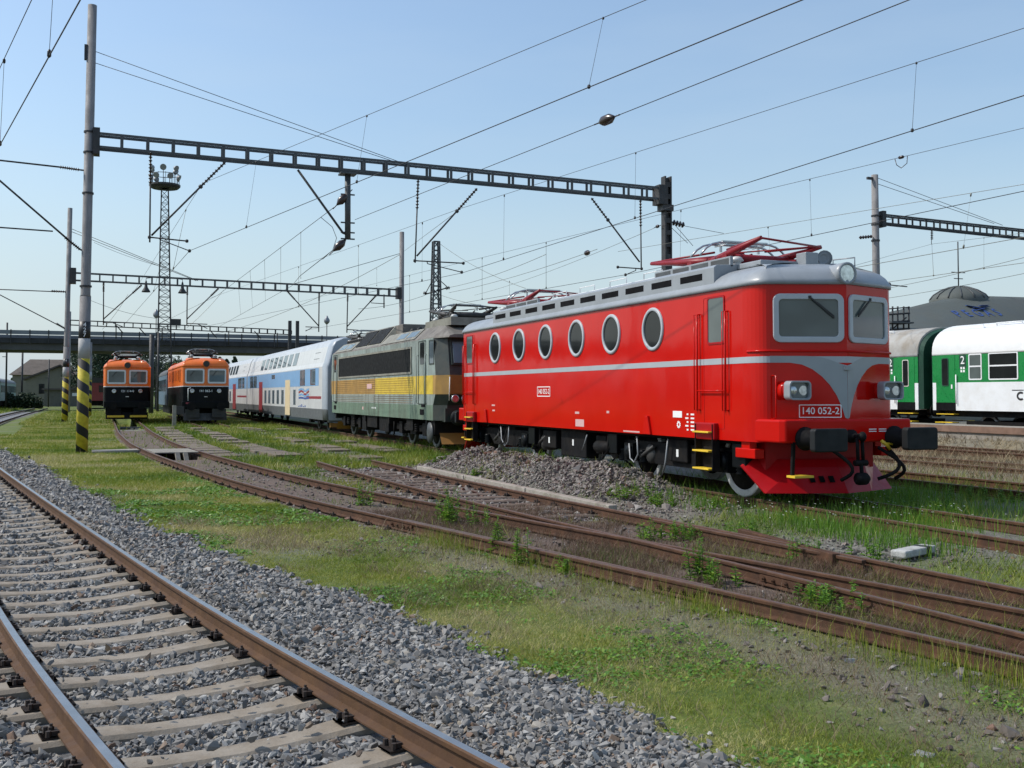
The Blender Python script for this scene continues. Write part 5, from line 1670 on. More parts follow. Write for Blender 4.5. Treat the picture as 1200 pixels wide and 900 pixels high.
# ------------------------------------------------------------------ plain far coaches
def far_coach(name, ox, ya, yb, low, up, roofm, label, cat, z1=3.1, split=2.1, win=True, hw=1.42, grp="coaches standing far back in the yard"):
    R = thing(name, (ox, ya, 0), label, cat, grp)
    mb = MB(); mb.box(ox - hw, ox + hw, ya, yb, .95, split); mb.build("lower_body", low, R)
    mb = MB(); mb.box(ox - hw, ox + hw, ya, yb, split, z1 + .2); ub = mb.build("upper_body", up, R)
    sec = [(ox + hw * math.sin(a) * 1.02, z1 + .2 + .72 * math.cos(a)) for a in np.linspace(-math.pi / 2, math.pi / 2, 13)]
    mb = MB(); mb.loft([[(a, ya - .03, b) for a, b in sec], [(a, yb + .03, b) for a, b in sec]]); mb.build("roof", roofm, R)
    if win:
        for sg in (-1, 1):
            n_ = int((yb - ya) / 2.0)
            for i in range(n_):
                mb = MB(); x_ = ox + sg * hw; mb.box(min(x_, x_ + sg * .02), max(x_, x_ + sg * .02), ya + 1 + i * 2, ya + 2.2 + i * 2, 2.05, 2.95); mb.build("window", 'glass_dark', R)
        for q in (-.75, .75):
            mb = MB(); mb.box(ox + q - .28, ox + q + .28, ya - .02, ya, 2.05, 2.95); mb.build("window", 'glass_dark', R)
    mb = MB(); mb.box(ox - 1.1, ox + 1.1, ya + .5, yb - .5, .3, .95); mb.build("underframe", 'black', R)
    return R


far_coach("coach", 6.0, 84.6, 97, 'blue_coach', 'blue_coach', 'teal_roof', "blue grey coach with a dark roof behind the right orange locomotive", "railway coach", win=True)
far_coach("coach", 4.9, 150, 175, 'teal', 'c_white', 'c_roof', "white and teal coach glimpsed between the two orange locomotives", "railway coach", split=2.2)
far_coach("railcar", -0.9, 150, 168, 'old_red', 'old_red', 'teal_roof', "faded red railcar with dark windows beyond the left orange locomotive", "railcar")
for i, (xa) in enumerate((-14.5,)):
    far_coach("coach", -13.6, 150, 176, 'pale_green', 'pale_green', 'hall_eave', "pale green coach standing far left under the bridge", "railway coach", win=True)


# ------------------------------------------------------------------ green and white coaches by the platform
def green_coach(ya, yb, label, old):
    ox, hw, zb = 29.9, 1.40, .15
    R = thing("passenger_coach", (ox, ya, zb), label, "railway coach", "green and white coaches by the platform")
    mb = MB(); mb.box(ox - hw, ox + hw, ya, yb, 1.22, 2.22); mb.build("lower_body", 'c_white', R)
    mb = MB(); mb.box(ox - hw, ox + hw, ya, yb, 2.22, 3.30); ub = mb.build("upper_body", 'c_green', R)
    sec = [(ox - hw - .015, 3.22)] + [(ox + (hw + .015) * math.sin(a), 3.28 + 1.08 * math.cos(a) ** .8 if math.cos(a) > 1e-4 else 3.28) for a in np.linspace(-math.pi / 2, math.pi / 2, 21)] + [(ox + hw + .015, 3.22)]
    mb = MB(); mb.smooth = True; mb.loft([[(a, ya + .0, b) for a, b in sec], [(a, yb, b) for a, b in sec]], smooth=True); mb.build("roof", 'c_roof_old' if old else 'c_roof', R)
    for ye, d in ((ya, -1), (yb, 1)):
        sec2 = [(ox + (a - ox) * .97, 1.25 if b < 3.25 else b - .06) for a, b in sec]
        mb = MB(); mb.loft([[(a, ye, b) for a, b in sec2], [(ox + (a - ox) * .93, ye + d * .16, b - (.06 if b > 3 else 0)) for a, b in sec2]]); mb.build("end_wall", 'c_green_dark', R)
        mb = MB(); mb.box(ox - .62, ox + .62, min(ye + d * .12, ye + d * .36), max(ye + d * .12, ye + d * .36), 1.3, 3.3); mb.build("gangway", 'rubber', R, bevel=.03)
        for q in (-.88, .88):
            mb = MB(); mb.lathe((ox + q, ye, 1.2), (0, d, 0), [(.13, 0), (.13, .2), (.24, .28), (.24, .32)], 14); mb.build("buffer", 'black', R)
        yd = ye - d * 0.64
        for sg in (-1, 1):
            x_ = ox + sg * hw
            bx = lambda m_, y0, y1, z0, z1, t=.012: m_.box(min(x_, x_ + sg * t), max(x_, x_ + sg * t), min(y0, y1), max(y0, y1), z0, z1)
            mb = MB(); bx(mb, yd - .46, yd + .46, 1.5, 3.24); dr = mb.build("door", 'c_green', R, bevel=.008)
            mb = MB(); mb.ring_plate(rrect(.34, 1.02, .06, 3), rrect(.28, .96, .05, 3), (x_ + sg * .012, yd, 2.60), (0, sg, 0), Z, .012); mb.build("window_frame", 'c_green_dark' if not old else 'c_roof_old', dr)
            mb = MB(); mb.plate(rrect(.30, .98, .05, 3), (x_ + sg * .012, yd, 2.60), (0, sg, 0), Z, .006); mb.build("pane", 'glass_dark', dr)
            mb = MB(); bx(mb, yd - d * .32 - .03, yd - d * .32 + .03, 2.0, 2.15, .03); mb.build("handle", 'white', dr)
            mb = MB(); mb.tube([(x_ + sg * .05, yd - d * .55, 1.45), (x_ + sg * .05, yd - d * .55, 2.5)], .022, 6); mb.build("handrail", 'white', R)
            # open step well with treads
            mb = MB(); bx(mb, yd - .48, yd + .48, 1.215, 1.5, .004); mb.build("step_well", 'dark_gap', R)
            mb = MB()
            for zz, xo in ((1.10, .05), (.80, .12)):
                mb.box(min(x_ - sg * .2, x_ + sg * xo), max(x_ - sg * .2, x_ + sg * xo), yd - .42, yd + .42, zz - .03, zz)
            mb.build("steps", 'yellow', R)
            # class number panel
            yp = yd - d * .83
            mb = MB(); bx(mb, yp - .16, yp + .16, 2.72, 3.2, .004); pn = mb.build("class_panel", 'c_green_dark', R)
            text("lettering", "2", .40, 'text_white', pn, (x_ + sg * .006, yp, 3.0), (0, sg, 0), Z)
            mb = MB()
            for i in range(2):
                for j in range(2):
                    bx(mb, yp - .10 + i * .12, yp - .02 + i * .12, 2.58 + j * .11, 2.66 + j * .11, .008)
            mb.build("pictogram", 'text_white', R)
    n_ = 10
    ys = [ya + 2.4 + .28] + []
    for sg in (-1, 1):
        x_ = ox + sg * hw
        def win(yc, w, z0, z1, mat_):
            mb = MB(); mb.ring_plate(rrect(w, z1 - z0, .05, 3), rrect(w - .09, z1 - z0 - .09, .03, 3), (x_, yc, (z0 + z1) / 2), (0, sg, 0), Z, .014)
            mb.box(min(x_, x_ + sg * .013), max(x_, x_ + sg * .013), yc - w / 2 + .03, yc + w / 2 - .03, z0 + (z1 - z0) * .52 - .025, z0 + (z1 - z0) * .52 + .025)
            f = mb.build("window", 'c_white', R)
            mb = MB(); mb.plate(rrect(w - .07, z1 - z0 - .07, .03, 3), (x_, yc, (z0 + z1) / 2), (0, sg, 0), Z, .006); mb.build("pane", mat_, f)
        win(yb - 2.05, .60, 2.30, 3.22, 'glass_screen'); win(ya + 2.2, .60, 2.30, 3.22, 'glass_screen')
        y = yb - 3.28
        while y > ya + 3:
            win(y, 1.27, 2.29, 3.23, 'glass_dark'); y -= 1.95
        # operator emblem low on the white
        ye = yb - 4.0
        mb = MB()
        C_ = []
        arc = [math.radians(a) for a in range(50, 311, 20)]
        outer = [(.17 * math.cos(a), .15 * math.sin(a)) for a in arc]; inner = [(.10 * math.cos(a), .08 * math.sin(a)) for a in arc]
        for i in range(len(arc) - 1):
            q = [outer[i], outer[i + 1], inner[i + 1], inner[i]]
            mb.add([(x_ + sg * .006, ye - .0 + sg * p[0], 1.74 + p[1]) for p in q], [(0, 1, 2, 3)])
        dd = [(.17 * math.cos(math.radians(a)), .15 * math.sin(math.radians(a))) for a in range(-90, 91, 20)]
        di = [(.10 * math.cos(math.radians(a)), .08 * math.sin(math.radians(a))) for a in range(-90, 91, 20)]
        yo = ye + sg * .24
        for i in range(len(dd) - 1):
            q = [dd[i], dd[i + 1], di[i + 1], di[i]]
            mb.add([(x_ + sg * .006, yo + sg * p[0], 1.74 + p[1]) for p in q], [(0, 1, 2, 3)])
        mb.box(min(x_, x_ + sg * .006), max(x_, x_ + sg * .006), min(yo - sg * .05, yo), max(yo - sg * .05, yo), 1.59, 1.89)
        mb.box(min(x_, x_ + sg * .006), max(x_, x_ + sg * .006), ye - .12, ye + .36, 1.92, 1.95)
        mb.build("emblem", 'text_black', R, fix=False)
    for yq in (yb - 2.5, yb - 10, ya + 3):
        mb = MB(); mb.tube([(ox - .8, yq, 4.05), (ox - .85, yq, 4.28), (ox - .85, yq - 1.1, 4.28), (ox - .8, yq - 1.1, 4.05)], .025, 6); mb.build("roof_handle", 'c_white', R)
    for bz in (ya + 3.3, yb - 3.3):
        mb = MB(); mb.box(ox - 1.2, ox + 1.2, bz - 1.9, bz + 1.9, .5, .85); mb.build("bogie", 'black', R)
        for q in (-1.25, 1.25): wheel_pair(R, ox, bz + q, .46, zb=zb)
    mb = MB(); mb.box(ox - 1.15, ox + 1.15, ya + .3, yb - .3, 1.0, 1.22)
    for q in range(4):
        mb.box(ox - 1.3, ox + 1.3, ya + 7 + q * 3, ya + 8.6 + q * 3, .55, 1.05)
    mb.build("underframe", 'black', R)


green_coach(6.3, 30.75, "green and white coach with a clean white roof at the right edge", False)
green_coach(31.5, 55.9, "green and white coach with a rust stained roof half behind the red locomotive", True)


# ------------------------------------------------------------------ bridge
def bridge():
    y0, y1, xa, xb = 135.0, 145.0, -140, 130
    R = thing("road_bridge", (0, y0, 0), "long dark road bridge crossing over the whole yard behind the locomotives", "bridge")
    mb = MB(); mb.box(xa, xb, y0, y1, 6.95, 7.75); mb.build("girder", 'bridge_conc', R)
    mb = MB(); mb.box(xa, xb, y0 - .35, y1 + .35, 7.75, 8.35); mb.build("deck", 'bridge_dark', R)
    mb = MB(); mb.box(xa, xb, y0 - .4, y0 - .3, 8.75, 9.22); mb.box(xa, xb, y1 + .3, y1 + .4, 8.75, 9.22); mb.build("guard_rail", 'bridge_edge', R)
    mb = MB()
    for z_ in (8.45, 8.62):
        mb.box(xa, xb, y0 - .38, y0 - .33, z_, z_ + .05)
    x = xa
    while x < xb:
        mb.box(x, x + .12, y0 - .45, y0 - .33, 7.6, 9.3); x += 2.0
    mb.build("railing", 'steel_dark', R)
    for x in (-62, -34, 30, 58, 90):
        mb = MB()
        for yy in (137, 143):
            mb.lathe((x, yy, -.3), (0, 0, 1), [(.55, 0), (.55, 7.3)], 14)
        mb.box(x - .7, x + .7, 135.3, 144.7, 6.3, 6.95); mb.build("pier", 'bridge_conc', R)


bridge()


# ------------------------------------------------------------------ houses at the left under the bridge
def house():
    R = thing("gabled_house", (-8.2, 200, -.2), "cream gabled house with a dark roof seen under the bridge at far left", "house")
    x0, x1, ya, yb, ze, zr = -12.3, -3.6, 200, 212, 4.4, 6.6
    xm = -6.9
    mb = MB()
    mb.loft([[(x0, ya, -.2), (x1, ya, -.2), (x1, ya, ze), (xm, ya, zr), (x0, ya, ze)], [(x0, yb, -.2), (x1, yb, -.2), (x1, yb, ze), (xm, yb, zr), (x0, yb, ze)]]); mb.build("wall", 'plaster', R)
    mb = MB()
    for a, b in (((x0 - .5, ze - .2), (xm, zr + .08)), ((xm, zr + .08), (x1 + .5, ze - .2))):
        mb.loft([[(a[0], ya - .6, a[1]), (b[0], ya - .6, b[1]), (b[0], ya - .6, b[1] + .3), (a[0], ya - .6, a[1] + .3)], [(a[0], yb + .6, a[1]), (b[0], yb + .6, b[1]), (b[0], yb + .6, b[1] + .3), (a[0], yb + .6, a[1] + .3)]])
    rf = mb.build("roof", 'roof_tile', R)
    for x in (-9.8, -5.4):
        mb = MB(); mb.box(x - .45, x + .45, ya - .05, ya, 1.9, 3.6); mb.build("window", 'glass_dark', R)
    R2 = thing("hipped_house", (-10.5, 222, -.2), "tan hipped roof house rising behind the cream gabled house", "house")
    mb = MB(); mb.box(-16, -5, 222, 236, -.2, 5.6); mb.build("wall", 'plaster', R2)
    mb = MB(); mb.loft([[(-16.6, 221.4, 5.5), (-4.4, 221.4, 5.5), (-4.4, 236.6, 5.5), (-16.6, 236.6, 5.5)], [(-13.2, 226, 8.6), (-6.6, 226, 8.6), (-6.6, 232, 8.6), (-13.2, 232, 8.6)]]); mb.build("roof", 'roof_tan', R2)
    R3 = thing("yard_shed", (-5.2, 184, -.2), "low grey shed with a flat roof and a pale door before the gabled house", "shed")
    mb = MB(); mb.box(-8.6, -2.2, 184, 190, -.2, 2.5); mb.build("wall", 'shed_wall', R3)
    mb = MB(); mb.box(-9.0, -1.8, 183.5, 190.5, 2.5, 2.75); mb.build("roof", 'roof_tile', R3)
    mb = MB(); mb.box(-6.1, -5.0, 183.95, 184.0, -.1, 1.3); mb.build("door", 'plaster', R3)
    mb = MB(); mb.box(-5.9, -5.2, 183.95, 184.0, 1.5, 2.1); mb.build("window", 'glass_blue', R3)
    mb = MB(); mb.box(-4.5, -3.8, 183.95, 184.0, 1.5, 2.0); mb.build("window", 'c_white', R3)


house()


# ------------------------------------------------------------------ round-shed hall with a dome at right
def hall():
    R = thing("domed_hall", (70, 75, 0), "large grey roundhouse hall with a low dome and faded blue letters on its roof", "hall")
    # roof: ridge along X, gently arched front slope, left end dying away in a curve
    xs_ = np.linspace(40.0, 112, 48)
    zr = lambda x: float(np.interp(x, [40, 50.3, 55.9, 58.3, 61.2, 65.4, 69.8, 112], [6.45, 7.1, 8.04, 8.56, 9.21, 9.64, 9.69, 9.69]))
    bow = lambda t: t * (1.25 - .25 * t)
    rings = []
    for x in xs_:
        zt = zr(x); row = []
        for i in range(9):
            t = i / 8
            row.append((x, 60 + 5 * t, 6.3 + (zt - 6.3) * bow(t)))
        row.append((x, 92, 6.3)); row.append((x, 92, 5.9)); row.append((x, 60, 5.9))
        rings.append(row)
    mb = MB(); mb.loft(rings, smooth=True); rf = mb.build("roof", 'hall_roof', R)
    mb = MB(); mb.box(39.5, 112.5, 59.6, 60.3, 5.7, 6.5); mb.build("eave", 'hall_eave', R)
    mb = MB(); mb.box(40.6, 111.5, 60.8, 91, -.2, 5.9); mb.build("wall", 'plaster', R)
    # dome lantern
    c = at_y(1129, 350, 66)
    mb = MB(); mb.lathe((c.x, 66.5, zr(c.x) - .30), (0, 0, 1), [(2.25, -.6), (2.25, .17), (2.0, .52), (1.43, .88), (.78, 1.13), (.22, 1.23), (.05, 1.25)], 28); dm = mb.build("dome", 'hall_roof', R)
    mb = MB()
    for i in range(14):
        a = 2 * math.pi * i / 14
        pts = [(c.x + r * math.cos(a), 66.5 + r * math.sin(a), zr(c.x) - .30 + h + .03) for r, h in ((2.25, .17), (2.0, .52), (1.43, .88), (.78, 1.13), (.22, 1.23))]
        mb.tube(pts, .06, 4)
    mb.build("dome_rib", 'steel_grey', dm)
    mb = MB(); zt = zr(c.x) + 1.0
    mb.tube([(c.x, 66.5, zt), (c.x, 66.5, zt + 3.6)], .05, 5)
    mb.bar((c.x - .7, 66.5, zt + 1.1), (c.x + .7, 66.5, zt + 1.1), .06); mb.bar((c.x - .45, 66.5, zt + .6), (c.x + .45, 66.5, zt + .6), .06); mb.build("aerial", 'steel_dark', R)
    # letters painted on the slope: find where the sight line meets the roof, letters lie along it
    def roof_pt(px, py):
        for i in range(400):
            y = 60 + i * .02; p = at_y(px, py, y)
            t = min(1, (y - 60) / 5)
            if p.z <= 6.3 + (zr(p.x) - 6.3) * bow(t): return p, t
        return at_y(px, py, 64), .2
    for ch, px, py in zip("PEGAS", (1122, 1133.5, 1145.5, 1157.5, 1168.5), (368.5, 368, 367.5, 367.2, 366.8)):
        p, t = roof_pt(px, py)
        sl = (zr(p.x) - 6.3) / 5
        v = Vector((0, 1, sl)).normalized()
        lt = text("lettering", ch, 1.55, 'hall_blue', R, p, X, v, squash=.62)
        for vv in lt.data.vertices:
            w_ = vv.co + world_loc(R)
            t_ = min(1, max(0, (w_.y - 60) / 5)); vv.co.z = 6.3 + (zr(w_.x) - 6.3) * bow(t_) + .05
    # winged emblem as a few swept strokes
    for a, b, w_ in (((1131, 358.5), (1146, 361), .28), ((1139, 361.5), (1155, 360), .22), ((1144, 363.5), (1152, 361.5), .2), ((1147, 358.5), (1157, 358), .15)):
        pa, ta = roof_pt(*a); pb, tb = roof_pt(*b)
        mb = MB(); mb.bar(pa + Vector((0, -.05, .03)), pb + Vector((0, -.05, .03)), w_ * 2, .03); mb.build("emblem", 'hall_blue', R)


hall()
def ins(parent, pairs, r0=.03, r1=.068, n=9):
    for a, b in pairs:
        mb = MB(); insulator_rod(mb, a, b, r0, r1, n); mb.build("insulator", 'insulator', parent)


# ------------------------------------------------------------------ overhead line portals, masts, towers
def insulator_rod(mb, a, b, r0=0.03, r1=0.068, n=9):
    """ribbed insulator from a to b"""
    a, b = Vector(a), Vector(b); L = (b - a).length
    prof = [(r0, 0)]
    for i in range(n):
        t = (i + .5) / n * L; w = L / n * .22
        prof += [(r0, t - w), (r1, t - w * .3), (r1 * .9, t + w * .3), (r0, t + w)]
    prof.append((r0, L))
    mb.lathe(a, b - a, prof, 10)


def concrete_mast(parent, base, top, r0, r1, striped=True, plate=None):
    base, top = Vector(base), Vector(top)
    d = (top - base)
    f = lambda z: base + d * ((z - base.z) / d.z)
    rad = lambda z: r0 + (r1 - r0) * (z - base.z) / d.z
    zb = base.z
    mb = MB()
    z0 = 3.05 if striped else zb
    zc = 5.1
    mb.tube([f(zb), f(zc)], [rad(zb), rad(zb) * .97], 20); mb.tube([f(zc), f(zc + .06), f(top.z)], [rad(zb) * .97, rad(zc) * .93, rad(top.z)], 20)
    m = mb.build("mast", 'mast_conc', parent)
    if striped:
        mb = MB(); mb.tube([f(zb), f(3.0)], [rad(zb) + .006, rad(zb) * .985 + .006], 24)
        o = mb.build("hazard_band", 'hazard', m)
        mb = MB(); mb.tube([f(3.0), f(3.68)], [rad(zb) * .985 + .006] * 2, 20, cap=True); mb.build("pale_band", 'mast_white', m)
    if plate:
        mb = MB(); mb.tube([f(3.68), f(4.25)], [rad(zb) * .98 + .008] * 2, 20); pl = mb.build("number_band", 'text_black', m)
        toc = Vector((-f(4.0).x, -f(4.0).y, 0)).normalized()
        u = Vector((0, 0, 1)).cross(toc).normalized() * 1.0
        for i, ch in enumerate(plate):
            text("lettering", ch, .20, 'text_white', pl, f(4.13 - i * .17) + toc * (rad(zb) * .98 + .012), u, Z, squash=1.0)
    mb = MB()
    return m, f, rad


def ladder_beam(parent, a, b, h, w, n, mat='steel_grey', label=None):
    """open beam of two pairs of channels joined by battens"""
    a, b = Vector(a), Vector(b)
    mb = MB()
    for dy in (-w / 2, w / 2):
        for dz in (0, h):
            o = Vector((0, dy, dz))
            mb.bar(a + o, b + o, .04, .085)
    for i in range(n + 1):
        p = a.lerp(b, i / n)
        for dy in (-w / 2, w / 2):
            mb.bar(p + Vector((0, dy, .04)), p + Vector((0, dy, h - .04)), .10, .03, up=(0, 1, 0))
    return mb.build("beam", mat, parent, label=label)


def g1_support(parent, y, top, tubebot, brace_top, arm, low):
    """swinging support: vertical ribbed hanger, slanting tube with insulator, arm and registration arm; pixel pairs on the portal plane"""
    P = lambda q: at_y(q[0], q[1], y)
    t, b_, bt = P(top), P(tubebot), P(brace_top)
    mb = MB()
    il = (t - b_).normalized()
    L = (t - b_).length
    mb.tube([t - il * L * .42 if L < 2 else t - il * 1.1, b_], .028, 7)
    e = t - il * L * .13 - il * .18
    sd = (bt - P((tubebot[0] + (2 if brace_top[0] > tubebot[0] else -2), tubebot[1] - 8)))
    s0 = P((tubebot[0] + (2 if brace_top[0] > tubebot[0] else -2), tubebot[1] - 8))
    sl = sd.length; sd.normalize()
    mb.tube([s0, s0 + sd * (sl - 1.15)], .034, 7)
    mb.lathe(s0 + sd * (sl * .66) - sd * .07, sd, [(.02, 0), (.075, .03), (.075, .11), (.02, .14)], 8)
    sup = mb.build("cantilever", 'steel_dark', parent)
    ins(sup, [(t, t - il * 1.12), (s0 + sd * sl, s0 + sd * (sl - 1.17))])
    mb = MB()
    mb.tube([P(arm[0]), P(arm[1])], .026, 6); mb.tube([P(low[0]), P(low[1])], .018, 6)
    for q in (arm[0], arm[1], low[1]):
        mb.lathe(P(q) - Z * .06, Z, [(.02, 0), (.055, .02), (.055, .1), (.02, .12)], 7)
    mb.tube([P((arm[0][0] * .75 + arm[1][0] * .25, arm[0][1] * .75 + arm[1][1] * .25)), P(low[0])], .02, 5)
    mb.build("registration_arm", 'steel_dark', sup)
    return sup


GY1, GY2, GY3 = 38.5, 79.7, 119.0
GP1 = thing("catenary_portal", (-0.6, GY1, -.2), "nearest overhead line portal with a tall striped concrete mast carrying number 427", "catenary portal", "overhead line portals across the yard")
m, f, rad = concrete_mast(GP1, (-0.62, GY1, -.25), (-.50, GY1, 15.1), .185, .145, True, "427")
for z_ in (10.72, 10.02, 8.62, 5.45):
    mb = MB(); mb.lathe(f(z_), (0, 0, 1), [(rad(z_) + .005, -.03), (rad(z_) + .025, -.03), (rad(z_) + .025, .03), (rad(z_) + .005, .03)], 18, smooth=False); mb.build("clamp", 'steel_dark', m)
mb = MB(); mb.box(f(10.4).x + .12, f(10.4).x + .34, GY1 - .25, GY1 + .25, 9.95, 10.85); mb.build("beam_seat", 'steel_dark', m)
mb = MB(); mb.box(f(13.5).x - .22, f(13.5).x - .12, GY1 - .1, GY1 + .1, 13.2, 13.7); mb.build("cable_clamp", 'steel_dark', m)
ladder_beam(GP1, (f(10.4).x + .2, GY1, 10.20), (21.6, GY1, 9.86), .46, .42, 26)
mb = MB()
sx_ = 21.79
for dx in (-.13, .13):
    mb.box(sx_ + dx - .03, sx_ + dx + .03, GY1 - .17, GY1 + .17, -.2, 10.85)
for i in range(22):
    mb.box(sx_ - .13, sx_ + .13, GY1 - .16, GY1 - .13, -.1 + i * .5, .1 + i * .5)
mb.box(sx_ - .10, sx_ + .10, GY1 - .05, GY1 + .05, -.2, 10.8)
mb.build("steel_mast", 'steel_dark', GP1)
mb = MB(); mb.box(sx_ - .5, sx_ - .1, GY1 - .3, GY1 + .3, 9.65, 10.45); mb.box(sx_ - .3, sx_ + .2, GY1 - .25, GY1 + .25, 9.4, 9.65); mb.build("beam_seat", 'steel_dark', GP1)
g1_support(GP1, GY1, (176.5, 178), (175.5, 284), (264, 190), ((175, 278), (219, 282.5)), ((188, 281), (222, 294)))
g1_support(GP1, GY1, (490, 211), (486.5, 308), (559, 221), ((486, 305.5), (543, 308.5)), ((501, 309), (541, 319)))
g1_support(GP1, GY1, (750.5, 234), (751.5, 315), (693, 232), ((752, 315), (724, 313)), ((745, 317), (733, 322)))
# drop post with its slanting brace and end insulators
P1 = lambda x, y: at_y(x, y, GY1)
mb = MB(); mb.tube([P1(407.5, 203), P1(407.5, 280)], .11, 12)
for yy in (228, 261, 272.5, 280):
    p = P1(407.5, yy); mb.bar(p - X * .26, p + X * .26, .05)
mb.box(P1(407.5, 200).x - .3, P1(407.5, 200).x + .3, GY1 - .28, GY1 + .28, P1(407.5, 205).z, P1(407.5, 203).z); dp = mb.build("drop_post", 'steel_grey', GP1)
mb = MB(); mb.tube([P1(349, 199), P1(402, 273), P1(405, 274)], .045, 7); mb.build("brace", 'steel_dark', dp)
def egg(mb, c, d, L=.62, r=.14):
    d = Vector(d).normalized(); c = Vector(c)
    mb.tube([c - d * (L / 2 + .22), c - d * L * .45], .018, 5); mb.tube([c + d * L * .45, c + d * (L / 2 + .22)], .018, 5)
    mb.lathe(c - d * L / 2, d, [(.03, 0), (.06, .06), (r, L * .3), (r * 1.02, L * .5), (r, L * .7), (.06, L - .06), (.03, L)], 12)
for p_, d_ in ((P1(401.5, 233.5), P1(408, 228) - P1(397, 239)), (P1(398, 287.5), P1(405, 281) - P1(391, 294))):
    mb = MB(); egg(mb, p_, d_); mb.build("insulator", 'insulator', dp)
# stay wires of the beam
for a_, b_ in ((f(13.55), P1(488, 197)), (f(13.15), P1(482, 196))):
    mb = MB(); mb.tube([a_, b_], .012, 5); mb.build("stay_wire", 'wire', GP1)
# brackets to the left, over the nearest track
P0 = lambda x, y: at_y(x, y, GY1)
mb = MB()
a = Vector((f(9.85).x - .17, GY1, 9.72)); 
for a_, b_, r_ in ((P0(-70, 180), P0(72, 196), .03), (P0(-60, 160), P0(80, 281), .035), (P0(-90, 260), P0(62, 271), .026)):
    mb = MB(); mb.tube([a_, b_], r_, 6); cb = mb.build("cantilever", 'steel_dark', GP1)
ins(GP1, [(P0(70, 195.7), P0(93, 199)), (P0(76, 278), P0(94, 292.5))])
for a_, b_ in ((P0(92, 198.8), P0(101, 200)), (P0(93, 292), P0(100, 295))):
    mb = MB(); mb.tube([a_, b_], .03, 6); mb.build("bracket", 'steel_dark', m)

GP2 = thing("catenary_portal", (-2.4, GY2, -.2), "second overhead line portal with a smaller striped mast left of the orange locomotives", "catenary portal", "overhead line portals across the yard")
m2, f2, rad2 = concrete_mast(GP2, (-2.42, GY2, -.25), (-2.28, GY2, 14.8), .20, .155, True, "4")
mb = MB(); mb.box(f2(10).x + .1, f2(10).x + .5, GY2 - .3, GY2 + .3, 9.5, 10.6); mb.build("clamp", 'steel_dark', m2)
ladder_beam(GP2, (f2(10).x + .3, GY2, 9.75), (21.5, GY2, 9.40), .52, .42, 27)
m2b, f2b, r2b = concrete_mast(GP2, (21.62, GY2, -.25), (21.62, GY2, 14.45), .22, .18, False)
mb = MB(); mb.box(21.2, 21.55, GY2 - .3, GY2 + .3, 9.2, 10.1); mb.build("clamp", 'steel_dark', m2b)
def g2_support(y, top, bot, bt, arm):
    P = lambda q: at_y(q[0], q[1], y)
    mb = MB(); mb.tube([P(top), P(bot)], .045, 6); mb.tube([P(bt), P((bot[0], bot[1] - 7))], .045, 6); mb.tube([P(arm[0]), P(arm[1])], .035, 5)
    mb.tube([P(((arm[0][0] + arm[1][0]) / 2, arm[0][1] + .5)), P((arm[1][0], arm[1][1] + 5))], .03, 5)
    c = mb.build("cantilever", 'steel_dark', GP2)
    ins(c, [(P(top), P(top).lerp(P(bot), .22)), (P(bt), P(bt).lerp(P((bot[0], bot[1] - 7)), .24))], .05, .10, 7)
g2_support(GY2, (121.4, 331), (121.2, 381), (166, 334), ((121, 378), (144, 378)))
g2_support(GY2, (219.5, 336), (219, 381), (256, 338), ((219, 379), (243, 380)))
g2_support(GY2, (374, 342), (373.5, 389), (336.5, 341), ((373.5, 383.5), (358, 383)))
g2_support(GY2, (407.5, 343), (406.5, 390), (442, 345), ((406.5, 386), (420, 387)))
mb = MB(); P = lambda x, y: at_y(x, y, GY2); mb.tube([P(450, 345), P(450, 361)], .05, 6); mb.tube([P(435, 355), P(451, 356)], .03, 5); mb.build("dropper_arm", 'steel_dark', GP2)
for a_, b_ in ((f2(13.4), P(232, 329)), (f2(13.2), P(230, 329))):
    mb = MB(); mb.tube([a_, b_], .02, 4); mb.build("stay_wire", 'wire_pale', GP2)
for a_, b_ in ((P(-30, 338), P(70, 342)), (P(-30, 330), P(74, 384))):
    mb = MB(); mb.tube([a_, b_], .035, 5); cb = mb.build("cantilever", 'steel_dark', GP2)
ins(GP2, [(P(60, 341), P(78, 342)), (P(66, 379), P(76, 385))], .05, .1, 7)

GP3 = thing("catenary_portal", (19.5, GY3, -.2), "farthest overhead line portal standing just before the dark bridge", "catenary portal", "overhead line portals across the yard")
ladder_beam(GP3, (-3.2, GY3, 9.0), (19.6, GY3, 8.45), .50, .42, 26, 'steel_dark')
mb = MB()
for dx in (-.42, .42):
    mb.box(19.85 + dx - .17, 19.85 + dx + .17, GY3 - .2, GY3 + .2, -.2, 10.0)
mb.build("steel_mast", 'steel_dark', GP3)
mb = MB(); mb.tube([(-3.3, GY3, -.2), (-3.3, GY3, 10.4)], [.2, .16], 12); mb.build("mast", 'mast_conc', GP3)
P = lambda x, y: at_y(x, y, GY3)
for top, bt, d in (((136, 381), (136, 381), 1), ((190, 384), (163, 384), 1), ((268, 388), (246, 387), 1), ((325, 390), (298, 388), 1)):
    mb = MB(); mb.tube([P(*top), P(top[0], top[1] + 16)], .06, 5); mb.tube([P(*bt), P(bt[0] + 8, bt[1] + 9)], .06, 5); mb.build("cantilever", 'steel_dark', GP3)

# third striped mast, nearer the bridge
t = thing("striped_mast", (-1.05, 96.6, -.2), "small striped concrete mast half hidden behind the nearest mast", "mast")
concrete_mast(t, (-1.05, 96.6, -.25), (-1.05, 96.6, 6.2), .21, .19, True)

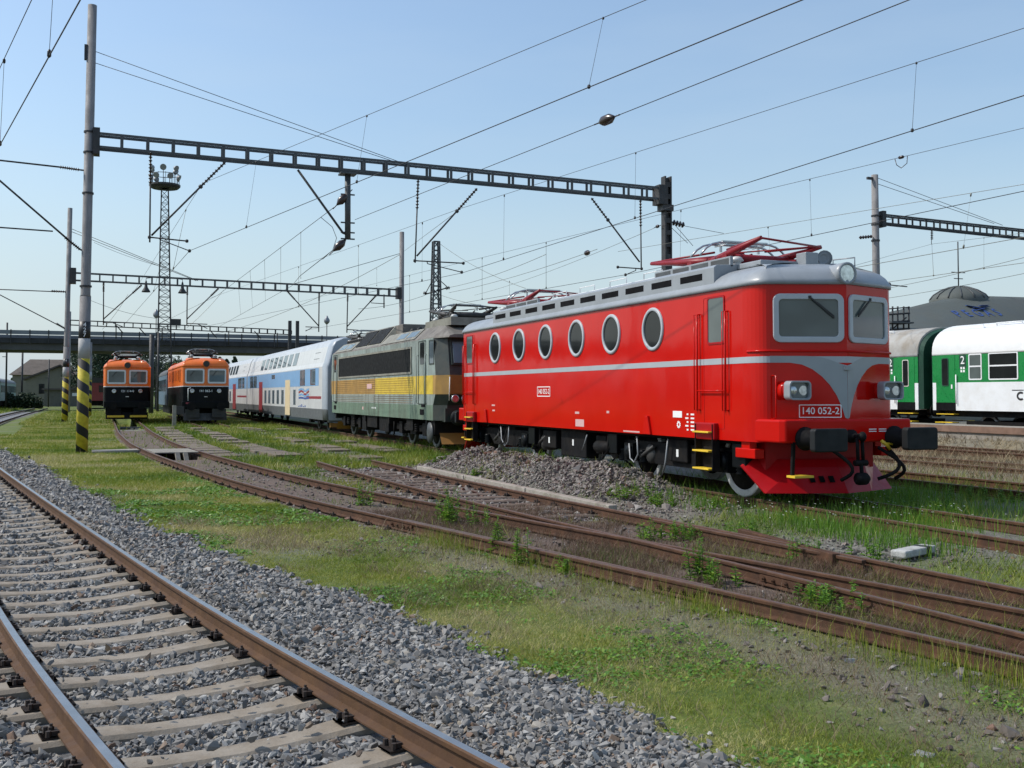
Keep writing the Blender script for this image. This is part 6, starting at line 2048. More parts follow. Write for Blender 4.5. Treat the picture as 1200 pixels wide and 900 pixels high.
# portal at the right over the platform tracks
MX = 36.0
GP4 = thing("catenary_portal", (at_y(1026, 400, 42.6).x, 42.6, -.2), "overhead line portal with a weathered mast behind the red locomotive at right", "catenary portal", "overhead line portals across the yard")
YR = 42.6
pt, pb = at_y(1025, 205, YR), at_y(1027, 335, YR)
mb = MB(); mb.tube([(pb.x, YR, -.2), (pb.x, YR, pb.z), pt], [.19, .185, .165], 16); mr = mb.build("mast", 'mast_conc', GP4)
mb = MB()
for z_ in (253, 263, 282):
    p = at_y(1026, z_, YR); mb = MB(); mb.lathe(p, Z, [(.19, -.04), (.215, -.04), (.215, .04), (.19, .04)], 14, smooth=False); mb.build("clamp", 'steel_dark', mr)
p = at_y(1031, 257, YR); mb = MB(); mb.box(p.x - .02, p.x + .2, YR - .25, YR + .25, p.z - .4, p.z + .4); mb.build("beam_seat", 'steel_dark', mr)
p = at_y(1020, 209, YR); mb = MB(); mb.bar(p - X * .2, p + X * .15, .12); mb.build("clamp", 'steel_dark', mr)
a = at_y(1033, 262, YR); b = at_y(1290, 289, YR)
ladder_beam(GP4, a, b, .42, .42, 17, 'steel_dark')
for q0_, q1_ in (((1027, 208), (1175, 264)), ((1027, 215), (1165, 262))):
    mb = MB(); mb.tube([at_y(*q0_, YR), at_y(*q1_, YR)], .014, 4); mb.build("stay_wire", 'wire', GP4)
mb = MB(); t_ = at_y(1092, 266, YR); b_ = at_y(1091.5, 286, YR); mb.tube([t_, b_], .015, 5); insulator_rod(mb, at_y(1092, 269, YR), at_y(1092, 281, YR), .03, .08, 6); mb.build("insulator", 'insulator', GP4)
mb = MB(); insulator_rod(mb, at_y(1022, 277, YR), at_y(1007, 278.5, YR), .035, .09, 5); mb.build("insulator", 'insulator', GP4)
mb = MB(); mb.tube([at_y(1028, 334, YR), at_y(1040, 333.5, YR)], .03, 5); insulator_rod(mb, at_y(1037, 333.5, YR), at_y(1044, 334, YR), .04, .13, 2); mb.tube([at_y(1043, 334, YR), at_y(1063, 336, YR)], .03, 5); mb.build("insulator", 'insulator', GP4)
# far end mast outside the picture that carries the beam
mb = MB(); mb.tube([(b.x + .2, YR, -.2), (b.x + .2, YR, 11)], .18, 12); mb.build("mast", 'mast_conc', GP4)


def lattice_mast(root, base, top, w0, w1, n, mat='steel_grey', leg=.09):
    base, top = Vector(base), Vector(top)
    mb = MB()
    def corner(t, i):
        w = (w0 + (w1 - w0) * t) / 2
        c = base.lerp(top, t)
        return c + Vector(((-w, w, w, -w)[i], (-w, -w, w, w)[i], 0))
    for i in range(4):
        mb.bar(corner(0, i), corner(1, i), leg)
    for s in range(n):
        t0, t1 = s / n, (s + 1) / n
        for i in range(4):
            j = (i + 1) % 4
            a, b = (i, j) if s % 2 == 0 else (j, i)
            mb.bar(corner(t0, a), corner(t1, b), leg * .55)
            mb.bar(corner(t1, i), corner(t1, j), leg * .5)
    return mb.build("lattice", mat, root)


# floodlight tower
TX, TY = 6.68, 128
T = thing("floodlight_tower", (TX, TY, -.2), "tall lattice floodlight tower with a ring of lamps, rising before the bridge", "floodlight tower")
lattice_mast(T, (TX - .03, TY, -.2), (6.42, TY, 26.2), 1.75, .72, 34, 'steel_dark', .10)
mb = MB(); mb.lathe((6.41, TY, 25.6), Z, [(1.5, 0), (1.75, .25), (1.75, .45), (1.4, .45), (1.2, .1), (.5, 0)], 20, smooth=False)
for i in range(12):
    a = 2 * math.pi * i / 12; mb.bar((6.41 + 1.6 * math.cos(a), TY + 1.6 * math.sin(a), 25.9), (6.41 + 1.6 * math.cos(a), TY + 1.6 * math.sin(a), 27.3), .05)
mb.tube([(6.41 + 1.6 * math.cos(a), TY + 1.6 * math.sin(a), 27.2) for a in np.linspace(0, 2 * math.pi, 17)], .04, 5); mb.build("platform", 'steel_dark', T)
for i in range(13):
    a = 2 * math.pi * i / 13 + .2
    c = Vector((6.41 + 1.65 * math.cos(a), TY + 1.65 * math.sin(a), 26.3 + (1.5 if i % 2 else .55) * 1.0)); d = Vector((math.cos(a), math.sin(a), -.45))
    if i in (2, 3): c.z += .6
    mb = MB(); mb.lathe(c - d * .3, d, [(.1, 0), (.2, .05), (.34, .3), (.36, .38), (.3, .36)], 12); mb.bar(c - d * .2, (6.41 + 1.5 * math.cos(a), TY + 1.5 * math.sin(a), 26.0), .06)
    mb.build("floodlight", 'lamp_metal', T)
for sg in (-1, 1):
    mb = MB(); zz = at_y(193, 340, TY).z
    mb.tube([(6.5 + sg * .6, TY, zz + 1.5), (6.5 + sg * 2.0, TY, zz + 1.3), (6.5 + sg * 2.0, TY, zz + .9)], .05, 5)
    mb.lathe((6.5 + sg * 2.0, TY, zz - .3), Z, [(.5, 0), (.45, .15), (.2, .55), (.12, 1.1), (.08, 1.3)], 12); mb.build("bell_lamp", 'steel_dark', T)
mb = MB(); q = at_y(206, 378, TY); mb.box(q.x - .55, q.x + .55, TY - .3, TY + .3, q.z - .35, q.z + .4); mb.bar((q.x - 2, TY, q.z - .5), (q.x + .5, TY, q.z - .5), .08); mb.build("siren_box", 'steel_dark', T)

# lattice mast behind the green locomotive
b0, t0 = at_y(510.5, 440, 78), at_y(511, 283, 78)
T = thing("lattice_mast", (b0.x, 78, -.2), "square lattice mast rising behind the green and yellow locomotive", "lattice mast")
lattice_mast(T, (b0.x, 78, -.2), t0, 1.0, .42, 20, 'steel_grey', .11)
mb = MB(); P = lambda x, y: at_y(x, y, 78)
mb.tube([P(498, 345), P(525, 337)], .05, 5); mb.tube([P(498, 345), P(506, 330)], .035, 5); mb.tube([P(525, 337), P(515, 328)], .035, 5); mb.build("bracket", 'steel_dark', T)
for q in ((500, 344), (522, 338)):
    mb = MB(); insulator_rod(mb, P(*q), P(q[0] + (5 if q[0] > 510 else -4), q[1] - 1), .05, .14, 3); mb.build("insulator", 'insulator', T)

# two small lamp posts and thin posts far off
for i, (px, ptop, pbot, yy, lab) in enumerate(((183, 372, 440, 150, "slim lamp post just left of the floodlight tower"), (383, 379, 400, 150, "slim lamp post rising above the nose of the double-deck coach"))):
    a = at_y(px, ptop, yy)
    t = thing("lamp_post", (a.x, yy, -.2), lab, "lamp post", "slim lamp posts beyond the yard")
    mb = MB(); mb.tube([(a.x, yy, -.2), (a.x, yy, a.z)], .07, 6); mb.build("post", 'steel_grey', t)
    mb = MB(); mb.lathe((a.x, yy, a.z - .1), Z, [(.15, 0), (.4, .3), (.42, .6), (.2, .95), (.1, 1.2)], 12); mb.build("lamp_head", 'lamp_metal', t)
for i, (px, ptop, yy, r_, lab) in enumerate(((8.5, 378, 150, .11, "dark steel post at the far left edge before the bridge"), (26.5, 411, 172, .14, "dark steel post under the bridge left of the gabled house"),
                                       (57.5, 421, 176, .10, "thin post standing before the gabled house"), (178, 392, 112, .24, "dark steel mast between the two orange locomotives"), (186, 390, 122, .12, "slim dark mast beside the floodlight tower"))):
    a = at_y(px, ptop, yy); t = MB(); t.tube([(a.x, yy, -.2), (a.x, yy, a.z)], r_, 8); t.bar((a.x - .5, yy, a.z * .6), (a.x + .1, yy, a.z * .6), .08)
    t.build("steel_post", 'steel_dark', None, label=lab, cat="post", group="dark posts beyond the yard")

# signal marker post by the footway
a = at_y(204.3, 480, 65.2)
t = thing("marker_post", (a.x, a.y, -.2), "short weathered post with a small dark box in the grass before the right orange locomotive", "post")
mb = MB(); mb.box(a.x - .11, a.x + .11, a.y - .1, a.y + .1, -.2, 1.15); mb.build("post", 'wood_pale', t)
mb = MB(); mb.box(a.x + .12, a.x + .55, a.y - .1, a.y + .2, .62, 1.08); mb.build("box", 'steel_dark', t)

# pipe staging at right behind the locomotive roof
t = thing("pipe_staging", (at_y(1055, 380, 60).x, 60, 3), "dark steel staging with railings beside the grey hall", "staging")
P = lambda x, y: at_y(x, y, 56)
mb = MB()
for zz in (368, 377, 386): mb.tube([P(1036, zz + 1), P(1066, zz - 1)], .06, 5)
for xx in (1041, 1046, 1052, 1059, 1065): mb.tube([P(xx, 359), P(xx, 388)], .06, 5)
for xx in (1041, 1063):
    q = P(xx, 388); mb.tube([q, (q.x, 56, -.1)], .10, 6)
mb.tube([P(1041, 362), P(1066, 360)], .04, 5); mb.tube([P(1044, 387), P(1062, 372)], .05, 5); mb.build("frame", 'steel_dark', t)
mb = MB(); a, b = P(1040, 377), P(1066, 377); mb.box(a.x, b.x, 55.6, 56.9, a.z - .1, a.z); mb.build("deck", 'steel_grey', t)


# ------------------------------------------------------------------ wires
def bez(pts, n=8):
    out = []
    for i in range(len(pts) - 1):
        for k_ in range(n):
            out.append(pts[i].lerp(pts[i + 1], k_ / n))
    return out + [pts[-1]]


def sagged(a, b, sag, n=14):
    return [a.lerp(b, i / n) - Z * (sag * 4 * (i / n) * (1 - i / n)) for i in range(n + 1)]


def line_set(label, contact, messenger, droppers, rc=.0095, rm=.0075, mat='wire', clamps=()):
    """one overhead line: contact wire, messenger wire, droppers, all hanging together"""
    b = contact[0] if contact else messenger[0]
    t = thing("overhead_line", b, label, "overhead wire", "overhead wires above the yard")
    if contact:
        mb = MB(); mb.tube(contact, rc, 5, smooth=True); mb.build("contact_wire", mat, t)
    if messenger:
        mb = MB(); mb.tube(messenger, rm, 5); mb.build("messenger_wire", mat, t)
    for a, c in droppers:
        mb = MB(); mb.tube([a, c], .004 if (a.y < 42) else .008, 4)
        d = (c - a).normalized(); mb.lathe(c - d * .1, d, [(.012, 0), (.03, .03), (.03, .10), (.012, .12)], 6); mb.lathe(a, d, [(.012, 0), (.025, .02), (.025, .08), (.01, .1)], 6)
        mb.build("dropper", 'wire_pale' if a.y > 42 else mat, t)
    return t


def on_segment(a, b, px):
    """point of segment a-b that the sight line column px passes through"""
    lo, hi = 0.0, 1.0
    col = lambda p: cam_col(p)
    c0, c1 = cam_col(a), cam_col(b)
    for _ in range(40):
        m = (lo + hi) / 2
        if (cam_col(a.lerp(b, m)) < px) == (c0 < c1): lo = m
        else: hi = m
    return a.lerp(b, (lo + hi) / 2)


def cam_col(p):
    s, c = math.sin(YAW), math.cos(YAW)
    q = Vector(p) - Vector((0, 0, EYE))
    d = s * math.cos(PITCH) * q.x + c * math.cos(PITCH) * q.y + math.sin(PITCH) * q.z
    return CX + FPX * (c * q.x - s * q.y) / max(d, .01)


g = lambda x, y: at_y(x, y, GY1)
g2 = lambda x, y: at_y(x, y, GY2)
g3 = lambda x, y: at_y(x, y, GY3)


def extend(a, b, k_):
    return b + (b - a) * k_


def through(a, px, py, z=None, y=None):
    return at_z(px, py, z) if z is not None else at_y(px, py, y)


def dr(A, B, C, D, cols):
    return [(on_segment(A, B, c0), on_segment(C, D, c1)) for c0, c1 in cols]


# over the left curve (line A): from the first hanger towards and past the camera at upper right
kA0 = g(222, 294); kA1 = at_z(940, 0, kA0.z)
mA0 = g(237, 215); mA1 = at_z(757, 0, mA0.z + .05)
kA2, mA2 = extend(kA0, kA1, .6), extend(mA0, mA1, .8)
kAf = g2(145, 381); mAf = g2(158, 340)
line_set("overhead line running from the left hanger of the nearest portal up across the sky", [kAf, kA0, kA1, kA2], [mAf, mA0, mA1, mA2],
         dr(mA0, mA1, kA0, kA1, [(300.5, 288.5), (430, 418), (707, 690)]) + dr(mAf, mA0, kAf, kA0, [(218, 203), (197, 180)]))
# over the next track (line C)
kC0 = g(541, 320); kC1 = at_z(1200, 112, kC0.z)
mC0 = g(538, 245); mC1 = at_z(1200, 33, mC0.z)
kCf = g2(243, 382); mCf = g2(247, 349)
line_set("overhead line rising rightwards from the middle hanger of the nearest portal", [kCf, kC0, kC1, extend(kC0, kC1, .4)], [mCf, mC0, mC1, extend(mC0, mC1, .4)],
         dr(mC0, mC1, kC0, kC1, [(591, 590), (745, 744), (1074, 1069)]) + dr(mCf, mC0, kCf, kC0, [(495, 494.5), (420, 420), (350, 350)]))
# anchored feeder with the long egg insulator
fA = g(416, 257.5); fB = at_z(1065, 0, fA.z)
t = line_set("single anchored wire with a bulky egg insulator climbing from the drop post", None, [fA, fB, extend(fA, fB, .4)], [], rm=.010)
c = on_segment(fA, fB, 711)
mb = MB(); egg(mb, c, fB - fA, .62, .12); mb.build("insulator", 'insulator', t)
# over the red locomotive
kL0 = g(733, 322); kL1 = at_z(1200, 224, kL0.z - .05)
mL0 = g(717, 265); mL1 = at_z(1200, 150, mL0.z + .2)
kLf = g2(358, 387); mLf = g2(350, 354)
t = line_set("overhead line running over the red locomotive's folded pantographs", [kLf, kL0, kL1, extend(kL0, kL1, .5)], [mLf, mL0, mL1, extend(mL0, mL1, .5)],
             dr(mL0, mL1, kL0, kL1, [(798, 797), (949, 951)]) + dr(mLf, mL0, kLf, kL0, [(640, 640), (565, 565), (480, 480)]), rc=.010)
p = on_segment(mL0, mL1, 1056)
mb = MB(); d = (mL1 - mL0).normalized(); mb.tube([p - d * .22, p - d * .16 - Z * .2, p - Z * .32, p + d * .2 - Z * .22, p + d * .22], .012, 5); mb.lathe(p - d * .1, d, [(.02, 0), (.05, .05), (.05, .16), (.02, .2)], 8); mb.build("jumper_loop", 'insulator', t)
# a wire stopped at the steel mast, with its insulator
a = g(774, 264); b = at_y(556, 346, 79)
t = line_set("thin wire with a small egg insulator running down left from the dark steel mast", None, sagged(a, b, .25), [], rm=.010, mat='wire_pale')
for p_, l_, r_ in ((on_segment(a, b, 688), .7, .13), (a + (b - a).normalized() * .35, .3, .07)):
    mb = MB(); egg(mb, p_, b - a, l_, r_); mb.build("insulator", 'insulator', t)
a = g(788, 260); b = at_y(848, 273.5, 36.0); c = at_y(1290, 196, 24)
t = line_set("wire held off the right of the dark steel mast by a stubby insulator", None, [a, g(803, 265), b], [], rm=.010)
mb = MB(); insulator_rod(mb, g(788, 260.5), g(802, 264), .04, .13, 4); mb.build("insulator", 'insulator', t)
for q0_, q1_ in ((g(786, 258), g(812, 288)), (g(786, 266), g(806, 285))):
    mb = MB(); mb.tube([q0_, q1_], .012, 4); mb.build("stay_wire", 'wire', t)
# lines over the platform tracks at right
a, b = at_z(862, 272, 7.4), at_z(1200, 216, 7.4)
aK, bK = at_z(850, 341, 5.9), at_z(1200, 278, 5.9)
line_set("upper right overhead line crossing the weathered mast with one slanting dropper", [extend(bK, aK, .6), aK, bK, extend(aK, bK, .6)], [extend(b, a, .6), a, b, extend(a, b, .6)], dr(a, b, aK, bK, [(1138, 1129), (900, 905)]), mat='wire_pale')
a, b = at_z(1031, 303, 7.6), at_y(1092, 286, YR); c = at_z(1200, 273, 7.4)
aK, bK = at_z(1030, 332, 6.0), at_z(1200, 308, 6.0)
line_set("overhead line hung from the right portal's insulator above the coaches", [extend(bK, aK, .8), aK, bK, extend(aK, bK, .5)], [extend(b, a, 1.5), a, b, c, extend(b, c, .8)], [(on_segment(b, c, 1153), on_segment(aK, bK, 1153)), (b, on_segment(aK, bK, 1094))], mat='wire_pale')
a, b = at_z(1039, 336, 6.9), at_z(1200, 298, 6.9)
line_set("low thin wire slanting above the dome of the grey hall", None, sagged(extend(b, a, .3), extend(a, b, .5), .15), [], rm=.010, mat='wire_pale')
a, b = at_z(1060, 345, 6.4), at_z(1200, 318, 6.4)
line_set("lowest thin wire crossing in front of the grey hall roof", None, sagged(extend(b, a, .3), extend(a, b, .5), .1), [], rm=.010, mat='wire_pale')
# catenary ending on the drop post: contact and messenger run off to the lower left
a = g(393, 291); b = g2(342, 335); c = g3(258, 382)
a2 = g(394, 241); b2 = at_y(255, 346, 84); c2 = g3(190, 378)
t = line_set("overhead line ending on the drop post, running down left with a hanging jumper loop", [a, at_y(352, 323, 52), b, c], [a2, b2, c2],
             dr(a2, b2, a, b, [(352.5, 352.5)]) + [(on_segment(a2, b2, 329), on_segment(b, c, 329)), (on_segment(a2, b2, 310), on_segment(b, c, 311)), (on_segment(a2, b2, 293), on_segment(b, c, 296)), (on_segment(a2, b2, 279), on_segment(b, c, 282))], rc=.015, rm=.012)
q0 = on_segment(a2, b2, 376); q1 = on_segment(a, b, 378)
mb = MB(); mb.tube([q0, q0.lerp(q1, .2) + X * .45, q0.lerp(q1, .45) + X * .62, q0.lerp(q1, .75) + X * .45, q1], .012, 5); mb.build("jumper", 'wire', t)
a = g2(469, 297); b = g2(343, 333); b0_ = g2(405, 335); b1_ = g2(262, 372)
line_set("wire anchored on the tall mast behind the green locomotive, running left to the second portal", None, [a, at_y(343, 333, 78.5)], [], rm=.02)
a = g2(470, 297.5); b = at_y(250, 392, 130)
line_set("fainter wire below it from the same mast, curving down to the coach roof", None, sagged(a, b, .8), [(at_y(441.5, 314.5, 84), at_y(441.5, 335, 84))], rm=.02, mat='wire_pale')
a = g2(474, 294); b = at_y(538, 246, 45)
line_set("thin wire from the tall mast up to the nearest portal's middle hanger", None, [a, b], [], rm=.012, mat='wire_pale')
# wires spreading from the lattice mast
P = lambda x, y: at_y(x, y, 78)
a = P(516, 286); b = at_y(616, 338, 60)
t = line_set("thin wire sloping down right from the top of the square lattice mast", None, sagged(a, b, .3), [(at_y(597, 329, 62), at_y(597, 352, 62))], rm=.014, mat='wire_pale')
for i, (q, e, lab) in enumerate((((526, 337), (640, 298), "thin wire rising right from the lattice mast's bracket"), ((526, 343), (700, 292), "lower thin wire rising right from the lattice mast's bracket"),
                              ((517, 346), (610, 362), "thin wire dipping right from the lattice mast to the red locomotive"), ((498, 346), (420, 362), "thin wire running left from the lattice mast's bracket"))):
    line_set(lab, None, sagged(P(*q), at_y(e[0], e[1], 50 if e[0] > 600 else 75), .2), [], rm=.014, mat='wire_pale')
# over the nearest track, upper left corner
kF0 = at_z(94, 0, 6.6); kF1 = at_z(0, 170, 6.6)
mF0 = at_z(37, 0, 7.9); mF1 = at_z(-18, 118, 7.9)
line_set("overhead line of the nearest track in the upper left corner of the sky", [extend(kF1, kF0, .5), kF0, kF1, extend(kF0, kF1, .9)], [extend(mF1, mF0, .5), mF0, mF1, extend(mF0, mF1, .9)], [(at_z(64, -40, 7.9), on_segment(kF0, kF1, 57.5)), (on_segment(mF0, mF1, 5), on_segment(kF0, kF1, -12))], rc=.010)
# faint far wires between the far portals
for i, (p0, p1, lab) in enumerate((((110, 284), (200, 315), "faint wire passing behind the nearest mast towards the floodlight tower"), ((106, 352), (182, 373), "faint wire from the nearest mast to the left lamp post"),
                                ((120, 386), (150, 345), "faint far wire rising left of the floodlight tower"), ((219, 384), (262, 340), "faint far wire rising right of the floodlight tower"))):
    line_set(lab, None, sagged(at_y(p0[0], p0[1], 100), at_y(p1[0], p1[1], 100), .2), [], rm=.016, mat='wire_pale')


# ------------------------------------------------------------------ trees beyond the bridge
def leaf_cloud(centres, radii, per, size, seed):
    r = np.random.default_rng(seed)
    P_, T_ = [], []
    for c, rad_ in zip(centres, radii):
        n_ = per
        d = r.normal(size=(n_, 3)); d /= np.linalg.norm(d, axis=1)[:, None]
        rr_ = rad_ * (0.45 + 0.6 * r.random(n_) ** .6)
        P_.append(np.array(c) + d * rr_[:, None] * np.array([1, 1, .85]))
        T_.append(np.clip(r.normal(.45, .22, n_), 0, 1))
    P_ = np.concatenate(P_); T_ = np.concatenate(T_); n_ = len(P_)
    u = r.normal(size=(n_, 3)); u /= np.linalg.norm(u, axis=1)[:, None]
    w = np.cross(u, r.normal(size=(n_, 3))); w /= np.linalg.norm(w, axis=1)[:, None]
    s = (size * (.6 + .8 * r.random(n_)))[:, None]
    V = np.stack([P_ - u * s, P_ + w * s * .6, P_ + u * s, P_ - w * s * .6], 1).reshape(-1, 3)
    return V, np.arange(n_ * 4).reshape(-1, 4), np.repeat(T_, 4)


def tree(name, x, y, h, w, label, conifer, seed, mat):
    t = thing(name, (x, y, -.2), label, "tree", "trees beyond the bridge")
    mb = MB(); mb.tube([(x, y, -.3), (x + .1, y, h * .4), (x, y, h * .85)], [.035 * h * .6, .022 * h * .6, .02], 8)
    r = random.Random(seed)
    for i in range(9):
        a = r.uniform(0, 6.28); z0 = h * r.uniform(.25, .7); mb.tube([(x, y, z0), (x + w * .35 * math.cos(a), y + w * .35 * math.sin(a), z0 + h * .12)], [.012 * h * .5, .02], 5)
    mb.build("trunk", 'bark', t)
    cs, rs = [], []
    for i in range(34):
        if conifer:
            u = i / 33; z = h * (.12 + .86 * u); rad_ = w * .5 * (1 - u) + .25; a = i * 2.4
            cs.append((x + rad_ * .55 * math.cos(a), y + rad_ * .55 * math.sin(a), z)); rs.append(rad_ * .62 + .1)
        else:
            a = r.uniform(0, 6.28); q = r.uniform(0, .5) * w; z = h * r.uniform(.35, .92)
            cs.append((x + q * math.cos(a) * (1.1 - abs(z / h - .6)), y + q * math.sin(a), z)); rs.append(w * r.uniform(.10, .22))
    V, F, T = leaf_cloud(cs, rs, 150, .16 * h / 8, seed)
    o = np_mesh("crown", V - np.array([x, y, -.2]), F, mat, T); o.parent = t
    return t


tl = [("conifer_tree", 121, 188, 10.5, 8, "dark broad tree behind the left orange locomotive's left shoulder", False, 'leaf_dark'),
      ("conifer_tree", 108, 200, 11.5, 7.5, "tall dark tree between the striped masts and the left orange locomotive", False, 'leaf_dark'),
      ("conifer_tree", 100, 192, 8.5, 7, "lower dark tree beside the cream gabled house", False, 'leaf_dark'),
      ("broadleaf_tree", 195, 205, 8.0, 8, "mid green bushy tree seen between the two orange locomotives", False, 'leaf_mid'),
      ("broadleaf_tree", 175, 200, 10, 7, "bushy tree right of the left orange locomotive's roof", False, 'leaf_dark'),
      ("spruce_tree", 258, 230, 9.6, 4, "leftmost of the three pointed spruces above the right orange locomotive", True, 'leaf_dark'),
      ("spruce_tree", 266, 231, 9.2, 3.6, "middle one of the three pointed spruces above the right orange locomotive", True, 'leaf_dark'),
      ("spruce_tree", 275, 232, 9.8, 4, "rightmost of the three pointed spruces above the right orange locomotive", True, 'leaf_dark'),
      ("broadleaf_tree", 207, 215, 9, 9, "dark bushy tree behind the blue coach", False, 'leaf_dark')]
for i, (nm, px, yy, h, w, lab, con, mt) in enumerate(tl):
    tree(nm, at_y(px, 450, yy).x, yy, h, w, lab, con, 40 + i, mt)
# dark bushes at the left and the far wood that closes the horizon
for i, px in enumerate((4, 16, 28, 39)):
    bx_ = at_y(px, 460, 160)
    V, F, T = leaf_cloud([(bx_.x + random.uniform(-.6, .6), 160 + random.uniform(-1, 1), random.uniform(.2, 1.3)) for _ in range(10)], [random.uniform(.6, 1.0) for _ in range(10)], 160, .16, 70 + i)
    o = np_mesh("bush", V - np.array([bx_.x, 160, -.2]), F, 'leaf_dark', T); o.location = (bx_.x, 160, -.2)
    tag(o, ["dark bush at the left edge below the bridge", "second dark bush from the left edge below the bridge", "third dark bush from the left edge below the bridge", "dark bush next to the low grey shed"][i], "bush", "bushes below the bridge at far left")
cs, rs = [], []
rw = random.Random(3)
for i in range(420):
    a = math.radians(rw.uniform(-62, 80)); d = rw.uniform(300, 520)
    cs.append((d * math.sin(a + 0.1), d * math.cos(a + 0.1), rw.uniform(0, 6.5))); rs.append(rw.uniform(2.5, 6))
V, F, T = leaf_cloud(cs, rs, 70, .9, 5)
o = np_mesh("distant_wood", V, F, 'leaf_mid', T); tag(o, "distant wood closing the view behind the yard", "woodland", kind="stuff")
# ------------------------------------------------------------------ ballast stones
M['stone_big'] = paint("pale granite stone", (0.24, 0.24, 0.235), 0.85, var=0.25, scale=12, bump=0.4)
def crushed(seed, n=11):
    """angular chip: convex hull of a few random points"""
    r_ = np.random.default_rng(seed)
    p = r_.normal(size=(n, 3)); p /= np.linalg.norm(p, axis=1)[:, None]
    p *= (.75 + .45 * r_.random((n, 1))) * np.array([1.25, .6 + .45 * r_.random(), .45 + .4 * r_.random()])
    bm = bmesh.new()
    for q in p: bm.verts.new(q)
    h = bmesh.ops.convex_hull(bm, input=bm.verts)
    bmesh.ops.delete(bm, geom=[v for v in bm.verts if not v.link_faces], context='VERTS')
    bmesh.ops.triangulate(bm, faces=bm.faces)
    bm.verts.index_update()
    v = np.array([q.co[:] for q in bm.verts]); fc = np.array([[q.index for q in g_.verts] for g_ in bm.faces]); bm.free()
    return v, fc


SHAPES = [crushed(300 + i, 9 + i % 5) for i in range(24)]


def stones(name, xs, ys, zs, sizes, mat, tint, seed):
    r = np.random.default_rng(seed)
    n = len(xs); sh = r.integers(0, len(SHAPES), n)
    a, b, c = r.random(n) * 6.283, r.normal(0, .55, n), r.normal(0, .55, n)
    VS, FS, TS, base = [], [], [], 0
    for s, (sv, sf) in enumerate(SHAPES):
        m_ = np.where(sh == s)[0]
        if not len(m_): continue
        v = np.repeat(sv[None], len(m_), 0) * sizes[m_][:, None, None]
        ca, sa = np.cos(a[m_])[:, None], np.sin(a[m_])[:, None]
        cb, sb = np.cos(b[m_])[:, None], np.sin(b[m_])[:, None]
        cc_, sc_ = np.cos(c[m_])[:, None], np.sin(c[m_])[:, None]
        x, y, z = v[..., 0], v[..., 1], v[..., 2]
        y, z = y * cb - z * sb, y * sb + z * cb
        x, z = x * cc_ + z * sc_, -x * sc_ + z * cc_
        x, y = x * ca - y * sa, x * sa + y * ca
        V = np.stack([x + xs[m_][:, None], y + ys[m_][:, None], z + zs[m_][:, None]], -1)
        FS.append((sf[None] + (base + np.arange(len(m_)) * len(sv))[:, None, None]).reshape(-1, 3))
        VS.append(V.reshape(-1, 3)); TS.append(np.repeat(tint[m_], len(sv))); base += len(m_) * len(sv)
    return np_mesh(name, np.concatenate(VS), np.concatenate(FS), mat, np.concatenate(TS))


def sample(n, x0, x1, y0, y1, seed, power=1.0):
    r = np.random.default_rng(seed)
    y = y0 + (y1 - y0) * r.random(n) ** power
    return x0 + (x1 - x0) * r.random(n), y


def stone_tint(n, r): return np.clip(np.where(r.random(n) < .12, .82 + .18 * r.random(n), r.normal(.42, .18, n)), 0, 1)


r = np.random.default_rng(7)
xs, ys = [], []
n = 360000
y = 3.2 + 47 * r.random(n) ** 2.0
off = r.uniform(-2.9, 4.2, n)
x = LF.c(y) + off
keep = (x < EDGE.c(y) + (fbm(x, y, 1.7, 32) - .5) * .55 + r.normal(0, .10, n))
dens = np.clip(1.0 / np.maximum(1, (y / 9.0)) ** .5, 0.3, 1)
keep &= r.random(n) < dens
s_arc = LF.arc(y) - float(LF.arc(F_SLEEP[0]))
# distance along the track of each stone to the nearest sleeper, corrected for the skew of the track
sl = LF.slope(y); ds = off * sl / np.sqrt(1 + sl * sl)
ph = ((s_arc + ds * 1.0 + .31) % .62) - .31
d_t = off / np.sqrt(1 + sl * sl)
onsl = (np.abs(ph) < .135) & (np.abs(d_t) < .93)
keep &= ~(onsl & (r.random(n) < .985))
keep &= ~(np.abs(np.abs(d_t) - .755) < .085)
x, y, onsl, d_t = x[keep], y[keep], onsl[keep], d_t[keep]
n = len(x)
size = np.clip(r.lognormal(math.log(.0182), .36, n), .008, .042) * np.clip(.8 + y / 28, 1, 1.9)
z = ground_z(x, y) + size * r.uniform(.0, .55, n)
z = np.where(onsl, -.05 - .165 - .01 + size * .5, z)
z = np.where(onsl, -.118 + size * .4, z)
bs = stones("track_ballast", x, y, z, size, 'stone', np.clip(stone_tint(n, r) * (.8 + .4 * fbm(x, y, 1.1, 78)) + .5 * (r.random(n) < .25 * (np.abs(np.abs(d_t) - .78) < .2)), 0, 1), 3)
tag(bs, "grey crushed stone ballast around the nearest track", "ballast", kind="stuff")

# spoil heap and the old chippings around the yard tracks
n = 120000
y = 15.5 + 14 * r.random(n) ** 1.1; x = r.uniform(7.6, 11.2, n)
h = ground_z(x, y) + .165
keep = r.random(n) < np.clip(h * 3.0, .06, 1)
x, y = x[keep], y[keep]; n = len(x)
size = np.clip(r.lognormal(math.log(.0165), .55, n), .006, .10)
z = ground_z(x, y) + size * r.uniform(.0, .6, n)
o = stones("spoil_stones", x, y, z, size, 'stone_old', np.clip(r.normal(.58, .2, n) * (.7 + .6 * fbm(x, y, .8, 77)), 0, 1), 4)
tag(o, "loose brown grey stones of the spoil heap beside the red locomotive", "rubble", kind="stuff")
n = 90000
y = 4 + 26 * r.random(n) ** 1.6; x = r.uniform(2.5, 11, n)
da, dc = LA.d(x, y), LC.d(x, y)
cl = cover(x, y)
inC = (np.abs(dc) < 1.3) & (y > 15) & (y < 27.5)
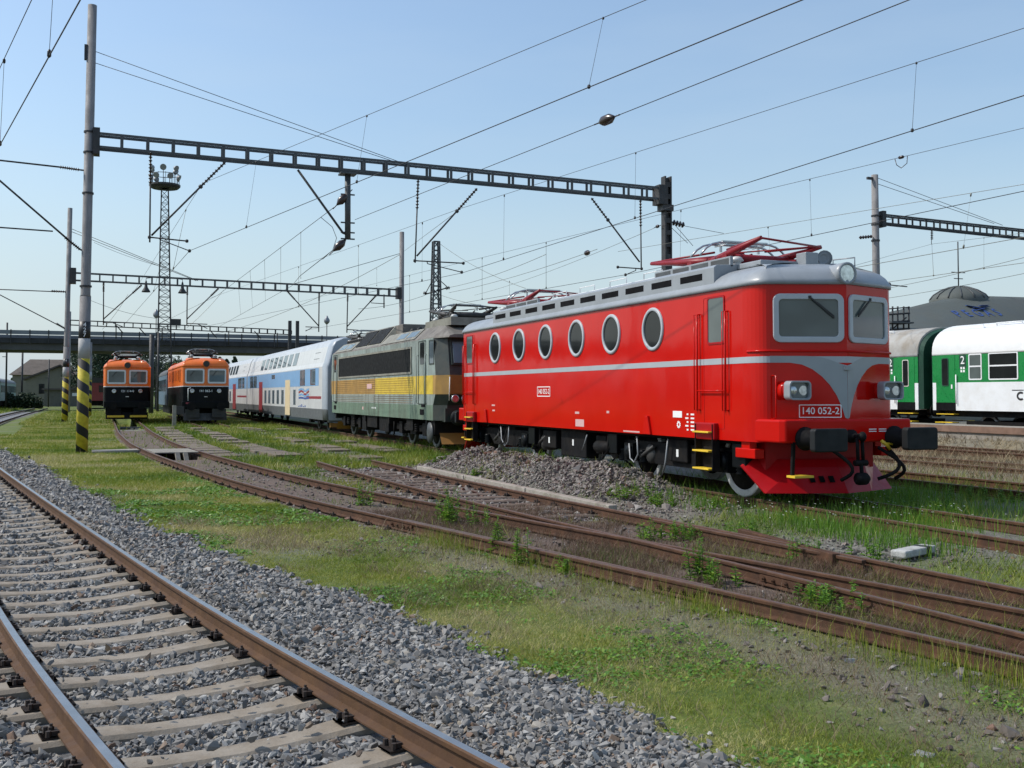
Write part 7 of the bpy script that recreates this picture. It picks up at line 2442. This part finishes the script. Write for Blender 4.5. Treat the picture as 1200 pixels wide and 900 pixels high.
pr = np.where(inC, .9, np.where((np.abs(da) < 1.1) | (np.abs(dc) < 1.1), .14, np.where(da < -.9, .15, .28) * (1 - cl[0]) * (x > EDGE.c(y) + .2)))
ph = ((LC.arc(y) - float(LC.arc(15.4)) + .33) % .66) - .33
pr = np.where(inC & (np.abs(ph) < .13), .04, pr)
pr = np.where((np.abs(np.abs(da) - .755) < .08) | (np.abs(np.abs(dc) - .755) < .08), 0, pr)
keep = r.random(n) < pr
x, y = x[keep], y[keep]; n = len(x)
size = np.clip(r.lognormal(math.log(.017), .45, n), .006, .06)
size = np.where((np.abs(LC.d(x, y)) < 1.3) & (y > 15), size * 1.5, size)
z = ground_z(x, y) + size * r.uniform(.1, .5, n)
o = stones("yard_chippings", x, y, z, size, 'stone_old', np.clip(r.normal(.45, .25, n) + .25 * ((np.abs(LC.d(x, y)) < 1.3) & (y > 15)), 0, 1), 5)
tag(o, "small chippings strewn on the bare yard ground", "gravel", kind="stuff")
# soot dark crumbs of ballast dust on the lawn border
for i, (px, py, s_) in enumerate(((1003, 885, .05), (1082, 885, .07), (890, 868, .06), (820, 873, .055), (1110, 780, .05), (995, 775, .06))):
    p = at_z(px, py, -.15)
    mb = MB(); v, ICO_F = SHAPES[i]; v = v * s_ * .8
    mb.add([(p.x + a[0] * 1.3, p.y + a[1], p.z + a[2] * .8) for a in v], [tuple(q) for q in ICO_F])
    mb.build("loose_stone", 'stone_big', None, label=["pale stone in the grass at the bottom edge right of the ballast", "larger pale stone in the grass right of the ballast tip", "grey stone at the tip of the ballast", "grey stone on the ballast border at the bottom edge", "dark flat stone in the dry grass before the rusty rails", "flat stone on the bare patch before the rusty rails"][i], cat="stone", group="loose stones in the foreground grass")


# ------------------------------------------------------------------ grass
def blades(name, x, y, z, h, w, lean, mat, tint, seed, bend=True):
    r = np.random.default_rng(seed); n = len(x)
    a = r.random(n) * 6.283
    dx, dy = np.cos(a), np.sin(a)
    la = r.random(n) * 6.283
    lx, ly = np.cos(la) * lean * h, np.sin(la) * lean * h
    base = np.stack([x, y, z - .01], -1)
    side = np.stack([dx * w / 2, dy * w / 2, np.zeros(n)], -1)
    if bend:
        mid = base + np.stack([lx * .35, ly * .35, h * .6], -1)
        tip = base + np.stack([lx, ly, h], -1)
        V = np.stack([base - side, base + side, mid + side * .75, mid - side * .75, tip], 1)
        q = np.arange(n)[:, None] * 5
        F3 = np.concatenate([q + np.array([[0, 1, 2]]), q + np.array([[0, 2, 3]]), q + np.array([[3, 2, 4]])], 1).reshape(-1, 3)
        return V.reshape(-1, 3), F3, np.repeat(tint, 5)
    tip = base + np.stack([lx, ly, h], -1)
    V = np.stack([base - side, base + side, tip], 1)
    return V.reshape(-1, 3), np.arange(n * 3).reshape(-1, 3), np.repeat(tint, 3)


def rail_free(x, y, m_=.06):
    ok = np.ones(len(x), bool)
    for ln in (LA, LC, LL, LF):
        ok &= ~((np.abs(np.abs(ln.d(x, y)) - .755) < m_) & (y >= ln.y[0]) & (y <= ln.y[-1]))
    return ok


def grass_layer(name, label, n, y0, y1, x0f, x1f, power, hmean, wmean, lean, seed, tint_mean=.42, mat='grass', use=0, thr=0.0, bend=True, hvar=.35):
    r = np.random.default_rng(seed)
    y = y0 + (y1 - y0) * r.random(n) ** power
    x = x0f(y) + (x1f(y) - x0f(y)) * r.random(n)
    cv = cover(x, y)[use]
    keep = (r.random(n) < np.clip((cv - thr) / (1 - thr), 0, 1)) & rail_free(x, y)
    x, y = x[keep], y[keep]; n = len(x)
    # clump: pull blades towards shared tuft centres
    n1 = fbm(x, y, 1.1, 51); n2 = fbm(x, y, 4.5, 52)
    h = hmean * (0.55 + 1.1 * n2) * np.exp(r.normal(0, hvar, n)) * (.6 + .9 * n1)
    w = wmean * (.7 + .6 * r.random(n)) * np.clip(y / 11, .8, 5)
    z = ground_z(x, y)
    t = np.clip(tint_mean + (fbm(x, y, .7, 53) - .5) * 1.5 + r.normal(0, .16, n), 0, 1)
    V, F, T = blades(name, x, y, z, h, w, lean * (.4 + r.random(n)), mat, t, seed + 1, bend)
    o = np_mesh(name, V, F, mat, T)
    return tag(o, label, "grass", kind="stuff")


xe = lambda y: EDGE.c(y) - .25
grass_layer("lawn", "short green and yellow grass between the ballast and the rusty tracks", 330000, 4.2, 20, xe, lambda y: LA.c(y) - .7, 1.1, .024, .0045, 1.0, 61, .64)
grass_layer("lawn", "short green grass further along the ballast up to the masts", 230000, 20, 75, lambda y: np.where(y < 55, EDGE.c(np.minimum(y, 60)) - .25, LF.c(np.minimum(y, 149)) + 2.3), lambda y: LA.c(y) - .75, 1.3, .042, .006, .9, 62, .64, bend=False)
grass_layer("lawn", "far grass under the masts and beside the orange locomotives", 60000, 72, 132, lambda y: LF.c(np.minimum(y, 149)) + 1.9, lambda y: np.full_like(y, 9.5), 1.0, .10, .009, .9, 68, .58, bend=False)
grass_layer("yard_grass", "patchy grass growing between the rails and around the footway slabs", 170000, 4.5, 70, lambda y: LA.c(np.minimum(y, 94)) - .75, lambda y: np.full_like(y, 10.3), 1.4, .10, .0075, .8, 63, .40, bend=False)
grass_layer("yard_grass", "grass around and right of the red locomotive", 70000, 8, 40, lambda y: np.maximum(9.0, LC.c(y) + .9), lambda y: np.full_like(y, 20.0), 1.5, .15, .008, .7, 64, .38, bend=False)
grass_layer("yard_grass", "grass in the far left field below the bridge", 60000, 55, 150, lambda y: np.full_like(y, -24.0), lambda y: LF.c(np.minimum(y, 149)) - 2.2, 1.0, .16, .012, .7, 65, .42, bend=False)
grass_layer("straw", "pale dry straw between the tracks at right", 80000, 10, 45, lambda y: np.full_like(y, 17.5), lambda y: np.full_like(y, 27.0), 1.2, .13, .010, .8, 66, .7, mat='dry', use=3, bend=False)
grass_layer("straw", "thin dry straw on the bare patches of the foreground grass", 60000, 4.2, 17, lambda y: EDGE.c(y) + .2, lambda y: LA.c(y) - .6, 1.1, .075, .0045, 1.3, 67, .6, mat='dry', use=3)
# low clover mats in the lawn
r = np.random.default_rng(120)
n = 80000
y = 4.2 + 22 * r.random(n) ** 1.3; x = EDGE.c(y) - .1 + (LA.c(y) - .8 - EDGE.c(y)) * r.random(n)
pm = np.clip((fbm(x, y, .9, 121) - .50) * 7, 0, 1) * np.clip((fbm(x, y, 3.5, 122) - .3) * 3, 0, 1) * (cover(x, y)[0] > .35)
kp = r.random(n) < pm; x, y = x[kp], y[kp]; n = len(x)
z = ground_z(x, y) + r.uniform(.010, .038, n)
s = r.uniform(.010, .019, n) * np.clip(y / 9, 1, 2.2); a = r.random(n) * 6.283
tilt = r.normal(0, .35, (n, 2))
corner = [(1, 0), (0, .75), (-1, 0), (0, -.75)]
V = np.stack([np.stack([x + s * (c0 * np.cos(a) - c1 * np.sin(a)), y + s * (c0 * np.sin(a) + c1 * np.cos(a)), z + s * (c0 * tilt[:, 0] + c1 * tilt[:, 1])], -1) for c0, c1 in corner], 1)
tag(np_mesh("clover", V.reshape(-1, 3), np.arange(n * 4).reshape(-1, 4), 'weed', np.repeat(np.clip(r.normal(.42, .25, n), 0, 1), 4)), "dark green clover mats spread through the short lawn", "clover", kind="stuff")
# reddish brown dead stalks between the rusty rails
r = np.random.default_rng(81)
n = 80000
y = 5 + 12 * r.random(n); x = LA.c(y) - .68 + (LC.c(y) + .7 - LA.c(y) + .68) * r.random(n)
kp = rail_free(x, y, .05) & (r.random(n) < np.clip((fbm(x, y, 1.3, 82) - .3) * 2.6, .05, .95)); x, y = x[kp], y[kp]; n = len(x)
V, F, T = blades("dead", x, y, ground_z(x, y), r.uniform(.04, .17, n), np.full(n, .005), 1.1 * r.random(n), 'dry', np.clip(r.normal(.18, .2, n), 0, 1), 83)
tag(np_mesh("dead_stalks", V, F, 'dry', T), "brown dead stalks matted between the rusty rails", "dead weeds", kind="stuff")
# taller wispy stalks along the outer rusty rail and round the plough
n = 5500
y = 4.2 + 9.5 * r.random(n); x = LA.c(y) - .80 - np.abs(r.normal(0, .28, n))
kp = (r.random(n) < np.clip((fbm(x, y, .9, 84) - .3) * 3, .05, 1)) & rail_free(x, y, .06); x, y = x[kp], y[kp]; n = len(x)
V, F, T = blades("wisps", x, y, ground_z(x, y), r.uniform(.06, .26, n), np.full(n, .0045), .45 * r.random(n), 'grass', np.clip(r.normal(.55, .22, n), 0, 1), 85)
tag(np_mesh("tall_grass", V, F, 'grass', T), "tall wispy grass along the outer rusty rail", "grass", kind="stuff")
n = 16000
y = r.uniform(10.0, 17.5, n); x = r.uniform(9.2, 15.5, n)
kp = (r.random(n) < np.clip((fbm(x, y, .55, 86) - .36) * 3.5 + .35 * ((y < 14.6) & (y > 12.6) & (x > 9.6) & (x < 13.5)), .02, 1)) & rail_free(x, y, .06); x, y = x[kp], y[kp]; n = len(x)
V, F, T = blades("tufts", x, y, ground_z(x, y), r.uniform(.10, .36, n), np.full(n, .008), .5 * r.random(n), 'weed', np.clip(r.normal(.4, .25, n), 0, 1), 87)
tag(np_mesh("tall_grass", V, F, 'weed', T), "rank green grass before the red locomotive's plough", "grass", kind="stuff")


# ------------------------------------------------------------------ single tall weeds between the rails
def weed(px, py, h, nst, spread, label, leafy=1.0, seed=0):
    r = np.random.default_rng(seed)
    p = at_z(px, py, -.13)
    x, y, z = p.x, p.y, float(ground_z(np.array([p.x]), np.array([p.y]))[0])
    t = thing("weed_plant", (x, y, z), label, "weed", "tall weeds between the rusty rails")
    P_, U_, S_, T_ = [], [], [], []
    for i in range(nst):
        bx, by = x + r.normal(0, spread), y + r.normal(0, spread)
        hh = h * r.uniform(.6, 1.05); lx, ly = r.normal(0, .10 * hh, 2)
        pts = [Vector((bx, by, z - .02)), Vector((bx + lx * .4, by + ly * .4, z + hh * .55)), Vector((bx + lx, by + ly, z + hh))]
        st = MB(); st.tube(pts, [.005, .004, .002], 5); st.build("stem", 'weed', t)
        nl = int(26 * leafy * (hh / .4 + .4))
        for k_ in range(nl):
            u = (k_ + .5) / nl; q = pts[0].lerp(pts[1], u / .55) if u < .55 else pts[1].lerp(pts[2], (u - .55) / .45)
            a = r.random() * 6.283
            P_.append(q); U_.append((math.cos(a), math.sin(a), r.uniform(.1, .9))); S_.append((.036 + .07 * (1 - u)) * r.uniform(.7, 1.3)); T_.append(np.clip(r.normal(.5, .22), 0, 1))
    P_, U_, S_ = np.array(P_), np.array(U_), np.array(S_)
    U_ /= np.linalg.norm(U_, axis=1)[:, None]
    W_ = np.cross(U_, np.array([0, 0, 1.0])); W_ /= np.linalg.norm(W_, axis=1)[:, None]
    s = S_[:, None]
    V = np.stack([P_, P_ + U_ * s * .5 + W_ * s * .22, P_ + U_ * s - np.array([0, 0, .25]) * s, P_ + U_ * s * .5 - W_ * s * .22], 1).reshape(-1, 3)
    o = np_mesh("leaves", V - np.array([x, y, z]), np.arange(len(P_) * 4).reshape(-1, 4), 'weed', np.repeat(T_, 4)); o.parent = t
    return t


weed(425, 591, .50, 5, .09, "leafy weed between the rusty rails, farthest left", 1.2, 1)
weed(527, 612, .58, 14, .17, "broad clump of bright weeds before the middle of the red locomotive", 1.2, 2)
weed(552, 616, .40, 5, .09, "small weed just right of the broad clump", 1.0, 3)
weed(581, 645, .46, 4, .05, "slim upright weed by the outer rail, left of a pair", 1.3, 4)
weed(607, 658, .46, 4, .04, "slim upright weed by the outer rail, right of a pair", 1.3, 5)
weed(655, 668, .25, 4, .06, "short weed at the end of the outer rail joint", 1.0, 6)
weed(822, 678, .48, 6, .06, "bushy weed between the rails in the middle of the switch", 1.3, 7)
weed(845, 682, .30, 6, .09, "low leafy weed beside the bushy one in the switch", 1.2, 8)
weed(968, 709, .22, 22, .17, "round low green bush between the rails at right", 1.4, 9)
weed(770, 628, .30, 10, .16, "low weeds between the rails below the locomotive's steps", 1.2, 10)
weed(800, 630, .26, 10, .14, "spreading weeds under the locomotive's front steps", 1.2, 11)
weed(945, 655, .35, 12, .16, "thin grassy weed at the end of the dark timber", .6, 12)
weed(1050, 596, .30, 14, .25, "nettles growing in the shadow right of the plough", 1.3, 13)
weed(1150, 585, .32, 14, .30, "nettles beside the overgrown track at right", 1.3, 14)
weed(740, 585, .25, 14, .25, "green weeds at the near end of the spoil heap", 1.3, 15)
for i_, (px_, py_, h_, n_, lab_) in enumerate(((640, 556, .3, 16, "grassy tuft halfway along the spoil heap"), (590, 535, .25, 12, "small tuft near the crest of the spoil heap"), (700, 560, .3, 16, "green tuft low on the near slope of the spoil heap"), (560, 560, .2, 9, "tiny weed above the middle kerb slab"))):
    weed(px_, py_, h_, n_, .15, lab_, 1.1, 30 + i_)
for i_, (px_, py_, h_, n_, lab_) in enumerate(((775, 590, .28, 16, "weeds in the stones below the locomotive's yellow steps"), (835, 592, .25, 14, "weeds just left of the pale front wheel"), (905, 592, .28, 16, "weeds right under the plough's near tip"), (985, 590, .3, 16, "weeds before the middle of the plough"), (1100, 605, .3, 14, "weeds between the rails right of the plough"), (880, 628, .3, 10, "weeds behind the rusty baulk"), (1015, 650, .25, 8, "sparse weeds left of the white marker block"))):
    weed(px_, py_, h_, n_, .17, lab_, 1.0, 60 + i_)
weed(515, 548, .22, 12, .18, "low weeds on the spoil heap behind the kerb", 1.3, 16)
weed(345, 540, .3, 12, .2, "green tuft at the end of the slab footway", 1.0, 17)

# daisies before the plough
r = np.random.default_rng(91)
n = 110
y = r.uniform(12.0, 15.5, n); x = r.uniform(9.3, 13.0, n); z = ground_z(x, y) + r.uniform(.12, .3, n)
V, F = [], []
for i in range(n):
    b = len(V)
    for k_ in range(6):
        a = k_ / 6 * 6.283; V.append((x[i] + .016 * math.cos(a), y[i] + .016 * math.sin(a) - .0, z[i] + .006 * math.sin(a * 2)))
    F.append([b + k_ for k_ in range(6)])
tag(np_mesh("daisies", np.array(V), np.array(F), 'flower'), "scattered white daisies before the red plough", "flowers", kind="stuff")
# dark weathered timber lying by the switch
a, b = at_z(868, 622, -.02), at_z(980, 652, -.02)
mb = MB(); mb.bar(Vector((a.x, a.y, -.075)), Vector((b.x, b.y, -.075)), .10, .17); mb.build("timber_baulk", 'rail_rust', None, bevel=.01, label="dark rusty baulk lying along the inner rail right of the kerb", cat="timber")
